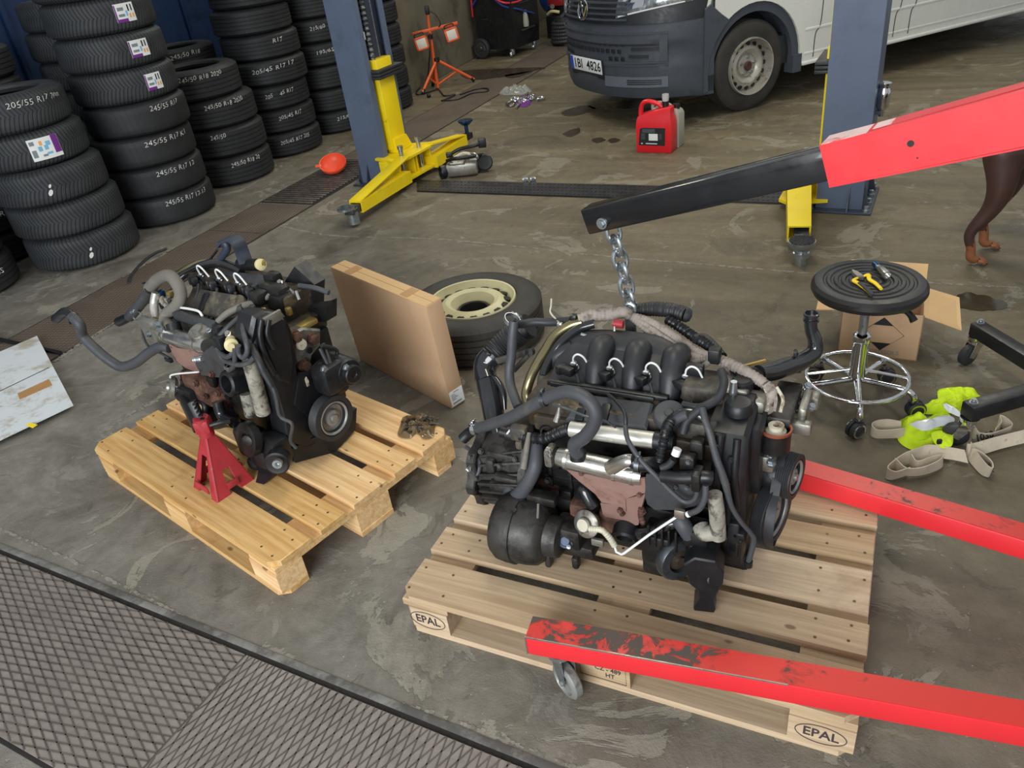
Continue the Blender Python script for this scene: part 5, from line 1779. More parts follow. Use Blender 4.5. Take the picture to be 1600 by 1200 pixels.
casting(ER, [(Vec((0.1885, 0.05, 0.5188)), (.11, .10, .05)), (Vec((0.2575, -0.03, 0.4804)), (.07, .09, .05)), (Vec((0.1931, -0.07, 0.4791)), (.06, .05, .05))], 'pump_housing', 'dusty_black', .012, False, True)
hose(ER, [(0.1292, -0.09, 0.4395), (0.1263, -0.09, 0.4794), (0.153, -0.09, 0.5163), (0.189, -0.08, 0.5243), (0.2146, -0.08, 0.5138)], .014, 'gloss_black', 'oil_breather_pipe')
hose(ER, [(0.1394, -0.1, 0.4968), (0.1623, -0.1, 0.5209), (0.1815, -0.1, 0.5324)], .0115, 'hose', 'breather_hose')
hose(ER, [(0.1714, -0.11, 0.4827), (0.1784, -0.1, 0.5125), (0.2073, -0.09, 0.546), (0.2404, -0.06, 0.5628), (0.2484, -0.03, 0.5865), (0.2303, 0.02, 0.5907)], .0105, 'black_soft', 'wiring_branch')
hose(ER, [(0.1577, -0.06, 0.5324), (0.1927, -0.07, 0.5377), (0.2156, -0.06, 0.5431), (0.2318, -0.05, 0.5624)], .008, 'black_soft', 'wiring_branch')
hose(ER, [(0.2145, -0.1, 0.5577), (0.2276, -0.12, 0.5359), (0.2432, -0.135, 0.5088), (0.2628, -0.15, 0.4536), (0.2841, -0.155, 0.395), (0.3003, -0.15, 0.3202), (0.3229, -0.14, 0.2663), (0.3439, -0.12, 0.2177), (0.3512, -0.11, 0.1837), (0.3417, -0.11, 0.1078)], [.0085, .0085, .0085, .009, .0095, .0065, .0060, .0060, .0075, .0075], 'hose', 'cable_loom', 10)
disc(ER, (0.3416, -0.11, 0.1107), (0, 0, -1), [(0, 0), (.011, 0), (.011, .018), (.006, .02), (0, .02)], 'loom_end', 'black', 14)
casting(ER, [(Vec((0.3131, -0.1, 0.1906)), (.03, .03, .018)), (Vec((0.3024, -0.1, 0.1483)), (.025, .03, .035))], 'loom_bracket', 'black', .004, False, True)
# braided harness lying over the back of the engine, in several strands
hb = [(-0.2174, 0.2, 0.5869), (-0.1839, 0.22, 0.5908), (-0.1411, 0.24, 0.5897), (-0.0947, 0.25, 0.5961), (-0.0861, 0.26, 0.5797)]
harn = hose(ER, hb, [.014, .018, .018, .017, .016], 'braid', 'wiring_harness', 12, 6, (.012, .001))
for k, (o, r_) in enumerate((((0, 0, 0), .0115), ((.0, -.02, -.012), .010), ((0, -.036, -.024), .009))):
    base = [(-0.0821, 0.26, 0.5801), (-0.0308, 0.245, 0.5815), (0.0293, 0.22, 0.5711), (0.0889, 0.19, 0.5563), (0.1396, 0.16, 0.5499), (0.1907, 0.12, 0.5644)]
    P = []
    for i, p in enumerate(base):
        f_ = math.sin(PI * i / 5)
        P.append(Vec(p) + Vec(o) * f_)
    hose(harn, P, r_, 'braid', 'harness_strand', 10, 6, (.010, .0007))
hose(ER, [(0.1907, 0.12, 0.5644), (0.2354, 0.1, 0.5632), (0.279, 0.08, 0.5586), (0.3134, 0.07, 0.5471), (0.3314, 0.06, 0.5409)], [.013, .0145, .015, .014, .012], 'braid', 'wiring_harness', 12, 6, (.010, .0012))
hose(ER, [(0.3312, 0.06, 0.5447), (0.3479, 0.05, 0.5307), (0.3373, 0.04, 0.5002), (0.3508, 0.02, 0.4925)], [.012, .013, .016, .012], 'braid', 'wiring_harness', 12, 6, (.010, .001))
for k, (dx, dy) in enumerate(((-6, 0), (10, 8), (24, 2))):
    MB().tube([Vec((0.3322, 0.055, 0.5441)) + Vec((.001 * dx, 0, 0)), Vec((0.3462, 0.045, 0.522)) + Vec((.0012 * dx, 0, -.002 * k)), Vec((0.3506, 0.02, 0.4963)) + Vec((.001 * dx, 0, 0))], .0045, 6, 5).build('harness_wire', 'ceramic' if k != 1 else 'braid', ER, False)
casting(ER, [(Vec((0.1952, 0.1, 0.5844)), (.030, .03, .04)), (Vec((0.1553, 0.06, 0.5587)), (.045, .022, .03)), (Vec((-0.2291, 0.2, 0.5876)), (.02, .022, .022))], 'connector_block', 'black', .004, False, True)
hose(ER, [(0.1586, 0.06, 0.5593), (0.1737, 0.08, 0.5615), (0.1887, 0.1, 0.5717)], .008, 'hose_dusty', 'wiring_branch')
hose(ER, [(-0.0758, 0.3, 0.5795), (-0.028, 0.31, 0.5841), (0.0295, 0.31, 0.5844), (0.068, 0.3, 0.5815)], [.019, .021, .021, .021], 'black_soft', 'corrugated_air_hose', 14, 6, (.009, .0012))
disc(ER, (0.068, 0.3, 0.5815), (1, .1, -.25), [(.021, -.005), (.021, .004), (.015, .013), (0, .016)], 'hose_bung', 'black_soft', 18)
hose(ER, [(0.0221, 0.27, 0.5769), (0.0651, 0.25, 0.5679), (0.1097, 0.22, 0.5611), (0.153, 0.19, 0.5591), (0.1915, 0.16, 0.5574)], .0125, 'black', 'corrugated_conduit', 12, 6, (.011, .003))
hose(ER, [(0.1149, 0.2, 0.5646), (0.1384, 0.22, 0.5608), (0.1763, 0.18, 0.5599), (0.2064, 0.14, 0.5591)], .012, 'black_soft', 'wiring_branch')
# lifting eye, red plug and odd ends under the hook
mb = MB()
e = Vec((-0.0851, 0.27, 0.5788))
mb.beam(e + Vec((0, 0, -.10)), e + Vec((0, 0, .02)), .034, .008, (0, -1, 0), .003)
mb.tube([e + Vec((.014 * math.cos(q_), 0, .02 + .016 * math.sin(q_))) for q_ in [2 * PI * i / 12 for i in range(12)]], .006, 8, 2, True)
mb.build('lifting_eye', 'zinc', ER, False)
MB().tube([(-0.1098, 0.2, 0.5857), (-0.0818, 0.2, 0.5852)], .012, 10).build('red_plug', 'red_jack', ER, False)
MB().tube([(-0.1046, 0.19, 0.5815), (-0.1022, 0.18, 0.5588)], .004, 8).tube([(-0.1398, 0.19, 0.5607), (-0.1171, 0.19, 0.5596), (-0.1253, 0.18, 0.5516)], .005, 8).build('terminal_pins', 'alu_bright', ER, False)
MB().tube([(-0.1937, 0.16, 0.5617), (-0.171, 0.16, 0.5565), (-0.1482, 0.16, 0.5533)], .005, 8).build('dipstick_tube', 'steel_dark', ER, False)
# intake elbow: bellows, flange, gloss elbow
hose(ER, [(-0.4181, 0.24, 0.5066), (-0.4515, 0.23, 0.4808), (-0.4804, 0.21, 0.4562), (-0.5043, 0.18, 0.4332)], [.040, .040, .039, .037], 'black_soft', 'intake_bellows', 20, 8, (.0105, .0024))
disc(ER, (-0.4159, 0.245, 0.5078), (.75, .2, .45), [(.036, -.01), (.042, -.008), (.042, .012), (.038, .018), (0, .014)], 'bellows_mouth', 'black', 24)
clip(ER, (-0.4315, 0.2, 0.5568), (.5, 0, .8), .024, .012, 'zinc')
be = hose(ER, [(-0.4991, 0.18, 0.4385), (-0.5192, 0.16, 0.4149), (-0.514, 0.135, 0.3935), (-0.4943, 0.11, 0.3795)], [.038, .038, .035, .034], 'gloss_black', 'intake_elbow', 20, 8)
clip(be, (-0.5017, 0.18, 0.4358), Vec((-0.5192, 0.16, 0.4149)) - Vec((-0.4991, 0.18, 0.4385)), .0385, .012, 'black', 'elbow_collar')
for dx in (0, 1):
    MB().beam((-0.4753, 0.15, 0.4366), (-0.3592, 0.17, 0.478), .012, .02, (0, 0, 1), .003).beam((-0.411, 0.13, 0.4221), (-0.3592, 0.17, 0.478), .012, .014, (0, 0, 1), .003).build('elbow_stay', 'dusty_black', be, False)
    break
disc(be, (-0.3656, 0.165, 0.4755), (0, -1, .3), [(.004, -.01), (.013, -.01), (.013, .008), (.004, .008), (.004, -.01)], 'stay_eye', 'black', 16)
hose(ER, [(-0.4958, 0.11, 0.3838), (-0.4736, 0.08, 0.3554), (-0.4529, 0.05, 0.318), (-0.4359, 0.02, 0.2851), (-0.4146, -0.01, 0.2681), (-0.3759, -0.05, 0.2347), (-0.3499, -0.09, 0.2047), (-0.3301, -0.12, 0.1809)], [.034, .034, .033, .030, .025, .023, .022, .021], 'gloss_black', 'intercooler_pipe', 20, 8)
MB().tube([(-0.5036, 0.115, 0.3934), (-0.4651, 0.11, 0.3982), (-0.4299, 0.085, 0.3738), (-0.4145, 0.055, 0.3313)], [.006, .010, .010, .006], 10, 6).build('moulded_flange', 'gloss_black', ER, False)
hose(ER, [(-0.3295, -0.12, 0.1858), (-0.3218, -0.14, 0.1706), (-0.2862, -0.155, 0.2018), (-0.2472, -0.155, 0.2627), (-0.2293, -0.14, 0.3092), (-0.2358, -0.11, 0.3383), (-0.2506, -0.08, 0.3618)], [.021, .0215, .021, .020, .020, .020, .020], 'hose', 'intercooler_hose', 16, 8)
hose(ER, [(-0.2559, -0.1, 0.3878), (-0.2533, -0.13, 0.3578), (-0.2533, -0.15, 0.3289), (-0.2548, -0.16, 0.3096)], [.006, .0085, .0085, .0095], 'hose_dusty', 'drain_hose', 10)
# dark pipe, warm reflection put into its colour, and its gloss black neighbour
hose(ER, [(-0.2043, 0.2, 0.5782), (-0.2365, 0.19, 0.5691), (-0.2737, 0.16, 0.547), (-0.2916, 0.12, 0.5161), (-0.3053, 0.09, 0.4888), (-0.3174, 0.06, 0.4574), (-0.3223, 0.03, 0.4186), (-0.3023, 0, 0.4021), (-0.2662, -0.03, 0.3896), (-0.2468, -0.04, 0.3828)], .0148, 'gold_reflect', 'metal_air_pipe', 16, 8)
hose(ER, [(-0.2463, -0.04, 0.3872), (-0.2258, -0.06, 0.3877), (-0.2082, -0.09, 0.3928)], [.0165, .018, .0175], 'black', 'pipe_end_sleeve', 16, 6, None, True)
hose(ER, [(-0.1695, 0.2, 0.5763), (-0.2091, 0.18, 0.5654), (-0.246, 0.14, 0.5407), (-0.268, 0.11, 0.5083), (-0.2775, 0.08, 0.4819), (-0.2773, 0.06, 0.4683)], .0128, 'gloss_black', 'black_air_pipe', 14, 8)
disc(ER, (-0.2761, 0.055, 0.4587), (.1, .3, .8), [(0, -.016), (.0155, -.016), (.0165, .010), (.013, .016), (0, .016)], 'pipe_socket', 'dusty_black', 18)
hose(ER, [(-0.2489, 0.22, 0.5664), (-0.3152, 0.22, 0.5528), (-0.3604, 0.21, 0.5538), (-0.3889, 0.19, 0.5544), (-0.4025, 0.16, 0.5664)], .0125, 'black_soft', 'breather_hose', 14)
hose(ER, [(-0.3979, 0.15, 0.5807), (-0.3982, 0.13, 0.5426), (-0.3932, 0.1, 0.4956), (-0.3946, 0.08, 0.4591), (-0.3869, 0.06, 0.4284), (-0.3627, 0.03, 0.407), (-0.336, 0, 0.3915)], .0145, 'hose', 'breather_downpipe', 14, 8)
MB().tube([(-0.2693, 0.2, 0.5597), (-0.2974, 0.22, 0.5669), (-0.3216, 0.24, 0.5749), (-0.3223, 0.25, 0.5909), (-0.3284, 0.27, 0.6036)], .0028, 6, 6).build('loose_wire', 'ceramic', ER, False)
casting(ER, [(Vec((-0.2711, 0.19, 0.5606)), (.016, .014, .024))], 'wire_lug', 'alu_bright', .003)
# front hose from the open stub, looping over to the exhaust cooler
hose(ER, [(-0.4379, -0.07, 0.3448), (-0.3672, -0.1, 0.3954), (-0.2894, -0.13, 0.4526), (-0.2165, -0.15, 0.5125), (-0.1607, -0.16, 0.5574), (-0.1085, -0.17, 0.5894), (-0.0667, -0.18, 0.5994), (-0.0308, -0.19, 0.5883), (-0.016, -0.195, 0.5611), (-0.0249, -0.195, 0.5255), (-0.0516, -0.19, 0.4818), (-0.0859, -0.18, 0.4434), (-0.0881, -0.165, 0.4034)], [.0165] * 8 + [.0175, .0175, .0175, .0180, .0180], 'hose', 'coolant_hose', 16, 8)
clip(ER, (-0.1682, -0.16, 0.5522), (1, 0, .2), .0170, .013, 'steel_dark')
disc(ER, (-0.0891, -0.16, 0.3933), (.05, -.2, -1), [(0, -.012), (.0215, -.012), (.0215, .012), (0, .012)], 'hose_collar', 'black', 20)
clip(ER, (-0.4517, -0.065, 0.3362), (1, 0, .25), .0165, .014, 'chrome')
hose(ER, [(-0.4504, -0.065, 0.3365), (-0.476, -0.06, 0.3139), (-0.4979, -0.07, 0.293)], [.0145, .0165, .017], 'black', 'open_stub', 16, 6, None, True)
disc(ER, (-0.3266, -0.08, 0.3546), (1, 0, -.1), [(.013, -.03), (.016, -.03), (.016, -.012), (.021, -.010), (.021, .02), (.016, .022), (.016, .05), (0, .05)], 'coolant_joint', 'black', 20)
MB().tube([(-0.33, -0.095, 0.3644), (-0.3129, -0.1, 0.3846), (-0.3077, -0.1, 0.3638)], .003, 6, 5).build('joint_clip', 'white_plastic', ER, False)
hose(ER, [(-0.3032, -0.085, 0.363), (-0.2521, -0.1, 0.3713), (-0.205, -0.1, 0.3813), (-0.1572, -0.1, 0.4125), (-0.1265, -0.1, 0.4293)], .0155, 'black', 'corrugated_pipe', 14, 6, (.009, .002))
casting(ER, [(Vec((-0.2916, -0.09, 0.3733)), (.05, .03, .045)), (Vec((-0.2967, -0.09, 0.3325)), (.022, .02, .03))], 'thermostat_housing', 'dusty_black', .007)
MB().tube([(-0.1566, -0.1, 0.4988), (-0.1605, -0.105, 0.4731), (-0.1659, -0.11, 0.4509)], [.003, .006, .009], 8, 4).build('glow_plug_sensor', 'alu_bright', ER, False)
MB().tube([(-0.1741, -0.13, 0.5192), (-0.1298, -0.12, 0.505), (-0.0737, -0.13, 0.4987), (-0.0234, -0.12, 0.486), (-0.001, -0.11, 0.4639)], .0035, 6, 5).build('clip_wire', 'steel_dark', ER, False)
hose(ER, [(-0.0521, -0.02, 0.4982), (-0.013, -0.06, 0.5071), (0.0248, -0.11, 0.5121), (0.0338, -0.13, 0.4848)], .005, 'black_soft', 'thin_lead', 8)
# coolant pipe standing out behind, ending in a ribbed neck
hose(ER, [(0.3011, 0.12, 0.5341), (0.3237, 0.16, 0.5176), (0.3536, 0.22, 0.5026), (0.3848, 0.28, 0.4904), (0.4085, 0.32, 0.4975), (0.4079, 0.33, 0.5285), (0.3951, 0.33, 0.5631), (0.392, 0.33, 0.6022)], [.022, .024, .025, .024, .022, .019, .017, .0165], 'gloss_black', 'rear_coolant_pipe', 16, 8)
for px_ in (0, 1):
    disc(ER, ((0.3929, 0.33, 0.5905) if px_ else (0.3923, 0.33, 0.6062)), (0, 0, 1), [(.016, -.004), (.0205, -.003), (.0205, .003), (.016, .004), (.016, -.004)], 'pipe_bead', 'gloss_black', 18)
clip(ER, (0.3759, 0.26, 0.4946), (1, .2, .2), .0248, .012, 'black', 'pipe_clip')
MB().beam((0.2666, 0.1, 0.5621), (0.3136, 0.14, 0.5633), .006, .006).build('brass_strip', 'brass', ER, False)
hose(ER, [(0.2475, 0.08, 0.53), (0.2761, 0.1, 0.5264), (0.2986, 0.12, 0.5179)], .03, 'black', 'water_outlet', 16)
hose(ER, [(0.2653, 0, 0.5783), (0.2647, 0, 0.5478), (0.2668, 0, 0.5289)], [.008, .011, .007], 'zinc', 'spacer_stud', 12)

# gearbox
gb = MB()
gb.prism([(p[0], p[1]) for p in scallop(.165, 9, .012, 1.0, .03, .20)], -.292, -.268, YZ, .003)
gbx = gb.build('bell_housing_flange', 'gear', ER, False)
gb = MB()
secs = []
for x, s_, cy_, cz_ in ((-.285, .165, .03, .20), (-.33, .155, .02, .19), (-.38, .135, .01, .18), (-.44, .125, .0, .175)):
    secs.append([(x, cy_ + s_ * math.cos(a) * (1.0 if abs(math.cos(a)) < .8 else .94), cz_ + s_ * .92 * math.sin(a)) for a in [2 * PI * i / 28 for i in range(28)]])
gb.loft(secs[::-1])
for i in range(9):
    a = PI * .75 + i * .22
    for x0, x1, k in ((-.29, -.43, .0),):
        gb.beam((x0, .03 + .160 * math.cos(a), .20 + .148 * math.sin(a)), (x1, .0 + .128 * math.cos(a), .175 + .118 * math.sin(a)), .008, .018, (0, math.cos(a), math.sin(a)), .002)
gbx = gb.build('gearbox', 'gear', ER, False)
ge = MB()
ge.prism([(p[0], p[1]) for p in scallop(.128, 8, .016, .95, .0, .175)], -.468, -.440, YZ, .004)
ge.build('gearbox_end_cover', 'gear', gbx, False)
bolts(gbx, [(-.445, .005 + .136 * math.cos(a), .175 + .128 * math.sin(a)) for a in [PI * (.55 + .25 * i / 1.0) for i in range(5)]], (1, 0, 0), .007, 'gear')
casting(gbx, [((-.36, -.075, .265), (.10, .05, .05)), ((-.34, -.115, .19), (.11, .04, .035)), ((-.39, -.10, .245), (.03, .04, .06)), ((-.33, -.13, .235), (.08, .03, .022))], 'selector_housing', 'gear', .01)
MB().tube([(-0.4986, -0.06, 0.2573), (-0.4582, -0.08, 0.2524), (-0.4316, -0.1, 0.2451), (-0.4288, -0.12, 0.223), (-0.434, -0.13, 0.2104)], .0058, 8, 6).build('breather_pipe', 'hose', gbx, False)
bolts(gbx, [(-0.4298, -0.09, 0.2766), (-0.457, -0.11, 0.2655)], (0, -1, .5), .007, 'gear')
bolts(gbx, [(-0.3558, -0.12, 0.264), (-0.4279, -0.14, 0.215), (-0.3084, -0.11, 0.2905)], (0, -1, .5), .006, 'gear')
MB().tube([(-0.4687, -0.12, 0.2277), (-0.4587, -0.12, 0.223), (-0.4536, -0.12, 0.2408)], .006, 8, 4).build('selector_lever', 'zinc', gbx, False)
dc = Vec((0, -.185, .108))
dr = MB().lathe([(0, -.345), (.060, -.345), (.088, -.338), (.100, -.320), (.103, -.290), (.103, -.270), (.098, -.268), (.096, -.235), (.090, -.205), (.078, -.192), (.060, -.186), (.056, -.150), (.046, -.145), (0, -.145)],
                Mat(((0, 0, 1, 0), (1, 0, 0, dc.y), (0, 1, 0, dc.z), (0, 0, 0, 1))), 40).build('differential_housing', 'gear', ER, False)
bolts(dr, [(-.27, dc.y + .085 * math.cos(a), dc.z + .098 * math.sin(a)) for a in (PI * .45, PI * .62)], (0, -.2, 1), .009, 'gear')
casting(dr, [((-.215, -.145, .205), (.09, .04, .03)), ((-.26, -.18, .012), (.03, .04, .024)), ((-.19, -.20, .03), (.02, .03, .05))], 'housing_boss', 'gear', .008, False, True)
MB().tube([(-0.179, -0.24, 0.271), (-0.177, -0.25, 0.2555), (-0.1809, -0.25, 0.2298)], .0032, 6, 4).build('housing_stud', 'hose_dusty', dr, False)
os_ = Vec((-0.1325, -0.205, 0.1161))
sl = casting(ER, [(os_ + Vec((0, .045, .0)), (.085, .08, .075)), (os_ + Vec((.03, .05, -.045)), (.09, .07, .045)), (os_ + Vec((.02, .02, -.085)), (.022, .03, .045)), (os_ + Vec((-.055, .02, -.06)), (.022, .03, .03))], 'output_casting', 'gear', .014)
disc(sl, os_ + Vec((0, .008, 0)), (.15, -1, .35), [(0, -.01), (.023, -.01), (.023, .004), (.017, .006), (.016, .003), (.013, .003), (.012, .007), (0, .007)], 'output_seal', 'post', 26)
disc(sl, Vec((-0.1168, -0.212, 0.1107)), (.15, -1, .35), [(0, -.004), (.006, -.004), (.006, .004), (.003, .004), (0, .002)], 'locating_pin', 'zinc', 14)
rr_ = random.Random(4)
for k in range(34):
    p = Vec((rr_.uniform(-.24, .2), -.08 - rr_.random() * .02, rr_.uniform(.06, .36)))
    if k % 3:
        mb = MB().box(p, (rr_.uniform(.012, .04), rr_.uniform(.012, .03), rr_.uniform(.012, .04)), None, .003)
    else:
        mb = MB().hexbolt(p, (0, -1, .2), .007, .008)
    mb.build('cast_boss', 'oily', blk, False)


# ------------------------------------------------------------------ engine without gearbox on the yellow pallet
EL = thing('car_engine', 'black diesel engine without gearbox propped on the yellow pallet by a red jack stand', 'engine', (-0.98, 2.55, 0.144), rad(-40), 'diesel engines standing on pallets')
blk = casting(EL, [((-.01, .08, .27), (.64, .24, .30)), ((.02, .06, .13), (.56, .22, .14)), ((-.08, -.05, .27), (.40, .05, .16)), ((.14, -.06, .19), (.18, .08, .12))], 'engine_block', 'oily')
mb = MB()
for x in (-.26, -.18, -.10, -.02, .06, .14, .2):
    mb.box((x, -.05, .20), (.014, .03, .20), None, .003)
for z in (.16, .25, .34):
    mb.box((-.02, -.045, z), (.5, .02, .012), None, .003)
mb.build('block_ribs', 'oily', blk, False)
mb = MB()
mb.loft([[(-.24, -.05, .012), (.30, -.085, .004), (.385, .03, .004), (.36, .16, .012), (-.22, .17, .012)], [(-.26, -.07, .09), (.33, -.11, .09), (.36, .0, .09), (.36, .19, .09), (-.26, .20, .09)]])
mb.build('oil_sump', 'black', EL, False)
casting(EL, [((-.02, .09, .44), (.62, .26, .07)), ((-.04, .17, .51), (.58, .14, .10))], 'cylinder_head', 'oily_brown', .012)
mb = MB()
q = [Vec((-0.2866, 0.16, 0.5525)), Vec((0.0751, 0.18, 0.5786)), Vec((0.1227, 0.13, 0.5471)), Vec((-0.3223, 0.11, 0.5282))]
mb.loft([[p + Vec((0, .01, -.08)) for p in q], [p for p in q], [q[0].lerp(q[2], .05) + Vec((0, 0, .008)), q[1].lerp(q[3], .05) + Vec((0, 0, .008)), q[2].lerp(q[0], .05) + Vec((0, 0, .008)), q[3].lerp(q[1], .05) + Vec((0, 0, .008))]])
mb.build('intake_manifold', 'cover_grey', EL, False)
for k, (p, lp) in enumerate((((-0.2326, 0.105, 0.5558), 1), ((-0.1254, 0.11, 0.5559), 1), ((-0.0224, 0.115, 0.5558), 1), ((0.0748, 0.12, 0.5616), 0))):
    injector(EL, p, -.25, 1.25, bool(lp))
q = [Vec((-0.2463, 0.06, 0.534)), Vec((0.0366, 0.06, 0.557)), Vec((-0.001, -0.01, 0.4979)), Vec((-0.2548, -0.005, 0.4699))]
mb = MB().loft([[p + Vec((0, .02, -.06)) for p in q], [p + Vec((0, 0, -.006)) for p in q], [q[0].lerp(q[2], .03), q[1].lerp(q[3], .03), q[2].lerp(q[0], .03), q[3].lerp(q[1], .03)]])
cv = mb.build('engine_cover', 'dusty_black', EL, False)
f0_ = q[3].lerp(q[2], .08); f1_ = q[3].lerp(q[2], .92)
mb = MB()
for k in range(8):
    p = f0_.lerp(f1_, k / 7)
    mb.box(p + Vec((0, -.004, -.030)), (.010, .012, .042), None, .003)
mb.build('cover_ribs', 'cover_grey', cv, False)
a = q[3].lerp(q[2], .45).lerp(q[0].lerp(q[1], .45), .45) + Vec((0, 0, .001))
MB().box((0, 0, 0), (.034, .07, .014), frame(a, q[2] - q[3], q[0] - q[3]), .006).build('cover_recess', 'black', cv, False)
disc(EL, Vec((0.0408, 0.03, 0.5406)) - Vec((0, -.01, .03)), (.03, -.25, 1), [(0, 0), (.046, 0), (.048, .012), (.046, .024), (.041, .030), (.034, .028), (.014, .028), (.012, .033), (0, .033)], 'oil_filler_cap', 'dusty_black', 32)
# hoses at the gearbox end
hose(EL, [(-0.4866, 0.02, 0.5054), (-0.3707, 0.01, 0.5673), (-0.2636, 0, 0.6048), (-0.2075, -0.01, 0.5885), (-0.1992, -0.015, 0.5476), (-0.2283, -0.03, 0.5036), (-0.2806, -0.05, 0.4697), (-0.2741, -0.07, 0.4475), (-0.2136, -0.085, 0.4414)], .0225, 'hose_dusty', 'bent_coolant_hose', 18, 8)
disc(EL, (-0.1982, -0.085, 0.4414), (.35, -.25, -.7), [(0, -.02), (.026, -.02), (.027, .018), (0, .018)], 'hose_collar', 'black', 22)
hose(EL, [(-0.4538, 0.02, 0.5215), (-0.5576, 0.015, 0.4459), (-0.6698, 0.01, 0.3723), (-0.7215, 0.005, 0.3382)], .0215, 'hose', 'coolant_hose', 16, 8)
clip(EL, (-0.4739, 0.02, 0.5077), Vec((-0.4538, 0.02, 0.5215)) - Vec((-0.5576, 0.015, 0.4459)), .0225, .012, 'black')
clip(EL, (-0.5907, -0.02, 0.3811), (1, 0, .4), .016, .012, 'zinc')
hose(EL, [(-0.7113, 0.005, 0.344), (-0.7623, 0, 0.3209), (-0.8174, -0.005, 0.2988)], [.0175, .019, .020], 'black', 'open_stub', 16, 6, None, True)
hose(EL, [(-0.4088, 0, 0.5084), (-0.4158, -0.02, 0.4689), (-0.3875, -0.05, 0.4274)], .016, 'silver_paint', 'silver_pipe', 16)
hose(EL, [(-0.4083, 0.1, 0.538), (-0.3603, 0.12, 0.5609), (-0.3084, 0.15, 0.5811), (-0.2736, 0.17, 0.5835)], .0135, 'gold_reflect', 'metal_air_pipe', 14, 8)
hose(EL, [(-0.3759, 0.09, 0.5311), (-0.3433, 0.12, 0.5537), (-0.2784, 0.15, 0.5793), (-0.1983, 0.17, 0.5921), (-0.1281, 0.18, 0.583), (-0.0861, 0.18, 0.5705)], .0165, 'gloss_black', 'black_air_pipe', 14, 8)
hose(EL, [(-0.4159, 0.03, 0.4933), (-0.3899, 0, 0.4781), (-0.3439, -0.01, 0.4579), (-0.3368, -0.04, 0.4466)], .008, 'braid', 'wiring_branch')
for p_, m_ in ((((-0.4099, 0.02, 0.4956)), 'socket_blue'), (((-0.3593, 0.01, 0.4827)), 'alu_bright'), (((-0.3921, 0, 0.4572)), 'black'), (((-0.3656, 0.03, 0.4959)), 'brass')):
    casting(EL, [(Vec(p_), (.024, .022, .028))], 'connector_block', m_, .005)
MB().tube([(-0.2105, -0.03, 0.4993), (-0.1416, -0.035, 0.5102), (-0.072, -0.04, 0.517), (-0.0474, -0.045, 0.5054)], .0045, 8, 5).build('pale_fuel_pipe', 'white_plastic', EL, False)
MB().beam((-0.218, -0.05, 0.4792), (0.0458, -0.06, 0.4915), .03, .03, (0, 0, 1), .006).build('fuel_rail', 'cover_grey', EL, False)
# exhaust cooler, flange and valve
a, b = Vec((-0.2545, -0.1, 0.4133)), Vec((0.0358, -0.11, 0.4379))
d = (b - a).normalized()
sm = MB().lathe([(0, 0), (.026, 0), (.030, .012), (.030, (b - a).length - .02), (.025, (b - a).length), (0, (b - a).length)], axis_frame(a, d), 26).build('exhaust_cooler', 'alu_bright', EL, False)
for t_ in (.10, .85):
    clip(sm, a.lerp(b, t_), d, .030, .010, 'alu', 'band', False)
fl = casting(EL, [(Vec((-0.3504, -0.095, 0.4166)), (.10, .035, .085)), (Vec((-0.2788, -0.1, 0.4078)), (.06, .05, .06))], 'cooler_flange', 'alu', .012)
bolts(fl, [(-0.3402, -0.12, 0.4043), (-0.2422, -0.12, 0.4659), (-0.2267, -0.12, 0.4496)], (0, -1, .3), .009, 'zinc')
MB().tube([(-0.4281, -0.08, 0.4268), (-0.4256, -0.1, 0.3819), (-0.4005, -0.11, 0.3367), (-0.2953, -0.12, 0.3322), (-0.2482, -0.12, 0.3229)], .005, 8, 6).build('bracket_wire', 'steel_dark', EL, False)
casting(EL, [(Vec((-0.2584, -0.12, 0.3148)), (.04, .015, .018))], 'wire_plug', 'black', .004)
vv = disc(EL, (-0.0105, -0.09, 0.4564), (.1, -.35, 1), [(0, -.03), (.040, -.03), (.041, .02), (.036, .03), (.020, .033), (.018, .040), (0, .040)], 'recirculation_valve', 'alu', 26)
bolts(vv, [(-0.0234, -0.1, 0.484), (0.0647, -0.1, 0.5003), (-0.0185, -0.07, 0.4763)], (.1, -.35, 1), .008, 'zinc')
hs = sheet([(-0.257, -0.1, 0.3754), (-0.1672, -0.115, 0.3841), (0.024, -0.12, 0.4161), (0.0087, -0.115, 0.3838), (-0.1169, -0.1, 0.283), (-0.1982, -0.1, 0.2827), (-0.2534, -0.1, 0.3037)], (0, .008, 0), 'heat_shield', 'copper', EL)
hp = sheet([(-0.0437, -0.135, 0.3586), (0.0725, -0.14, 0.4449), (0.1187, -0.14, 0.4714), (0.1753, -0.14, 0.4695), (0.1786, -0.14, 0.4333), (0.1828, -0.14, 0.4157), (0.0761, -0.13, 0.3309), (-0.0392, -0.13, 0.3102)], (0, .006, 0), 'dark_heat_plate', 'cover_grey', EL)
for k in range(2):
    MB().tube([(-0.0218, -0.14, 0.3847), (0.0334, -0.14, 0.4023)], .010, 10, 6, False, True, (.012, .002)).build('sprung_bolt', 'zinc', EL, False)
    break
casting(EL, [(Vec((-0.1266, -0.09, 0.2186)), (.17, .09, .12)), (Vec((-0.0524, -0.09, 0.1898)), (.12, .08, .08)), (Vec((-0.2414, -0.07, 0.2117)), (.09, .07, .08))], 'turbo_housing', 'rust', .03)
disc(EL, (0.1518, -0.15, 0.3368), (-.05, -1, .25), [(0, -.06), (.046, -.06), (.046, .0), (.040, .006), (.031, .004), (.029, -.045), (0, -.045)], 'turbo_inlet', 'black', 28)
bolts(EL, [(-0.0894, -0.14, 0.2649), (0.0497, -0.14, 0.3427), (0.0439, -0.14, 0.2611), (-0.0558, -0.14, 0.2188)], (0, -1, .3), .009, 'rust')
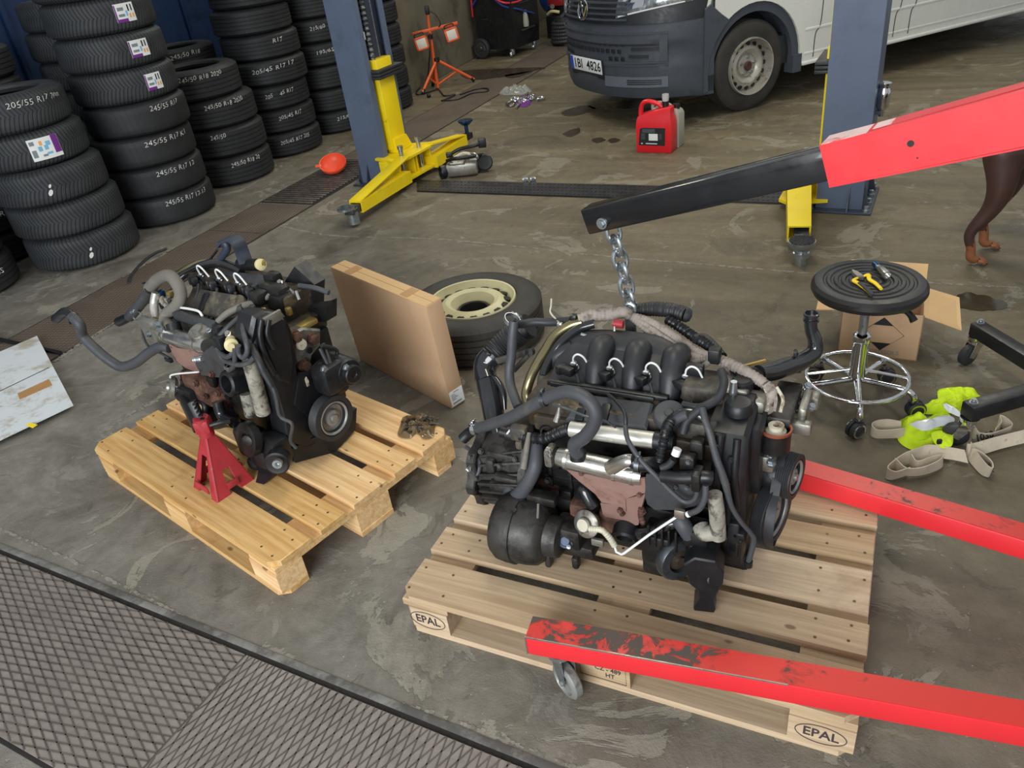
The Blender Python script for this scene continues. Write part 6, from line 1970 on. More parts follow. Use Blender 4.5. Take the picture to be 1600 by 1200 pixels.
ac = Vec((-0.2614, -0.15, 0.2093))
wa2 = disc(EL, ac, (-.5, -.75, .35), [(0, -.045), (.030, -.045), (.034, -.02), (.042, -.012), (.042, .0), (.036, .006), (.022, .008), (.020, .016), (0, .016)], 'wastegate_actuator', 'alu', 30)
hose(EL, [(-0.2365, -0.15, 0.2588), (-0.2225, -0.15, 0.2731), (-0.1563, -0.15, 0.2975), (-0.0123, -0.15, 0.342)], .0036, 'white_plastic', 'actuator_rod', 8)
MB().tube([(-0.311, -0.155, 0.1948), (-0.3517, -0.16, 0.196), (-0.4006, -0.165, 0.1906)], .003, 6).build('loose_pin', 'zinc', EL, False)
MB().tube([(-0.1965, -0.14, 0.2638), (-0.2041, -0.14, 0.2335), (-0.237, -0.14, 0.1958)], .004, 8).build('actuator_strap', 'alu_bright', EL, False)
casting(EL, [(Vec((-0.1704, -0.13, 0.2014)), (.09, .06, .05)), (Vec((-0.1173, -0.12, 0.1021)), (.05, .06, .05)), (Vec((-0.2083, -0.14, 0.1822)), (.05, .05, .04))], 'turbo_bracket', 'black', .01)
MB().beam((-0.1806, -0.16, 0.1878), (-0.0328, -0.22, 0.1347), .045, .03, (0, -1, 0), .006).build('support_arm', 'black', EL, False)
hose(EL, [(-0.1745, -0.12, 0.1655), (-0.0996, -0.13, 0.1646), (-0.1003, -0.15, 0.1116), (-0.0613, -0.15, 0.0911), (0.0504, -0.15, 0.1375), (0.1112, -0.15, 0.1462)], .012, 'black', 'oil_pipe')
hose(EL, [(0.0027, -0.13, 0.2088), (0.0179, -0.14, 0.1564), (0.0994, -0.15, 0.16)], .02, 'gloss_black', 'water_hose')
# solenoid valve with its vacuum hoses
sv = disc(EL, (0.2689, -0.15, 0.5257), (.75, -.5, .1), [(0, -.02), (.018, -.02), (.018, .016), (.022, .018), (.022, .026), (.012, .030), (.010, .040), (0, .040)], 'solenoid_valve', 'yellow_pale', 22)
casting(EL, [(Vec((0.1851, -0.14, 0.5052)), (.05, .035, .045)), (Vec((0.1627, -0.12, 0.5229)), (.03, .03, .05))], 'valve_connector', 'black', .006)
for pts in ([(0.2776, -0.16, 0.5165), (0.278, -0.165, 0.4956), (0.2422, -0.165, 0.4749), (0.2006, -0.16, 0.4741), (0.1764, -0.15, 0.4873), (0.1757, -0.14, 0.5121), (0.2038, -0.11, 0.5448), (0.2154, -0.06, 0.564), (0.2211, -0.03, 0.5684)],
            [(0.3067, -0.165, 0.5231), (0.2817, -0.165, 0.4727), (0.253, -0.16, 0.4385), (0.2032, -0.155, 0.4074)],
            [(0.3319, -0.165, 0.5378), (0.3204, -0.165, 0.5059), (0.3356, -0.165, 0.4949), (0.3608, -0.16, 0.5188), (0.3575, -0.15, 0.5474), (0.3122, -0.12, 0.5677), (0.2792, -0.09, 0.5803)],
            [(0.1849, -0.155, 0.4737), (0.2061, -0.16, 0.4511), (0.2837, -0.165, 0.4563), (0.3433, -0.16, 0.4735), (0.3751, -0.15, 0.4995)]):
    hose(EL, pts, .0085, 'hose', 'vacuum_hose', 10, 7)
clip(EL, (0.2102, -0.155, 0.4248), (.5, 0, 1), .012, .014, 'zinc')
# wiring across the top
hose(EL, [(0.0488, -0.05, 0.506), (0.0738, -0.02, 0.5276), (0.1095, 0.02, 0.5433), (0.1291, 0.06, 0.5436), (0.1636, 0.1, 0.5562), (0.1542, 0.14, 0.5669)], [.010, .012, .012, .012, .011, .010], 'hose_dusty', 'wiring_loom', 12, 7)
hose(EL, [(0.0541, -0.03, 0.5159), (0.0858, 0, 0.5327), (0.1177, 0.02, 0.5418)], .014, 'dusty_black', 'loom_connector', 12)
hose(EL, [(-0.0342, 0.12, 0.5547), (0.0233, 0.11, 0.5505), (0.0863, 0.08, 0.5447), (0.1131, 0.05, 0.539)], .012, 'hose', 'wiring_branch')
hose(EL, [(0.1592, 0.03, 0.5453), (0.199, -0.03, 0.5399), (0.2821, -0.09, 0.5342), (0.3501, -0.13, 0.5178), (0.3931, -0.15, 0.4864), (0.4075, -0.155, 0.4516), (0.4255, -0.155, 0.4026), (0.4172, -0.15, 0.3422), (0.398, -0.145, 0.2831)], [.0125, .013, .013, .012, .011, .010, .008, .008, .008], 'black_soft', 'cable_loom', 12, 7)
hose(EL, [(0.409, -0.155, 0.4461), (0.4316, -0.155, 0.3801), (0.408, -0.15, 0.2829), (0.4455, -0.14, 0.2564), (0.4054, -0.14, 0.178), (0.4064, -0.13, 0.138)], .006, 'hose', 'cable_tail', 8)
hose(EL, [(0.2913, -0.07, 0.573), (0.3296, -0.1, 0.5382), (0.3421, -0.12, 0.4929)], .02, 'black', 'coolant_hose')
casting(EL, [(Vec((0.1609, 0.13, 0.5542)), (.12, .06, .06)), (Vec((0.135, 0.08, 0.5539)), (.06, .06, .05)), (Vec((0.1936, 0.13, 0.5294)), (.09, .08, .07)), (Vec((0.0982, 0.18, 0.5701)), (.06, .05, .06))], 'pump_housing', 'oily', .014)
casting(EL, [(Vec((0.1902, 0.11, 0.5257)), (.02, .02, .02)), (Vec((0.2531, 0.1, 0.5152)), (.02, .02, .03)), (Vec((0.2311, 0.02, 0.5433)), (.02, .02, .035))], 'small_sensor', 'brass', .005, False, True)
MB().tube([(0.1845, 0.16, 0.5725), (0.2344, 0.15, 0.5617)], .006, 8).tube([(0.2539, 0.15, 0.5683), (0.272, 0.14, 0.5428)], .006, 8).build('steel_pipe', 'alu_bright', EL, False)
bolts(EL, [(0.1471, 0.17, 0.5738), (0.2318, 0.15, 0.555), (0.2328, -0.13, 0.5407), (0.2249, 0.02, 0.539)], (.2, -.6, 1), .009, 'alu_bright')
# belt side
def yzl(pts):
    return [(p[1], p[2]) for p in pts]


prof = yzl([(0.35, -0.09, 0.6094), (0.35, -0.0523, 0.6081), (0.35, 0.0183, 0.5654), (0.35, 0.0257, 0.5084), (0.35, 0.0165, 0.4216), (0.35, 0.0029, 0.3409), (0.35, 0.0549, 0.2786), (0.35, 0.0615, 0.2077), (0.35, 0.1087, 0.0881), (0.35, 0.0817, 0.0043), (0.35, -0.054, 0.0669), (0.35, -0.1176, 0.1376), (0.35, -0.1042, 0.2164), (0.35, -0.1063, 0.328), (0.35, -0.1156, 0.4326), (0.35, -0.1336, 0.4725), (0.35, -0.1316, 0.5476)])
tcv = MB().prism(prof, .27, .35, YZ, .012).build('timing_cover', 'black', EL, False)
prof2 = yzl([(0.36, -0.0826, 0.5994), (0.36, -0.0446, 0.5979), (0.36, 0.0025, 0.5634), (0.36, 0.0044, 0.4914), (0.36, -0.0163, 0.3922), (0.36, -0.0499, 0.3356), (0.36, -0.0863, 0.3693), (0.36, -0.0979, 0.4495), (0.36, -0.1037, 0.5237)])
mb = MB().prism(prof2, .345, .368, YZ, .010)
mb.tube([(0.372, -0.0836, 0.5967), (0.372, -0.1065, 0.5511), (0.372, -0.1107, 0.4774), (0.372, -0.0975, 0.4037)], .009, 10)
mb.tube([(0.374, -0.0604, 0.5857), (0.374, -0.0816, 0.5446), (0.374, -0.0755, 0.4886)], .009, 10)
mb.build('cover_relief', 'black', tcv, False)
casting(EL, [(Vec((0.37, -0.0424, 0.5817)), (.012, .07, .035))], 'cover_plate', 'alu', .004)
pulley(EL, Vec((0.37, 0.0473, 0.1505)), .084, .045, (1, 0, 0), 'crank_pulley', 'rim_grey', 'black_soft', .35)
prof = yzl([(0.33, 0.0377, 0.4736), (0.33, 0.0872, 0.4731), (0.33, 0.1577, 0.4312), (0.33, 0.1396, 0.3767), (0.33, 0.0918, 0.3571), (0.33, 0.0695, 0.324), (0.33, 0.0285, 0.3437), (0.33, 0.0205, 0.3832)])
mb_ = MB().prism(prof, .27, .325, YZ, .008).build('mount_bracket', 'alu', EL, False)
bolts(mb_, [(0.335, 0.0436, 0.4625), (0.335, 0.1083, 0.4197), (0.335, 0.0441, 0.3491)], (1, 0, 0), .018, 'rust')
disc(mb_, (0.335, 0.0532, 0.4284), (1, 0, 0), [(0, 0), (.020, 0), (.018, .01), (0, .012)], 'pale_washer', 'ceramic', 20)
disc(mb_, (0.333, 0.0814, 0.3891), (1, 0, 0), [(0, 0), (.011, 0), (.011, .003), (0, .003)], 'bolt_hole', 'pit', 16)
MB().box(Vec((0.29, 0.119, 0.442)) + Vec((0, 0, .02)), (.05, .09, .022), None, .008).build('bracket_top', 'brass', EL, False)
bc = Vec((0.34, 0.0137, 0.2403))
sheet([(0.345, 0.002, 0.3465), (0.345, 0.0606, 0.3264), (0.345, 0.1019, 0.223), (0.345, 0.0258, 0.2008), (0.345, -0.0122, 0.1768), (0.345, -0.0531, 0.2491)], (.012, 0, 0), 'lower_belt_guard', 'black', EL)
MB().prism([(-.004, -.018), (.006, -.018), (.008, .0), (.004, .018), (-.004, .012)], 0, .003, frame((0.36, 0.0153, 0.3075), (0, 1, 0), (0, 0, 1))).build('paint_mark', 'ceramic', EL, False)
al = disc(EL, Vec((0.47, 0.1317, 0.2995)), (1, -.1, 0), [(0, -.13), (.05, -.13), (.052, -.03), (.046, -.02), (.034, -.018), (.034, .0), (.030, .004), (.012, .004), (.010, .0), (0, 0)], 'starter_motor', 'black', 28)
casting(EL, [(Vec((0.4, 0.0844, 0.3013)), (.09, .10, .11)), (Vec((0.38, 0.0822, 0.3298)), (.05, .06, .06)), (Vec((0.41, 0.105, 0.2527)), (.06, .06, .05))], 'auxiliary_casting', 'black', .02)
bolts(EL, [(0.43, 0.0516, 0.3534), (0.46, 0.1201, 0.3292)], (1, 0, 0), .010, 'zinc')
for k, pts in enumerate(([(0.38, 0.1009, 0.4088), (0.38, 0.1309, 0.3867), (0.38, 0.1565, 0.3603), (0.38, 0.1475, 0.3327)], [(0.38, 0.0911, 0.4015), (0.4, 0.0851, 0.3716), (0.42, 0.0791, 0.3418)], [(0.36, 0.1233, 0.3987), (0.4, 0.0995, 0.3702), (0.42, 0.0889, 0.3491)])):
    hose(EL, pts, .007, 'black_soft', 'battery_cable', 8)
# black intake box and stay at the back
mb = MB()
mb.loft([[(0.1321, 0.2, 0.5609), (0.1847, 0.22, 0.6196), (0.2685, 0.22, 0.5637), (0.2553, 0.2, 0.4802), (0.1729, 0.19, 0.5037)],
         [Vec((0.1321, 0.2, 0.5609)) + Vec((.01, .05, .005)), Vec((0.1847, 0.22, 0.6196)) + Vec((.01, .05, .005)), Vec((0.2685, 0.22, 0.5637)) + Vec((.0, .05, .0)), Vec((0.2553, 0.2, 0.4802)) + Vec((0, .05, 0)), Vec((0.1729, 0.19, 0.5037)) + Vec((.0, .05, 0))]])
mb.build('air_duct', 'black', EL, False)
hose(EL, [(0.2236, 0.19, 0.5661), (0.2955, 0.2, 0.5653), (0.3491, 0.21, 0.5523)], .009, 'hose', 'duct_pipe', 10)
mb = MB()
mb.loft([[(0.1879, 0.18, 0.4795), (0.2763, 0.18, 0.4877), (0.3331, 0.2, 0.5111), (0.3202, 0.19, 0.4446), (0.2173, 0.17, 0.4263)],
         [Vec(p) + Vec((.0, .05, .0)) for p in ((0.1879, 0.18, 0.4795), (0.2763, 0.18, 0.4877), (0.3331, 0.2, 0.5111), (0.3202, 0.19, 0.4446), (0.2173, 0.17, 0.4263))]])
mb.beam((0.2781, 0.18, 0.5036), (0.3561, 0.2, 0.5187), .02, .012)
mb.build('lower_duct', 'black', EL, False)
# dark strap bracket on top, yellow plug
sb = MB()
sb.tube([(-0.1633, 0.18, 0.6667), (-0.1376, 0.19, 0.6864), (-0.1058, 0.2, 0.6906), (-0.0794, 0.2, 0.6769), (-0.0736, 0.2, 0.6403), (-0.0549, 0.19, 0.6033)], .030, 10, 7, False, True, None, True, (.22, 1))
sb.tube([(-0.1615, 0.18, 0.6701), (-0.1285, 0.18, 0.6779), (-0.1301, 0.18, 0.6558), (-0.1705, 0.18, 0.6245), (-0.1938, 0.18, 0.608)], .014, 10, 6)
sb.build('lifting_loop', 'post_in', EL, False)
MB().tube([(-0.2297, 0.2, 0.63), (-0.2776, 0.2, 0.5967), (-0.3098, 0.2, 0.5752)], .005, 6).build('loop_wire', 'black', EL, False)
hose(EL, [(-0.1124, 0.2, 0.5899), (-0.0522, 0.2, 0.5963), (-0.0019, 0.2, 0.6043)], .022, 'black', 'return_pipe', 14)
disc(EL, (0.0139, 0.2, 0.6087), (1, -.25, .1), [(0, -.012), (.016, -.012), (.021, .0), (.021, .012), (.013, .016), (0, .016)], 'yellow_plug', 'yellow_pale', 20)
MB().tube([(0.0136, 0.2, 0.5879), (0.0402, 0.2, 0.6266), (0.0409, 0.2, 0.6081)], .004, 6).build('plug_clip', 'brass', EL, False)
# sleeved hose, lower bracket, loose hose lying out to the left
hose(EL, [(0.3118, -0.135, 0.4607), (0.3044, -0.135, 0.3699), (0.2805, -0.13, 0.2476)], [.024, .025, .026], 'foil_grey', 'sleeved_coolant_hose', 16, 6)
hose(EL, [(0.1974, -0.12, 0.2927), (0.2033, -0.13, 0.2409), (0.1989, -0.13, 0.2127)], .022, 'foil_grey', 'sleeved_elbow', 14)
brk = casting(EL, [(Vec((0.1984, -0.17, 0.1216)), (.10, .06, .12)), (Vec((0.2628, -0.17, 0.0879)), (.10, .07, .09)), (Vec((0.313, -0.15, 0.1194)), (.10, .08, .10)), (Vec((0.2092, -0.18, 0.0402)), (.06, .05, .05))], 'lower_casting', 'black', .02)
disc(brk, (0.2602, -0.205, 0.176), (-.1, -1, .3), [(.022, -.02), (.060, -.02), (.062, -.01), (.060, .008), (.050, .012), (.024, .010), (.022, -.02)], 'clutch_ring', 'oily', 30)
disc(brk, (0.2808, -0.205, 0.1829), (.3, -1, .3), [(0, 0), (.022, 0), (.020, .022), (.012, .026), (0, .026)], 'clutch_hub', 'gear', 22)
disc(brk, (0.3856, -0.2, 0.118), (.6, -.8, .1), [(0, -.03), (.042, -.03), (.042, .008), (.036, .012), (.026, .010), (0, .010)], 'foot_bush', 'black', 28)
disc(brk, (0.4153, -0.215, 0.1393), (.6, -.8, .1), [(0, 0), (.016, 0), (.016, .014), (.007, .014), (.006, .004), (0, .004)], 'bush_core', 'zinc', 18)
ft = MB()
ft.loft([[(0.2379, -0.19, 0.0362), (0.3214, -0.19, 0.0564), (0.3067, -0.19, 0.0226), (0.2974, -0.2267, 0.008), (0.2602, -0.2335, 0.008), (0.2235, -0.19, -0.0052)],
         [Vec(p) + Vec((.0, .05, 0)) for p in ((0.2379, -0.19, 0.0362), (0.3214, -0.19, 0.0564), (0.3067, -0.19, 0.0226), (0.2974, -0.2267, 0.008), (0.2602, -0.2335, 0.008), (0.2235, -0.19, -0.0052))]])
ft.build('mount_foot', 'black', EL, False)
hose(EL, [(-0.2595, -0.1, 0.3543), (-0.2945, -0.11, 0.3582), (-0.3725, -0.13, 0.3223), (-0.4423, -0.16, 0.2787), (-0.5095, -0.19, 0.2587), (-0.5585, -0.205, 0.2852), (-0.6135, -0.215, 0.3313), (-0.6523, -0.22, 0.3785), (-0.6339, -0.22, 0.4318), (-0.666, -0.22, 0.4597)], .0195, 'hose', 'loose_coolant_hose', 16, 8)
hose(EL, [(-0.66, -0.22, 0.4595), (-0.6972, -0.22, 0.474), (-0.7328, -0.222, 0.4643), (-0.8237, -0.225, 0.4187)], [.016, .0165, .018, .0185], 'black', 'open_elbow', 14, 6, None, True)
clip(EL, (-0.6674, -0.22, 0.458), (-1, 0, .6), .0195, .012, 'steel_dark')
rr_ = random.Random(9)
for k in range(30):
    p = Vec((rr_.uniform(-.3, .22), -.075 - rr_.random() * .03, rr_.uniform(.08, .40)))
    if k % 3:
        mb = MB().box(p, (rr_.uniform(.014, .05), rr_.uniform(.012, .03), rr_.uniform(.014, .05)), None, .004)
    else:
        mb = MB().hexbolt(p, (0, -1, .2), .009, .009)
    mb.build('cast_boss', 'oily', blk, False)

# ================================================================== RED JACK STAND
j0, j1, j2, j3 = Vec((-1.048, 2.1269, 0.144)), Vec((-1.1607, 2.2372, 0.144)), Vec((-0.944, 2.2345, 0.144)), None
jt = Vec((-1.0406, 2.2289, 0.383))
jc = (j0 + j1 + j2) / 3
JS = thing('jack_stand', 'faded red ratchet jack stand under the gearless engine', 'jack stand', (jc.x, jc.y, .144))
top = Vec((jt.x, jt.y, .144 + .235))
j3 = j1 + (j2 - j0)
mb = MB()
for a, b in ((j0, j1), (j0, j2), (j2, j3), (j1, j3)):
    ta, tb = top + (a - jc) * .14, top + (b - jc) * .14
    kq = (.24, .62) if (a is j1 or b is j1) and (a is j0 or b is j0) else (.36, .38)
    ia, ib = a.lerp(b, kq[0]), b.lerp(a, kq[0])
    out = Vec(((a + b) / 2 - jc).to_tuple()); out.z = 0; out.normalize()
    mids = (ia.lerp(ta.lerp(tb, .3), kq[1]), ib.lerp(tb.lerp(ta, .3), kq[1]))
    P_ = [a, ia, mids[0], mids[1], ib, b, tb, ta]
    th = out * -.004
    mb.loft([P_, [p + th for p in P_]])
    mb.beam(ia + Vec((0, 0, .035)), ib + Vec((0, 0, .035)), .006, .026, (0, 0, 1), .002)
body = mb.build('stand_body', 'red_jack', JS)
mb = MB()
mb.box(top + Vec((0, 0, .02)), (.052, .05, .05), None, .008).cyl(top + Vec((0, 0, -.02)), top + Vec((0, 0, .05)), .026, None, 16)
mb.build('ratchet_collar', 'red_jack', JS)
dcol = (Vec((-1.1604, 2.4226, 0.4)) - top); dcol = Vec((0, 0, 1))
cb = MB()
cb.beam(top, top + Vec((-.02, .03, .10)), .026, .026, (0, 1, 0), .003)
for k in range(5):
    cb.box(top + Vec((-.004 * k + .010, .006 * k - .012, .05 + .012 * k)), (.012, .012, .006))
cb.build('ratchet_bar', 'black', JS)
MB().tube([top + Vec((.02, -.01, .02)), top + Vec((.06, .0, .02)), top + Vec((.085, .01, .012))], .008, 8).build('ratchet_handle', 'black', JS)


# ================================================================== CARDBOARD BOX, SPARE WHEEL
b0, b1 = Vec((-0.6938, 3.2549, 0)), Vec((-0.2617, 2.724, 0))
bxa = math.atan2(b1.y - b0.y, b1.x - b0.x)
lean = rad(-3.5)
BXM = rz(bxa, b0) @ Mat.Rotation(-lean, 4, 'X')
BX = thing('cardboard_box', 'large thin brown cardboard box standing on edge between the pallets', 'box', Mx=BXM)
BXL, BXT, BXH = 0.685, 0.078, 0.49
MB().box((BXL / 2, BXT / 2, BXH / 2), (BXL, BXT, BXH - .002), None, .004).build('box_shell', 'card', BX, False)
mb = MB()
mb.box((BXL / 2, BXT * .26, BXH), (BXL - .006, BXT * .46, .003)).box((BXL / 2, BXT * .75, BXH), (BXL - .006, BXT * .46, .003))
mb.build('top_flap', 'card_top', BX, False)
for x in (.13, .53):
    MB().box((x, BXT / 2, BXH + .0022), (.05, BXT * .8, .0016)).build('tape_strip', 'tape', BX, False)
lb = MB().box((BXL + .0012, BXT / 2, .045), (.002, BXT * .88, .072)).build('paper_label', 'label', BX, False)
mb = MB()
for z, w, y in ((.074, .026, .50), (.064, .018, .25), (.056, .024, .3), (.048, .034, .36), (.04, .02, .28), (.022, .044, .46)):
    mb.box((BXL + .0026, BXT * y, z), (.001, w, .003 if z > .03 else .006))
mb.build('label_print', 'print_grey', lb, False)

SP = thing('spare_wheel', 'road wheel with cream steel rim lying flat behind the cardboard box', 'wheel', (-0.13, 3.335, 0))
RS = 0.325
MB().lathe([(r_, h) for r_, h in tyre_profile(RS, .205, .205, 1)], None, 64, True).build('tyre', 'tyre_d', SP, False)
steel_wheel(SP, Mat.Translation((0, 0, .135)), .208, 'rim_cream', 16, False, .075, .095, .038)
disc(SP, (0, 0, .09), (0, 0, 1), [(0, 0), (.085, 0), (.085, .05), (.076, .060), (.066, .058), (.060, .02), (0, .02)], 'hub_well', 'pit', 28)
disc(SP, (0, 0, .03), (0, 0, 1), [(0, 0), (.19, 0), (.19, .01), (0, .01)], 'rim_bottom', 'pit', 28)

# plastic bag of bolts on the yellow pallet


def mound(name, m, parent, c, rim, h, seed, nr=7, na=40, rough=.35, fold=7, thick=0.0, z0=0.0, flat_=1.6):
    """crumpled heap: outline points round a centre, creased upward"""
    rim = spline([Vec((*p[:2], 0)) for p in rim], 6, True)
    n = len(rim)
    c = Vec((c[0], c[1], 0))

    def fn(u, v):
        t = u * n
        i = int(t) % n
        p = rim[i].lerp(rim[(i + 1) % n], t - int(t))
        r = 1 - v
        q = c.lerp(p, r)
        nz = mnoise.noise(Vec((q.x * fold * 3 + seed, q.y * fold * 3, seed))) * .6 + abs(mnoise.noise(Vec((q.x * fold * 7, q.y * fold * 7 + seed, 2)))) * .7
        z = h * (1 - r ** flat_) * (1 - rough) + h * rough * nz * min(1, (1 - r) * 4)
        return (q.x, q.y, z0 + max(0.002, z + .003))
    return MB().grid(fn, na, nr, thick).build(name, m, parent, True, 25)


bgc = Vec((-0.3635, 2.4131, 0.144))
BG = thing('parts_bag', 'crumpled clear plastic bag of oily bolts on the yellow pallet corner', 'plastic bag', (bgc.x, bgc.y, .144))
rim = [(-0.4407, 2.3741, 0.144), (-0.4345, 2.4429, 0.144), (-0.4223, 2.4957, 0.144), (-0.3533, 2.4873, 0.144), (-0.2894, 2.45, 0.144), (-0.3034, 2.3986, 0.144), (-0.3097, 2.3349, 0.144), (-0.3448, 2.3313, 0.144), (-0.3695, 2.3734, 0.144), (-0.397, 2.3476, 0.144)]
mound('bag_film', 'bag_dark', BG, bgc, rim, .045, 3, 8, 48, .7, 9, 0, .145)
rnd = random.Random(5)
mb = MB()
for k in range(22):
    p = bgc + Vec((rnd.uniform(-.05, .05), rnd.uniform(-.03, .03), .008 + rnd.random() * .014))
    d = Vec((rnd.uniform(-1, 1), rnd.uniform(-1, 1), rnd.uniform(-.3, .3))).normalized()
    mb.cyl(p, p + d * .03, .0045, None, 8).hexbolt(p, d, .008, .005)
o = mb.build('loose_bolts', 'oily_brown', BG)
o['kind'] = 'stuff'

# ================================================================== STOOL, PLIERS, SOCKET, CARTON
SX, SY = 1.262, 2.378
ST = thing('workshop_stool', 'round black rubber stool on a chrome five-wheel base with foot ring', 'stool', (SX, SY, 0))
zs = .465
prof = [(0, zs), (.165, zs), (.180, zs + .006), (.188, zs + .022), (.186, zs + .036), (.176, zs + .047), (.160, zs + .050)]
r_ = .150
while r_ > .03:
    prof += [(r_, zs + .0500), (r_ - .004, zs + .0455), (r_ - .010, zs + .0455), (r_ - .014, zs + .0500)]
    r_ -= .024
prof += [(0, zs + .050)]
MB().lathe(prof, None, 64).build('seat', 'seat', ST, False, 30)
MB().lathe([(0, .27), (.0155, .27), (.0155, zs), (0, zs)], None, 20).build('gas_lift', 'zinc', ST, False)
MB().lathe([(0, .11), (.020, .11), (.022, .13), (.028, .135), (.028, .27), (.030, .275), (.030, .30), (.026, .305), (.016, .31), (0, .31)], None, 28).build('column', 'chrome', ST, False)
MB().lathe([(0, zs - .022), (.03, zs - .022), (.06, zs - .004), (.12, zs - .002), (.12, zs), (0, zs)], None, 24).build('seat_plate', 'black', ST, False)
MB().tube([(SX + .045, SY - .06, zs - .004), (SX + .085, SY - .12, zs - .03), (SX + .095, SY - .145, zs - .05)], [.008, .010, .013], 10).build('lift_lever', 'black', ST)
zr = .125
rg = MB().tube([(.176 * math.cos(a), .176 * math.sin(a), zr) for a in [2 * PI * i / 40 for i in range(40)]], .0085, 10, 1, True, True, None, False).build('foot_ring', 'chrome', ST, False)
mb = MB()
for k in range(4):
    a = rad(-20 + 90 * k)
    mb.cyl((.026 * math.cos(a), .026 * math.sin(a), zr + .03), (.174 * math.cos(a), .174 * math.sin(a), zr), .006, None, 10)
    o = mb.build('ring_spoke', 'chrome', rg, False)
    mb = MB()
for k in range(5):
    a = rad(-110 + 72 * k)
    c, s_ = math.cos(a), math.sin(a)
    lg = MB().tube([(.02 * c, .02 * s_, .115), (.10 * c, .10 * s_, .112), (.165 * c, .165 * s_, .108), (.195 * c, .195 * s_, .092), (.200 * c, .200 * s_, .058)], [.011, .011, .012, .012, .011], 12, 6).build('leg', 'chrome', ST, False)
    b = a + rad(35 if k % 2 else -50)
    w = Vec((math.cos(b), math.sin(b), 0)); wn_ = Vec((-w.y, w.x, 0))
    ctr = Vec((.200 * c, .200 * s_, .0335)) + w * .012
    cs = MB().lathe([(0, .05), (.016, .05), (.018, .062), (0, .064)], Mat.Translation((.2 * c, .2 * s_, .008)), 16)
    cs = cs.build('caster', 'black', lg, False)
    mb = MB()
    for sd in (-1, 1):
        mb.lathe([(0, 0), (.033, 0), (.033, .013), (.028, .0165), (0, .0165)], axis_frame(ctr + wn_ * (.003 * sd), wn_ * sd), 22)
    mb.build('caster_wheel', 'black_soft', lg, False)
    mb = MB()
    for sd in (-1, 1):
        mb.lathe([(.0215, .0160), (.0275, .0160), (.0275, .0186), (.0215, .0186)], axis_frame(ctr + wn_ * (.003 * sd), wn_ * sd), 22, True)
    mb.build('wheel_ring', 'chrome', lg, False)

zt = zs + .0505
pc_ = Vec((1.234, 2.3849, 0.522))
PLI = thing('side_cutters', 'side cutting pliers with yellow and black grips on the stool', 'pliers', (pc_.x, pc_.y, zt))
pz = zt + .007
h0 = Vec((1.233, 2.4491, 0.522)); hp_ = Vec((1.2356, 2.3933, 0.522))
for p in (h0, hp_):
    p.z = pz
dj = (h0 - hp_).normalized(); nj = Vec((-dj.y, dj.x, 0))
jm = frame(hp_, dj, nj)
L = (h0 - hp_).length
MB().prism([(-.008, -.009), (.006, -.011), (L * .6, -.010), (L, -.003), (L * 1.02, .003), (L * .6, .011), (.006, .011), (-.008, .009)], -.006, .006, jm, .002).cyl(hp_ + Vec((0, 0, .005)), hp_ + Vec((0, 0, .008)), .006, None, 14).build('jaws', 'alu', PLI)
for nm, pts in (('a', [(1.2311, 2.3949, 0.522), (1.2058, 2.3765, 0.522), (1.2102, 2.3487, 0.522), (1.2149, 2.2956, 0.522), (1.2123, 2.2549, 0.522)]), ('b', [(1.2421, 2.3947, 0.522), (1.2671, 2.4007, 0.522), (1.2559, 2.3686, 0.522), (1.2606, 2.3319, 0.522), (1.2587, 2.2897, 0.522)])):
    P = [Vec((p[0], p[1], pz)) for p in pts]
    g = MB().tube(P, [.004, .0075, .0075, .0070, .0060], 10, 6, False, True, None, True, (.8, 1)).build('grip', 'plier_yellow', PLI)
    if nm == 'a':
        MB().tube([P[2] + Vec((0, 0, .002)), P[3] + Vec((0, 0, .002)), P[4] + (P[4] - P[3]) * .12 + Vec((0, 0, .002))], [.0062, .0076, .0070], 10, 6, False, True, None, True, (.8, 1)).build('grip_inlay', 'black_soft', g)
s0, s1 = Vec((1.3193, 2.4666, 0.53)), Vec((1.316, 2.366, 0.53))
SK = thing('socket', 'chrome socket with a blue adapter lying beside the pliers on stool', 'socket tool', ((s0.x + s1.x) / 2, (s0.y + s1.y) / 2, zt))
for p in (s0, s1):
    p.z = zt + .014
d = (s1 - s0).normalized(); L = (s1 - s0).length
MB().lathe([(0, 0), (.009, 0), (.0115, .003), (.0115, L * .28), (0, L * .28)], axis_frame(s0, d), 18).build('adapter', 'socket_blue', SK)
MB().lathe([(0, L * .26), (.010, L * .28), (.010, L * .45), (.0135, L * .52), (.0138, L), (.0105, L), (.0100, L - .014), (0, L - .014)], axis_frame(s0, d), 20).build('socket_body', 'alu_bright', SK)

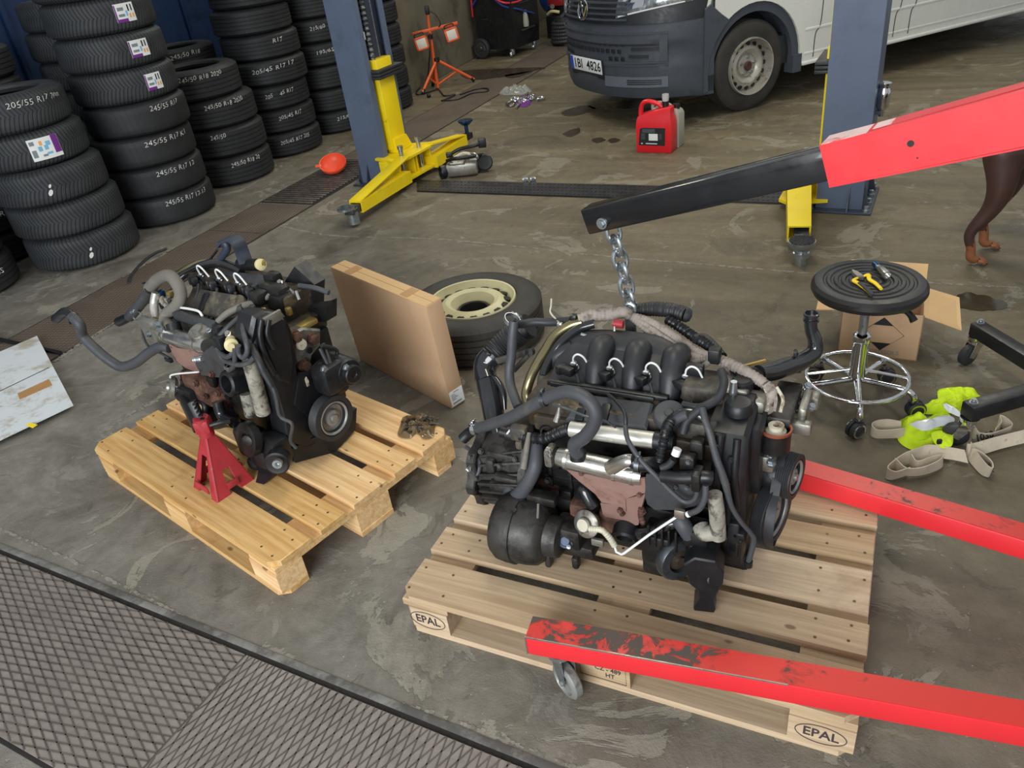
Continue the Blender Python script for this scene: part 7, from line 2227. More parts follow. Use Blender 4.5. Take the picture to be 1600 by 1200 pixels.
k0, k1 = Vec((1.3598, 2.7443, 0)), Vec((1.6207, 2.6026, 0))
ka = math.atan2(k1.y - k0.y, k1.x - k0.x)
kw = (k1 - k0).length
CT = thing('carton', 'small open brown carton with a black diamond mark behind the stool', 'carton', (k0.x, k0.y, 0), ka)
kh, kd = .205, .26
mb = MB()
mb.box((kw / 2, .002, kh / 2), (kw, .004, kh)).box((kw / 2, kd, kh / 2), (kw, .004, kh)).box((.002, kd / 2, kh / 2), (.004, kd, kh)).box((kw - .002, kd / 2, kh / 2), (.004, kd, kh)).box((kw / 2, kd / 2, .003), (kw, kd, .006))
mb.build('carton_body', 'card', CT, False)
fl_ = lambda o, x, y: frame(o, x, y)
for nm, P in (('right', [(kw, .0, kh), (kw, kd, kh), (kw + .125, kd - .03, kh - .02), (kw + .135, .02, kh - .055)]), ('left', [(0, 0, kh), (0, kd, kh), (-.10, kd, kh + .01), (-.10, .02, kh - .02)]), ('back', [(0, kd, kh), (kw, kd, kh), (kw, kd + .10, kh + .06), (0, kd + .10, kh + .06)])):
    MB().loft([P, [(p[0], p[1], p[2] - .004) for p in P]]).build('carton_flap', 'card_top', CT, False)
df = frame((kw * .53, -.0012, kh * .54), (1, 0, 0), (0, 0, 1))
dm = .074
MB().tube([df @ Vec(p) for p in ((0, -dm, 0), (dm * 1.08, 0, 0), (0, dm, 0), (-dm * 1.08, 0, 0))], .0011, 5, 1, True, True, None, False).build('diamond_outline', 'ink', CT, False)
mb = MB()
for sgn in (-1, 1):
    mb.prism([(0, sgn * dm), (dm * .5, sgn * dm * .54), (-dm * .5, sgn * dm * .54)], 0, .0008, df)
o = mb.build('diamond_print', 'ink', CT, False)
o['kind'] = 'stuff'
lettering('AEROSOLS', .026, frame((kw * .56, -.001, .028), (1, 0, 0), (0, 0, 1)), .0002, 'carton_lettering', 'print_grey', CT, False, .125)

# ================================================================== HI-VIS VEST, STRAPS, ENGINE STAND LEGS
vc = Vec((1.4251, 2.1513, 0))
VE = thing('hi_vis_vest', 'crumpled yellow-green safety vest with silver tape on the floor', 'vest', (vc.x, vc.y, 0))
mound('vest_body', 'hivis', VE, (1.4217, 2.1521, 0), [(1.3615, 2.2266, 0), (1.3931, 2.2463, 0), (1.4454, 2.2266, 0), (1.52, 2.2496, 0), (1.551, 2.235, 0), (1.5293, 2.179, 0), (1.4743, 2.0757, 0), (1.432, 2.046, 0), (1.392, 2.0676, 0), (1.3367, 2.0607, 0), (1.3105, 2.1269, 0)], .075, 5, 10, 80, .6, 4.2)
mound('vest_shoulder', 'hivis', VE, (1.6063, 2.3063, 0), [(1.4753, 2.2961, 0), (1.5503, 2.3205, 0), (1.589, 2.385, 0), (1.6321, 2.3967, 0), (1.6748, 2.3855, 0), (1.702, 2.3481, 0), (1.7119, 2.2939, 0), (1.6546, 2.2796, 0), (1.592, 2.2317, 0), (1.5406, 2.2445, 0), (1.4752, 2.2538, 0)], .07, 15, 10, 80, .6, 4.2)
mound('reflective_tape', 'reflect', VE, (1.4306, 2.1417, 0.05), [(1.3526, 2.1475, 0.05), (1.4119, 2.1489, 0.05), (1.4828, 2.1687, 0.05), (1.5082, 2.1491, 0.05), (1.4895, 2.1195, 0.05), (1.4278, 2.1085, 0.05), (1.3781, 2.0987, 0.05)], .022, 9, 4, 40, .5, 5, 0, .052)
mound('reflective_tape', 'reflect', VE, (1.5393, 2.205, 0.05), [(1.5237, 2.2438, 0.05), (1.5339, 2.2202, 0.05), (1.5505, 2.1614, 0.05), (1.5359, 2.1556, 0.05), (1.5138, 2.1976, 0.05)], .015, 12, 4, 24, .5, 5, 0, .045)
mound('vest_pocket', 'hivis', VE, (1.4146, 2.0537, 0.04), [(1.4062, 2.0997, 0.04), (1.4484, 2.1023, 0.04), (1.4666, 2.0789, 0.04), (1.4332, 2.0186, 0.04), (1.3975, 2.0088, 0.04), (1.3863, 2.0418, 0.04)], .03, 21, 6, 36, .6, 6, 0, .04)
MB().box(Vec((1.3706, 1.9961, 0.085)), (.016, .010, .018), None, .003).build('press_stud', 'ink', VE)


def band(mb, pts, w, wv, th=.003, k=8):
    """webbing: centre line points, width, one width direction per point"""
    P = spline(pts, k)
    n = len(P) - 1
    WV = [Vec(x).normalized() for x in wv]

    def fn(u, v):
        i = u * n
        a = min(int(round(i)), n)
        t = u * (len(WV) - 1); j = min(int(t), len(WV) - 2)
        wd = WV[j].lerp(WV[j + 1], t - j).normalized()
        return P[a] + wd * (v - .5) * w
    return mb.grid(fn, n, 2, th)


UP = (0, 0, 1)
s0 = Vec((1.331, 2.0353, 0))
WS = thing('webbing_strap', 'dirty beige webbing strap coiled on the floor in front of the vest', 'strap', (s0.x, s0.y, 0))
mb = MB()
zc = .026
band(mb, [(1.6857, 2.028, 0.03), (1.5899, 2.0138, 0.03), (1.4919, 1.9943, 0.03), (1.4759, 2.004, 0.03)], .045, [(.2, .6, .8), (.2, .6, .8), (0, .6, .8), (0, .2, 1)])
band(mb, [(1.4853, 2.0079, 0.03), (1.4738, 1.963, 0.03), (1.4694, 1.8953, 0.03), (1.4838, 1.8779, 0.028), (1.5045, 1.9125, 0.028), (1.4989, 1.9572, 0.03), (1.4731, 1.9755, 0.034)], .045, [(.3, .3, 1), (.3, -.2, 1), (.2, -.3, 1), (0, -.2, 1), (-.2, -.2, 1), (-.3, .3, 1), UP])
band(mb, [(1.4549, 1.9673, 0.03), (1.413, 1.9947, 0.03), (1.3611, 2.0186, 0.03), (1.3155, 2.0138, 0.028), (1.2673, 2.0037, 0.026), (1.2103, 1.9757, 0.026), (1.1792, 1.9483, 0.026), (1.1941, 1.9281, 0.026), (1.2486, 1.9385, 0.026)], .045, [(0, .7, .7), (0, .8, .6), (0, .7, .7), (0, .4, 1), (0, .2, 1), (.2, .1, 1), UP, (0, -.3, 1), (0, -.3, 1)])
band(mb, [(1.2217, 1.9854, 0.03), (1.2331, 1.9369, 0.03), (1.2836, 1.9256, 0.03), (1.3517, 1.947, 0.028), (1.3799, 1.9721, 0.026), (1.3425, 1.969, 0.026), (1.2871, 1.9584, 0.026), (1.2837, 1.9947, 0.03)], .042, [UP, (0, -.4, 1), (0, -.2, 1), UP, (0, .3, 1), (0, .4, 1), (0, .2, 1), UP])
mb.build('strap_webbing', 'web', WS)
lettering('10t', .032, frame(Vec((1.4936, 1.9067, 0.03)) + Vec((.0, -.012, .004)), (.5, .86, .1), (-.8, .2, .5)), .001, 'strap_lettering', 'ink', WS)
s0 = Vec((1.2946, 2.1957, 0))
WS2 = thing('webbing_strap', 'end loop of beige webbing poking out left of the vest', 'strap', (s0.x, s0.y, 0))
mb = MB()
band(mb, [(1.3385, 2.1691, 0.03), (1.3001, 2.1917, 0.03), (1.2575, 2.1982, 0.028), (1.2354, 2.1798, 0.026), (1.2435, 2.1517, 0.026), (1.2841, 2.142, 0.026), (1.3326, 2.1341, 0.028)], .042, [(0, .3, 1), (0, .3, 1), UP, UP, (0, -.2, 1), (0, -.2, 1), UP])
mb.build('strap_webbing', 'web', WS2)
s0 = Vec((1.6342, 2.1012, 0))
WS3 = thing('webbing_strap', 'beige webbing loop with black figures beside the caster', 'strap', (s0.x, s0.y, 0))
mb = MB()
band(mb, [(1.5488, 2.0915, 0.026), (1.5489, 2.0662, 0.026), (1.5875, 2.057, 0.026), (1.6522, 2.0667, 0.026), (1.6753, 2.0803, 0.026), (1.6768, 2.1188, 0.026), (1.6642, 2.1351, 0.026), (1.6467, 2.1001, 0.026), (1.6066, 2.0657, 0.03)], .045, [UP, (0, -.5, 1), (0, -.5, 1), (0, -.2, 1), UP, UP, UP, UP, UP])
mb.build('strap_webbing', 'web', WS3)
lettering('1030', .034, frame(Vec((1.5636, 2.054, 0.034)) + Vec((0, -.004, .0)), (1, .15, .05), (0, .45, .9)), .001, 'strap_lettering', 'ink', WS3)


def stand_leg(a, b, cdir):
    a, b = Vec(a), Vec(b)
    return a, b


a1_, b1_ = Vec((1.8125, 2.5481, 0.145)), Vec((1.8456, 2.3222, 0.145))
a2_, b2_ = Vec((1.5049, 2.0619, 0.145)), Vec((1.7067, 2.1029, 0.145))
ES = thing('engine_stand', 'black steel stand with two arms on swivel casters entering from the right', 'stand', (a2_.x + .3, (a1_.y + a2_.y) / 2, 0))
d1, d2 = (b1_ - a1_).normalized(), (b2_ - a2_).normalized()
apex = a1_ + d1 * .62
for a, d, ln, cd_ in ((a1_, d1, .62, (-.6, -.2)), (a2_, d2, .62, (-.5, .3))):
    lg = MB().beam(a - d * .02, a + d * ln, .055, .055, (0, 0, 1), .006).build('leg', 'black', ES)
    MB().cyl(a + Vec((0, 0, .02)), a + Vec((0, 0, .045)), .007, None, 12).hexbolt(a + Vec((0, 0, .033)), (0, 0, 1), .011, .007).build('swivel_bolt', 'zinc', lg)
    w = Vec((cd_[0], cd_[1], 0)).normalized(); wn_ = Vec((-w.y, w.x, 0))
    wc = a + w * .03; wc.z = .042
    f = MB().cyl(a + Vec((0, 0, -.0275)), a + Vec((0, 0, -.037)), .030, None, 20).cyl(a + Vec((0, 0, -.037)), a + Vec((0, 0, -.050)), .026, None, 20)
    for sd in (-1, 1):
        o = wn_ * (.021 * sd)
        P_ = [Vec((a.x, a.y, .096)) + o - w * .022, Vec((a.x, a.y, .096)) + o + w * .022, wc + o + w * .014, wc + o - w * .010 + Vec((0, 0, -.012))]
        f.loft([[p - wn_ * .0015 for p in P_], [p + wn_ * .0015 for p in P_]])
    f = f.build('caster_fork', 'chrome', lg)
    MB().lathe([(0, -.015), (.034, -.015), (.042, -.010), (.042, .010), (.034, .015), (0, .015)], axis_frame(wc, wn_), 28).build('caster_wheel', 'black_soft', lg)
MB().beam(a1_ + d1 * .60, a2_ + d2 * .60, .06, .055, (0, 0, 1), .006, .06).build('cross_tube', 'black', ES)
mid = (a1_ + d1 * .60 + a2_ + d2 * .60) / 2
MB().beam((mid.x, mid.y, .12), (mid.x, mid.y, .85), .06, .06, (1, 0, 0), .006).build('upright', 'black', ES)

# ================================================================== DOG


def skin_body(name, pts, edges, radii, m, parent=None, sub=2, tan=None, mats=None):
    me = bpy.data.meshes.new(name)
    me.from_pydata([tuple(p) for p in pts], edges, [])
    o = bpy.data.objects.new(name, me)
    COL.objects.link(o)
    o.modifiers.new('skin', 'SKIN')
    sv = me.skin_vertices[0].data
    for i, r in enumerate(radii):
        sv[i].radius = (r, r) if isinstance(r, (int, float)) else r
        sv[i].use_root = (i == 0)
    o.modifiers['skin'].use_smooth_shade = True
    ss = o.modifiers.new('sub', 'SUBSURF')
    ss.levels = sub; ss.render_levels = sub
    dg = bpy.context.evaluated_depsgraph_get()
    me2 = bpy.data.meshes.new_from_object(o.evaluated_get(dg))
    bpy.data.objects.remove(o)
    me2.materials.clear()
    for x in (mats or [m]):
        me2.materials.append(MT[x])
    for p in me2.polygons:
        p.use_smooth = True
        p.material_index = tan(p.center) if tan else 0
    o = bpy.data.objects.new(name, me2)
    COL.objects.link(o)
    if parent is not None:
        o.parent = parent
        MW[o] = MW[parent]
    else:
        MW[o] = Mat.Identity(4)
    return o


HD = rad(-20)                      # the dog faces away to the right of the picture
DO = thing('dog', 'dark brown short-haired dog with tan legs standing behind the stool', 'dog', (2.62, 3.40, 0), HD)
# local: x forward, y to its left (away from the camera), z up; origin under the middle of the body
P = []; E_ = []; R_ = []


def chain(pts, start=None):
    prev = start
    for p, r in pts:
        P.append(p); R_.append(r)
        if prev is not None:
            E_.append((prev, len(P) - 1))
        prev = len(P) - 1
    return prev


def dl(x, y, z=0.0):
    v = MW[DO].inverted() @ Vec((x, y, z))
    return v


f1 = dl(2.262, 3.365); f2 = dl(2.412, 3.512)
P.append((-.20, .0, .555)); R_.append((.115, .13))
E_ = []
bx = chain([((.0, .0, .545), (.105, .125)), ((.20, .0, .535), (.125, .155)), ((.36, .0, .545), (.125, .165)), ((.50, .0, .60), (.10, .125)), ((.58, .0, .72), (.07, .085)), ((.63, .0, .82), (.062, .07)), ((.70, .0, .86), (.07, .07)), ((.79, .0, .845), (.048, .05)), ((.88, .0, .825), (.034, .035))], 0)
chain([((-.30, .0, .585), (.075, .08)), ((-.345, .0, .61), .028), ((-.365, 0, .585), .018)], 0)
for fy, f in ((-1, f1), (1, f2)):
    kx = f.x
    chain([((kx + .055, f.y * .8 + fy * .01, .50), (.085, .115)), ((kx + .085, f.y * .95, .385), (.068, .098)), ((kx + .055, f.y, .28), (.044, .064)), ((kx - .008, f.y, .185), (.029, .040)), ((kx - .020, f.y, .150), (.0265, .034)), ((kx + .002, f.y, .085), (.022, .023)), ((kx + .006, f.y, .035), (.026, .026)), ((kx + .045, f.y, .020), (.026, .020))], 0)
for fy in (-1, 1):
    chain([((.42, fy * .09, .44), (.062, .085)), ((.40, fy * .10, .33), .044), ((.43, fy * .10, .18), .028), ((.43, fy * .10, .07), .024), ((.47, fy * .10, .022), (.030, .022))], 3)


def coat(c):
    low = c.z < .15 + .05 * mnoise.noise(Vec((c.x * 12, c.y * 12, c.z * 12)))
    hind = c.x < .2
    if hind and c.z < .30:
        inner = (c.y > f1.y + .004) if c.y < (f1.y + f2.y) / 2 else (c.y < f2.y - .002)
        if low and c.z < .105:
            return 1
        if c.z < .27 and c.x > (f1.x if c.y < (f1.y + f2.y) / 2 else f2.x) + .004 - max(0, .1 - c.z) and (inner or c.z < .15):
            return 1
        return 0
    if low and not hind:
        return 1
    if c.x > .80 and c.z < .83:
        return 1
    return 0


skin_body('body', P, E_, R_, 'dog', DO, 2, coat, ['dog', 'tan'])
for f in (f1, f2):
    for k in range(4):
        y = f.y + (-.020 + .0135 * k)
        x = f.x + .078 - .010 * abs(k - 1.5)
        MB().tube([(x - .026, y, .026), (x - .006, y, .024), (x + .004, y, .012)], [.009, .0095, .0065], 8, 4).build('toe', 'tan', DO, False)
        MB().tube([(x + .002, y, .014), (x + .012, y, .006)], [.0045, .002], 6, 3).build('claw', 'claw', DO, False)
for sy in (-1, 1):
    MB().loft([[(.66, .045 * sy, .90), (.70, .055 * sy, .90), (.69, .065 * sy, .905)], [(.70, .075 * sy, .86), (.73, .078 * sy, .86), (.72, .085 * sy, .865)], [(.715, .08 * sy, .80), (.73, .08 * sy, .80), (.725, .086 * sy, .80)]]).build('ear', 'dog', DO, False)
    MB().lathe([(0, -.008), (.007, -.004), (.008, 0), (.007, .004), (0, .008)], Mat.Translation((.765, .042 * sy, .872)), 12).build('eye', 'claw', DO, False)
MB().lathe([(0, -.016), (.014, -.01), (.018, 0), (.014, .01), (0, .014)], Mat.Translation((.905, 0, .832)), 14).build('nose', 'claw', DO, False)

# ================================================================== CANS, FUNNEL, MOTOR PART, SMALL BITS
q0, q1 = Vec((1.1827, 5.9159, 0)), Vec((1.4107, 5.7652, 0))
qa = math.atan2(q1.y - q0.y, q1.x - q0.x)
qw = (q1 - q0).length
CN = thing('oil_canister', 'red plastic oil canister with handle and black label in front of the van', 'canister', (q0.x, q0.y, 0), qa)
kd = .12
loops = []
for z, ins, w1 in ((.0, .006, qw), (.006, 0, qw), (.20, .0, qw), (.235, .004, qw), (.262, .012, qw)):
    xr = w1 - ins
    loops.append([(ins, ins, z), (xr * .5, ins * .6, z), (xr, ins, z), (xr + .0, kd * .5, z), (xr, kd - ins, z), (xr * .5, kd - ins * .6, z), (ins, kd - ins, z), (ins, kd * .5, z)])
sh = [(.095, .275), (.12, .305), (qw - .02, .33)]
loops.append([(.07, .02, .285), (.13, .018, .30), (qw - .012, .02, .322), (qw - .010, kd * .5, .322), (qw - .012, kd - .02, .322), (.13, kd - .018, .30), (.07, kd - .02, .285), (.07, kd * .5, .285)])
loops.append([(.11, .03, .298), (.15, .03, .312), (qw - .03, .03, .330), (qw - .028, kd * .5, .330), (qw - .03, kd - .03, .330), (.15, kd - .03, .312), (.11, kd - .03, .298), (.11, kd * .5, .298)])
MB().loft(loops).build('canister_body', 'red_can', CN, False, 50)
MB().tube([(.022, kd / 2, .20), (.018, kd / 2, .29), (.035, kd / 2, .345), (.08, kd / 2, .362), (.15, kd / 2, .345), (.19, kd / 2, .322)], [.018, .017, .016, .016, .016, .018], 12, 7, False, True, None, True, (1, 1.3)).build('handle', 'red_can', CN, False)
MB().lathe([(0, 0), (.024, 0), (.024, .03), (.026, .031), (.026, .04), (0, .04)], Mat.Translation((qw - .062, kd / 2, .325)), 20).build('cap', 'black', CN, False)
MB().lathe([(0, 0), (.022, 0), (.026, .03), (.024, .05), (.02, .05), (.02, .006), (0, .006)], Mat.Translation((qw - .062, kd / 2, .363)), 18).build('measuring_cup', 'clear_cap', CN, False)
lb = MB().prism([(.018, .055), (qw - .05, .055), (qw - .045, .185), (.05, .185), (.03, .175)], 0, .0016, frame((0, -.0012, 0), (1, 0, 0), (0, 0, 1))).build('label', 'ink', CN, False)
mb = MB()
mb.box((.135, -.0036, .118), (.07, .001, .05))
mb.box((.12, -.0036, .070), (.09, .001, .006)).box((.045, -.0036, .070), (.012, .001, .008))
mb.build('label_panel', 'label', lb, False)
mb = MB()
for k in range(5):
    mb.box((.10, -.0036, .176 - k * .006), (.10, .001, .0016)).box((.055, -.0036, .14 - k * .009), (.03, .001, .0016)).box((.19, -.0036, .14 - k * .009), (.02, .001, .0016))
mb.build('label_print', 'print_grey', lb, False)
jp = Vec((1.51, 5.9662, 0))
JG = thing('fluid_jug', 'grey white plastic jug standing behind the red oil canister', 'jug', (q1.x + .01, q1.y + .155, 0), qa)
MB().loft([[(-.15 + i_, i_, z), (.09 - i_, i_, z), (.09 - i_, .12 - i_, z), (-.15 + i_, .12 - i_, z)] for z, i_ in ((0, .006), (.008, 0), (.24, 0), (.265, .01), (.285, .03))]).build('jug_body', 'can_white', JG, False)
MB().tube([(-.13, .06, .25), (-.13, .06, .305), (-.07, .06, .318), (.0, .06, .30), (.01, .06, .28)], .014, 10, 6).build('handle', 'can_white', JG, False)
MB().lathe([(0, .28), (.026, .28), (.026, .312), (0, .312)], Mat.Translation((.05, .06, 0)), 18).build('cap', 'black', JG, False)

fc = Vec((-1.2152, 6.4396, 0))
FU = thing('funnel', 'bright orange plastic funnel lying on the drain grate', 'funnel', (fc.x + .02, fc.y + .02, .012))
fm = Mat.Translation((fc.x + .02, fc.y + .02, .088)) @ Mat.Rotation(rad(26), 4, 'X')
MB().lathe([(.105, .012), (.110, .014), (.112, .010), (.108, -.012), (.075, -.052), (.022, -.066), (.016, -.072), (.0, -.072), (.0, -.066), (.012, -.064), (.020, -.058), (.070, -.044), (.100, -.008), (.105, .012)], fm, 40).build('funnel_bowl', 'funnel', FU)
MB().box((0, 0, 0), (.05, .03, .004), fm @ Mat.Translation((-.118, -.01, .006)), .0015).build('hanging_tab', 'funnel', FU)

# alloy motor part dropped at the foot of the lift
mp = Vec((-0.1426, 5.9744, 0))
MP = thing('motor_part', 'grey alloy housing with black wires and pipes at the foot of lift', 'engine part', (mp.x, mp.y, 0), rad(-8))
casting(MP, [((.0, .0, .055), (.24, .17, .09)), ((-.03, -.03, .105), (.12, .1, .03)), ((.10, .05, .07), (.10, .10, .10))], 'housing', 'alu', .014)
disc(MP, (-.155, -.06, .05), (-1, -.5, .05), [(.028, -.03), (.048, -.03), (.050, .008), (.046, .014), (.036, .012), (.034, -.015), (0, -.015)], 'inlet', 'black', 26)
disc(MP, (.17, .0, .075), (.3, -1, .3), [(0, -.05), (.062, -.05), (.062, .01), (.052, .016), (.030, .012), (0, .014)], 'rotor_cover', 'black', 26)
hose(MP, [(-.11, -.02, .12), (-.04, -.09, .15), (.06, -.09, .15), (.13, -.03, .14), (.16, .04, .12)], .013, 'black', 'wire_loop')
hose(MP, [(-.12, .05, .13), (-.02, .08, .17), (.10, .06, .19), (.17, .10, .20)], .014, 'black', 'wire_loop')
hose(MP, [(-.05, -.02, .135), (.02, .0, .155), (.09, -.01, .14)], .015, 'ceramic', 'pale_tube')
hose(MP, [(.07, .0, .15), (.11, -.03, .15), (.13, -.06, .13)], .013, 'alu_bright', 'steel_tube')
casting(MP, [((.16, .08, .20), (.06, .03, .07)), ((-.10, .06, .14), (.05, .03, .04))], 'connector', 'black', .006)
for k, (x, y) in enumerate(((821, 285), (833, 284))):
    p = Vec((0.297, 5.5657, 0)) if k == 0 else Vec((0.352, 5.5559, 0))
    o = tag(at_loc(MB().lathe([(.010, -.018), (.018, -.018), (.018, .018), (.010, .018)], frame((0, 0, .018), (0, 1, 0), (0, 0, 1)), 16, True).hexbolt((0, -.022, .018), (0, -1, 0), .014, .006).cyl((0, -.02, .018), (0, .03, .018), .009, None, 10).build('bolt', 'zinc'), p),
            'bright shiny bolt on the black cover plate, %s one of two' % ('left' if k == 0 else 'right'), 'bolt', 'bolts on the cover plate')

sc_c = Vec((0.5297, 8.1315, 0))
SH = thing('shackle_chain', 'heap of shiny shackles and chain links with purple tag on floor', 'shackles', (sc_c.x, sc_c.y, 0))
rnd = random.Random(8)
for k in range(15):
    c = sc_c + Vec((rnd.uniform(-.14, .18), rnd.uniform(-.10, .10), .012 + rnd.random() * .02))
    an = rnd.uniform(0, PI); tl = rnd.uniform(-.5, .5)
    u = Vec((math.cos(an), math.sin(an), tl * .3)); v = Vec((-math.sin(an), math.cos(an), tl * .3))
    MB().tube([c + u * (.036 * math.cos(q_)) + v * (.022 * math.sin(q_)) for q_ in [2 * PI * i / 12 for i in range(12)]], .0075, 7, 2, True).build('link', 'chrome', SH)
MB().tube([(0.3258, 8.0576, 0.012), (0.3705, 8.1461, 0.012), (0.4097, 8.1508, 0.012), (0.3992, 8.0115, 0.012), (0.3567, 7.9526, 0.012)], .009, 8, 4, True).build('ring', 'chrome', SH)
MB().tube([(0.4049, 7.8389, 0.012), (0.4562, 7.9956, 0.02), (0.5285, 8.228, 0.03), (0.5758, 8.4022, 0.02)], .012, 8).build('pin', 'alu_bright', SH)
mound('purple_tag', 'purple', SH, (0.5224, 8.1958, 0), [(0.4203, 8.0545, 0), (0.4949, 8.3352, 0), (0.5805, 8.4038, 0), (0.6014, 8.2052, 0), (0.551, 7.944, 0), (0.4817, 7.8744, 0)], .05, 3, 5, 24, .6, 5)
bc_ = Vec((0.4593, 8.645, 0))
PB = thing('plastic_bag', 'empty crumpled clear plastic bag on floor behind the shackles', 'plastic bag', (bc_.x, bc_.y, 0))
mound('bag_film', 'bag', PB, bc_, [(0.2896, 8.66, 0), (0.3677, 8.8064, 0), (0.4409, 8.8585, 0), (0.5425, 8.8232, 0), (0.6215, 8.7014, 0), (0.6261, 8.5333, 0), (0.5427, 8.4287, 0), (0.4132, 8.4822, 0), (0.336, 8.5329, 0)], .10, 4, 8, 44, .75, 4)

# ================================================================== CARDBOARD SHEET, RODS, RUBBER STRIP
cs0 = [Vec((-2.5438, 3.9807, 0)), Vec((-2.0143, 3.163, 0)), Vec((-2.255, 2.9335, 0)), Vec((-2.4576, 2.7414, 0)), Vec((-3.028, 3.4169, 0)), Vec((-2.6908, 3.8294, 0))]
CB = thing('cardboard_sheet', 'paint splashed cardboard sheet lying flat at the left edge', 'cardboard', (cs0[1].x, cs0[1].y, 0))
MB().prism([tuple(p[:2]) for p in cs0], .022, .034).build('sheet_board', 'board_silver', CB)
MB().beam(Vec((-2.5759, 3.252, 0.0345)), Vec((-2.2973, 3.5688, 0.0345)), .006, .001).build('fold_line', 'seam', CB)
MB().prism([tuple(Vec(p)[:2]) for p in ((-2.3495, 3.3351, 0.034), (-2.2443, 3.4402, 0.034), (-2.1963, 3.3708, 0.034), (-2.3087, 3.2722, 0.034))], .034, .0350).build('tape_strip', 'tape', CB)
MB().prism([tuple(Vec(p)[:2]) for p in ((-2.1666, 3.0235, 0.034), (-2.1542, 3.0407, 0.034), (-2.1096, 3.0135, 0.034), (-2.1199, 2.9886, 0.034))], .034, .0352).build('sticky_note', 'yellow_note', CB)
r0_ = Vec((-2.8006, 4.0551, 0)); r1_ = Vec((-2.3324, 3.7671, 0))
dd = (r1_ - r0_).normalized()
RD = tag(at_loc(MB().tube([r0_ - r1_ - dd * .3 + Vec((0, 0, .012)), Vec((0, 0, .012))], .011, 10).build('steel_rod', 'black'), r1_), 'thin black steel rod under the far corner of the cardboard sheet', 'rod')
g_ = [Vec((-2.2741, 4.6428, 0)), Vec((-2.3012, 4.7571, 0)), Vec((-2.3042, 4.9512, 0)), Vec((-2.2725, 5.1178, 0)), Vec((-2.2026, 5.1923, 0))]
o0 = g_[0].copy()
tag(at_loc(MB().tube([p - o0 + Vec((0, 0, .009)) for p in g_], .008, 8, 8, False, True, None, True, (.8, 1.3)).build('rubber_strip', 'black_soft'), o0), 'black rubber strip curved on the floor between tyres and engine', 'rubber strip')

# ================================================================== WORK LIGHT ON TRIPOD
wl = Vec((-.328, 9.36, 0))
WL = thing('work_light', 'orange twin floodlight on an orange tripod against the concrete wall', 'work light', wl)


def wp(*p):
    return Vec(p)


hub = Vec((-0.334, 9.36, 0.3015)); bar0 = Vec((-0.5491, 9.36, 0.5957)); bar1 = Vec((-0.0445, 9.36, 0.6465)); top_ = Vec((-0.3509, 9.36, 0.7812)); mid_ = Vec((-0.3604, 9.36, 0.6142)); foot0 = Vec((-0.3695, 9.36, 0.011))
MB().cyl(foot0, mid_, .019, None, 14).cyl(mid_, top_, .015, None, 14).build('pole', 'orange', WL)
MB().cyl(hub - Vec((0, 0, .02)), hub + Vec((0, 0, .025)), .034, None, 14).cyl(mid_ - Vec((0, 0, .09)), mid_ - Vec((0, 0, .045)), .026, None, 14).build('collar', 'black', WL)
MB().beam(bar0, bar1, .03, .03, (0, 0, 1), .004).build('cross_bar', 'orange', WL)
MB().box(top_ + Vec((0, 0, .03)), (.05, .05, .085), None, .01).build('top_grip', 'black', WL)
fL, fR, fB = Vec((-0.5349, 9.1339, 0)), Vec((0.0503, 9.4494, 0)), Vec((-0.3234, 9.3988, 0))
for ft_ in (fL, fR, Vec((wl.x - .10, wl.y + .12, 0))):
    ft_ = Vec((ft_.x, ft_.y, .027))
    lg = MB().cyl(hub, ft_, .016, None, 12).build('leg', 'orange', WL)
    m_ = hub.lerp(ft_, .55)
    MB().cyl(foot0 + Vec((0, 0, .03)), m_, .011, None, 10).build('brace', 'orange', lg)
    MB().cyl(ft_ + Vec((0, 0, -.014)), ft_ + (hub - ft_).normalized() * .04, .020, .018, 12).build('rubber_foot', 'black', lg)
for c_, tw in ((Vec((-0.4655, 9.3, 0.4992)), rad(14)), (Vec((-0.1269, 9.3, 0.5461)), rad(14))):
    lm = Mat.Translation(c_) @ Mat.Rotation(rad(8), 4, 'Z') @ Mat.Rotation(rad(-10), 4, 'Y') @ Mat.Rotation(rad(-6), 4, 'X')
    hf = MB()
    w_, h_ = .145, .135
    for x, z, sx_, sz_ in ((-w_ * .42, 0, w_ * .16, h_), (w_ * .42, 0, w_ * .16, h_), (0, -h_ * .42, w_, h_ * .16), (0, h_ * .42, w_, h_ * .16)):
        hf.box((x, 0, z), (sx_, .05, sz_), lm, .006)
    hf = hf.build('lamp_head', 'orange', WL)
    MB().box((0, -.008, 0), (w_ * .72, .03, h_ * .72), lm, .003).build('lamp_lens', 'lamp_glass', hf)
    MB().box((0, -.012, 0), (w_ * .74, .02, h_ * .74), lm).build('lens_rim', 'black', hf)
    MB().box((0, .035, 0), (w_ * .8, .03, h_ * .8), lm, .004).build('heat_sink', 'black', hf)
    MB().tube([lm @ Vec((-w_ * .35, .02, h_ * .5)), lm @ Vec((-w_ * .3, .02, h_ * .75)), lm @ Vec((w_ * .3, .02, h_ * .75)), lm @ Vec((w_ * .35, .02, h_ * .5))], .006, 8, 4).build('lamp_bracket', 'black', hf)
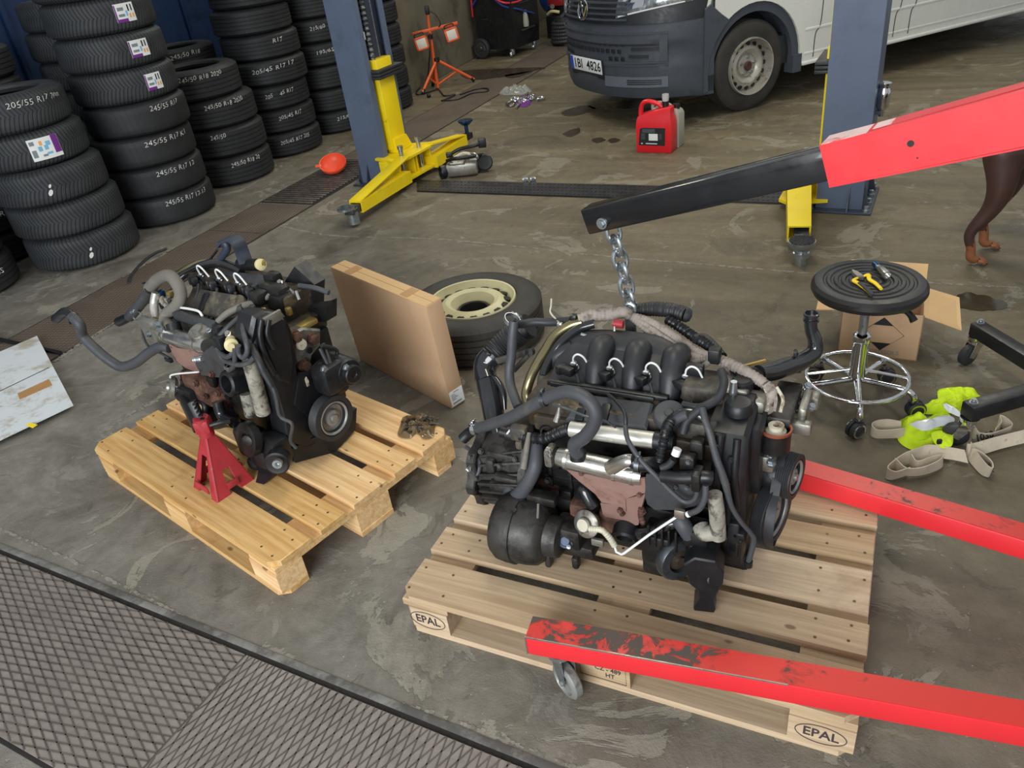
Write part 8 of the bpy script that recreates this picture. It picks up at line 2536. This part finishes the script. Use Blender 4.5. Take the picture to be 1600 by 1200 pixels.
cpts = [mid_ + Vec((0, -.03, -.03)), Vec((-0.4062, 9.3, 0.3456)), Vec((-0.5048, 9.6838, 0.02)), Vec((-0.6089, 9.3272, 0.01)), Vec((-0.5898, 9.1305, 0.008)), Vec((-0.4698, 9.1791, 0.008)), Vec((-0.3623, 9.2373, 0.008)), Vec((-0.2943, 8.8742, 0.008)), Vec((-0.1767, 8.8586, 0.008)), Vec((-0.2814, 8.6847, 0.008)), Vec((-0.3195, 8.6406, 0.01)), Vec((-0.1541, 8.603, 0.008)), Vec((0.0045, 8.8008, 0.008)), Vec((0.1599, 8.7905, 0.008)), Vec((0.1791, 8.9229, 0.008)), Vec((0.0628, 8.9825, 0.008)), Vec((-0.1249, 8.8146, 0.01))]
cp_ = spline(cpts, 7)
for p in cp_:
    p.z = max(p.z, .0115)
MB().tube(cp_, .007, 7, 1, False, True, None, False).build('power_cable', 'black', WL)
MB().tube([top_ + Vec((.03, -.02, .02)), top_ + Vec((.09, -.03, -.03)), top_ + Vec((.12, -.03, -.12)), bar0.lerp(bar1, .55)], .006, 7, 6).build('lamp_cable', 'black', WL)
MB().cyl(Vec((-0.4766, 8.9345, 0.02)), Vec((-0.4505, 8.9483, 0.02)), .022, None, 12).build('cable_plug', 'black', WL)

# ================================================================== SERVICE MACHINE AND CLUTTER BESIDE THE VAN
ca = rad(-36)
c0 = Vec((.215, 10.93, 0))
SM = thing('service_machine', 'black wheeled air-conditioning service cabinet with red and blue hoses', 'service machine', c0, ca)
sw, sd_ = .50, .62
mb = MB()
mb.loft([[(0, .0, .10), (sw, .0, .10), (sw, sd_, .10), (0, sd_, .10)], [(-.02, -.015, .30), (sw + .02, -.015, .30), (sw + .02, sd_, .30), (-.02, sd_, .30)], [(-.02, -.015, 1.0), (sw + .02, -.015, 1.0), (sw + .02, sd_, 1.0), (-.02, sd_, 1.0)], [(.02, .04, 1.2), (sw - .02, .04, 1.2), (sw - .02, sd_, 1.2), (.02, sd_, 1.2)]])
mb.build('cabinet', 'black', SM, False)
MB().box((sw * .5, -.016, .55), (.006, .004, .8)).box((sw * .8, -.018, .60), (.006, .004, .8)).build('panel_seam', 'pit', SM, False)
MB().box((.12, -.018, .46), (.08, .008, .012), None, .003).box((sw + .022, .34, .60), (.008, .34, .012), None, .003).build('grip_strip', 'steel_dark', SM, False)
op = MB().box((sw + .018, .32, .42), (.012, .30, .26), None, .003).build('side_opening', 'pit', SM, False)
MB().box((sw + .03, .32, .29), (.03, .32, .02), None, .004).build('opening_sill', 'steel_dark', op, False)
MB().lathe([(0, 0), (.035, 0), (.04, .05), (.03, .14), (.018, .16), (.018, .19), (0, .19)], Mat.Translation((sw + .04, .26, .32)), 16).build('bottle', 'can_white', op, False)
em = MB().box((sw * .84, -.018, .82), (.05, .004, .04), None, .001).build('maker_badge', 'print_grey', SM, False)
WHL = MB().lathe([(r_ * .62, h * .5) for r_, h in tyre_profile(.20, .11, .12, 0)], frame((-.085, .10, .125), (0, 1, 0), (0, 0, 1)) @ Mat.Translation((0, 0, -.03)), 36, True).build('wheel_tyre', 'black_soft', SM, False)
disc(SM, (-.085, .10, .125), (-1, 0, 0), [(0, -.02), (.076, -.02), (.076, .012), (.06, .018), (.03, .014), (.022, .026), (0, .026)], 'wheel_hub', 'steel_dark', 26)
MB().lathe([(r_ * .62, h * .5) for r_, h in tyre_profile(.20, .11, .12, 0)], frame((.03, -.06, .125), (1, 0, 0), (0, 0, 1)) @ Mat.Translation((0, 0, -.03)), 36, True).build('wheel_tyre', 'black_soft', SM, False)
disc(SM, (.03, -.07, .125), (0, -1, 0), [(0, -.02), (.076, -.02), (.076, .012), (.06, .018), (.03, .014), (.022, .026), (0, .026)], 'wheel_hub', 'steel_dark', 26)
for x, y in ((sw - .05, .02), (sw - .02, sd_ - .1)):
    cs = MB().cyl((x, y, .10), (x, y, .075), .03, None, 14).box((x, y, .055), (.045, .05, .05), None, .006).build('caster', 'zinc', SM, False)
    MB().lathe([(0, -.012), (.034, -.012), (.036, 0), (.034, .012), (0, .012)], axis_frame((x - .01, y - .02, .036), (1, .4, 0)), 20).build('caster_wheel', 'zinc', cs, False)
mwi = MW[SM]


def sp(x, y, z):
    return mwi @ Vec((x, y, z))


MB().tube([sp(.06, -.04, .98), sp(.14, -.06, .84), sp(.30, -.08, .72), sp(.48, -.05, .64), sp(sw + .06, .20, .64), sp(sw + .07, .42, .76), sp(sw + .03, .48, .98)], .012, 8, 7).build('red_hose', 'hose_red', SM)
MB().tube([sp(.0, -.03, 1.0), sp(-.03, -.05, .75), sp(-.06, -.03, .5)], .011, 8, 6).build('red_hose', 'hose_red', SM)
MB().tube([sp(.12, -.04, .98), sp(.22, -.06, .80), sp(.42, -.06, .62), sp(sw + .04, .12, .54), sp(sw + .05, .45, .44)], .012, 8, 7).build('blue_hose', 'hose_blue', SM)
MB().tube([sp(.10, -.03, .98), sp(.09, -.05, .85), sp(.05, -.05, .72), sp(-.04, -.04, .62)], .011, 8, 6).build('blue_hose', 'hose_blue', SM)
MB().cyl(sp(.09, -.045, .84), sp(.09, -.045, .90), .018, None, 10).build('hose_coupling', 'zinc', SM)

p = Vec((1.1152, 11.6957, 0))
RB = thing('battery_tray', 'black open tray with red lid and odd parts beside the service cabinet', 'tray', (p.x, p.y, 0), rad(-36))
casting(RB, [((.10, .25, .14), (.22, .34, .28)), ((.10, .42, .32), (.24, .30, .16))], 'tray_body', 'black', .012)
casting(RB, [((.10, .32, .46), (.24, .3, .14))], 'red_lid', 'red_dark', .02)
casting(RB, [((.08, .46, .62), (.18, .16, .22))], 'beige_box', 'beige', .012)
hose(RB, [(.0, .12, .30), (.08, .10, .34), (.18, .14, .32)], .02, 'yellow_pale', 'coiled_hose')
MB().cyl((.06, .14, .40), (.10, .10, .40), .03, None, 12).build('knob', 'alu_bright', RB, False)
p = Vec((1.4409, 11.3959, 0))
CO = thing('compressor', 'small compressor with a blue tank in the far corner', 'compressor', (1.52, 12.6, 0), rad(-36))
MB().lathe([(0, -.36), (.10, -.35), (.17, -.30), (.19, -.24), (.19, .24), (.17, .30), (.10, .35), (0, .36)], axis_frame((0, 0, .42), (.6, 1, 0)), 30).build('tank', 'blue_tank', CO, False)
casting(CO, [((.12, .1, .70), (.22, .2, .14)), ((-.05, .0, .66), (.14, .14, .10))], 'pump', 'steel_dark', .02)
MB().cyl((.02, -.1, .68), (.2, .12, .72), .035, None, 12).cyl((-.05, -.08, .72), (-.02, -.14, .72), .04, None, 14).build('fittings', 'brass', CO, False)
for x, y in ((-.15, -.2), (.15, .2)):
    MB().box((x, y, .13), (.05, .05, .26), None, .004).build('foot', 'steel_dark', CO, False)
p = Vec((1.34, 11.1, 0))
HC = thing('hose_reel', 'coil of black ribbed hose on the floor beside the van bumper', 'hose coil', p)
pts = []
for i in range(66):
    a = i / 11 * 2 * PI
    pts.append((.17 + .012 * math.sin(i), 0, 0))
    r_ = .19 - .006 * (i / 11)
    pts[-1] = (r_ * math.cos(a), r_ * math.sin(a), .03 + .042 * (i / 11))
hose(HC, pts, .026, 'black_soft', 'coiled_hose', 10, 3, (.03, .003))
MB().lathe([(0, 0), (.15, 0), (.15, .30), (.1, .34), (0, .34)], None, 20).build('reel_drum', 'black', HC, False)
disc(HC, (.08, -.21, .09), (.3, -1, 0), [(0, 0), (.05, 0), (.05, .02), (.02, .025), (0, .025)], 'end_coupling', 'alu', 18)
hose(HC, [(-.05, -.05, .34), (.05, -.08, .42), (.14, .0, .46), (.2, .06, .52)], .03, 'steel_dark', 'nozzle_pipe')
hose(HC, [(.1, .0, .40), (.2, -.05, .46), (.25, -.05, .56)], .02, 'chrome', 'nozzle')
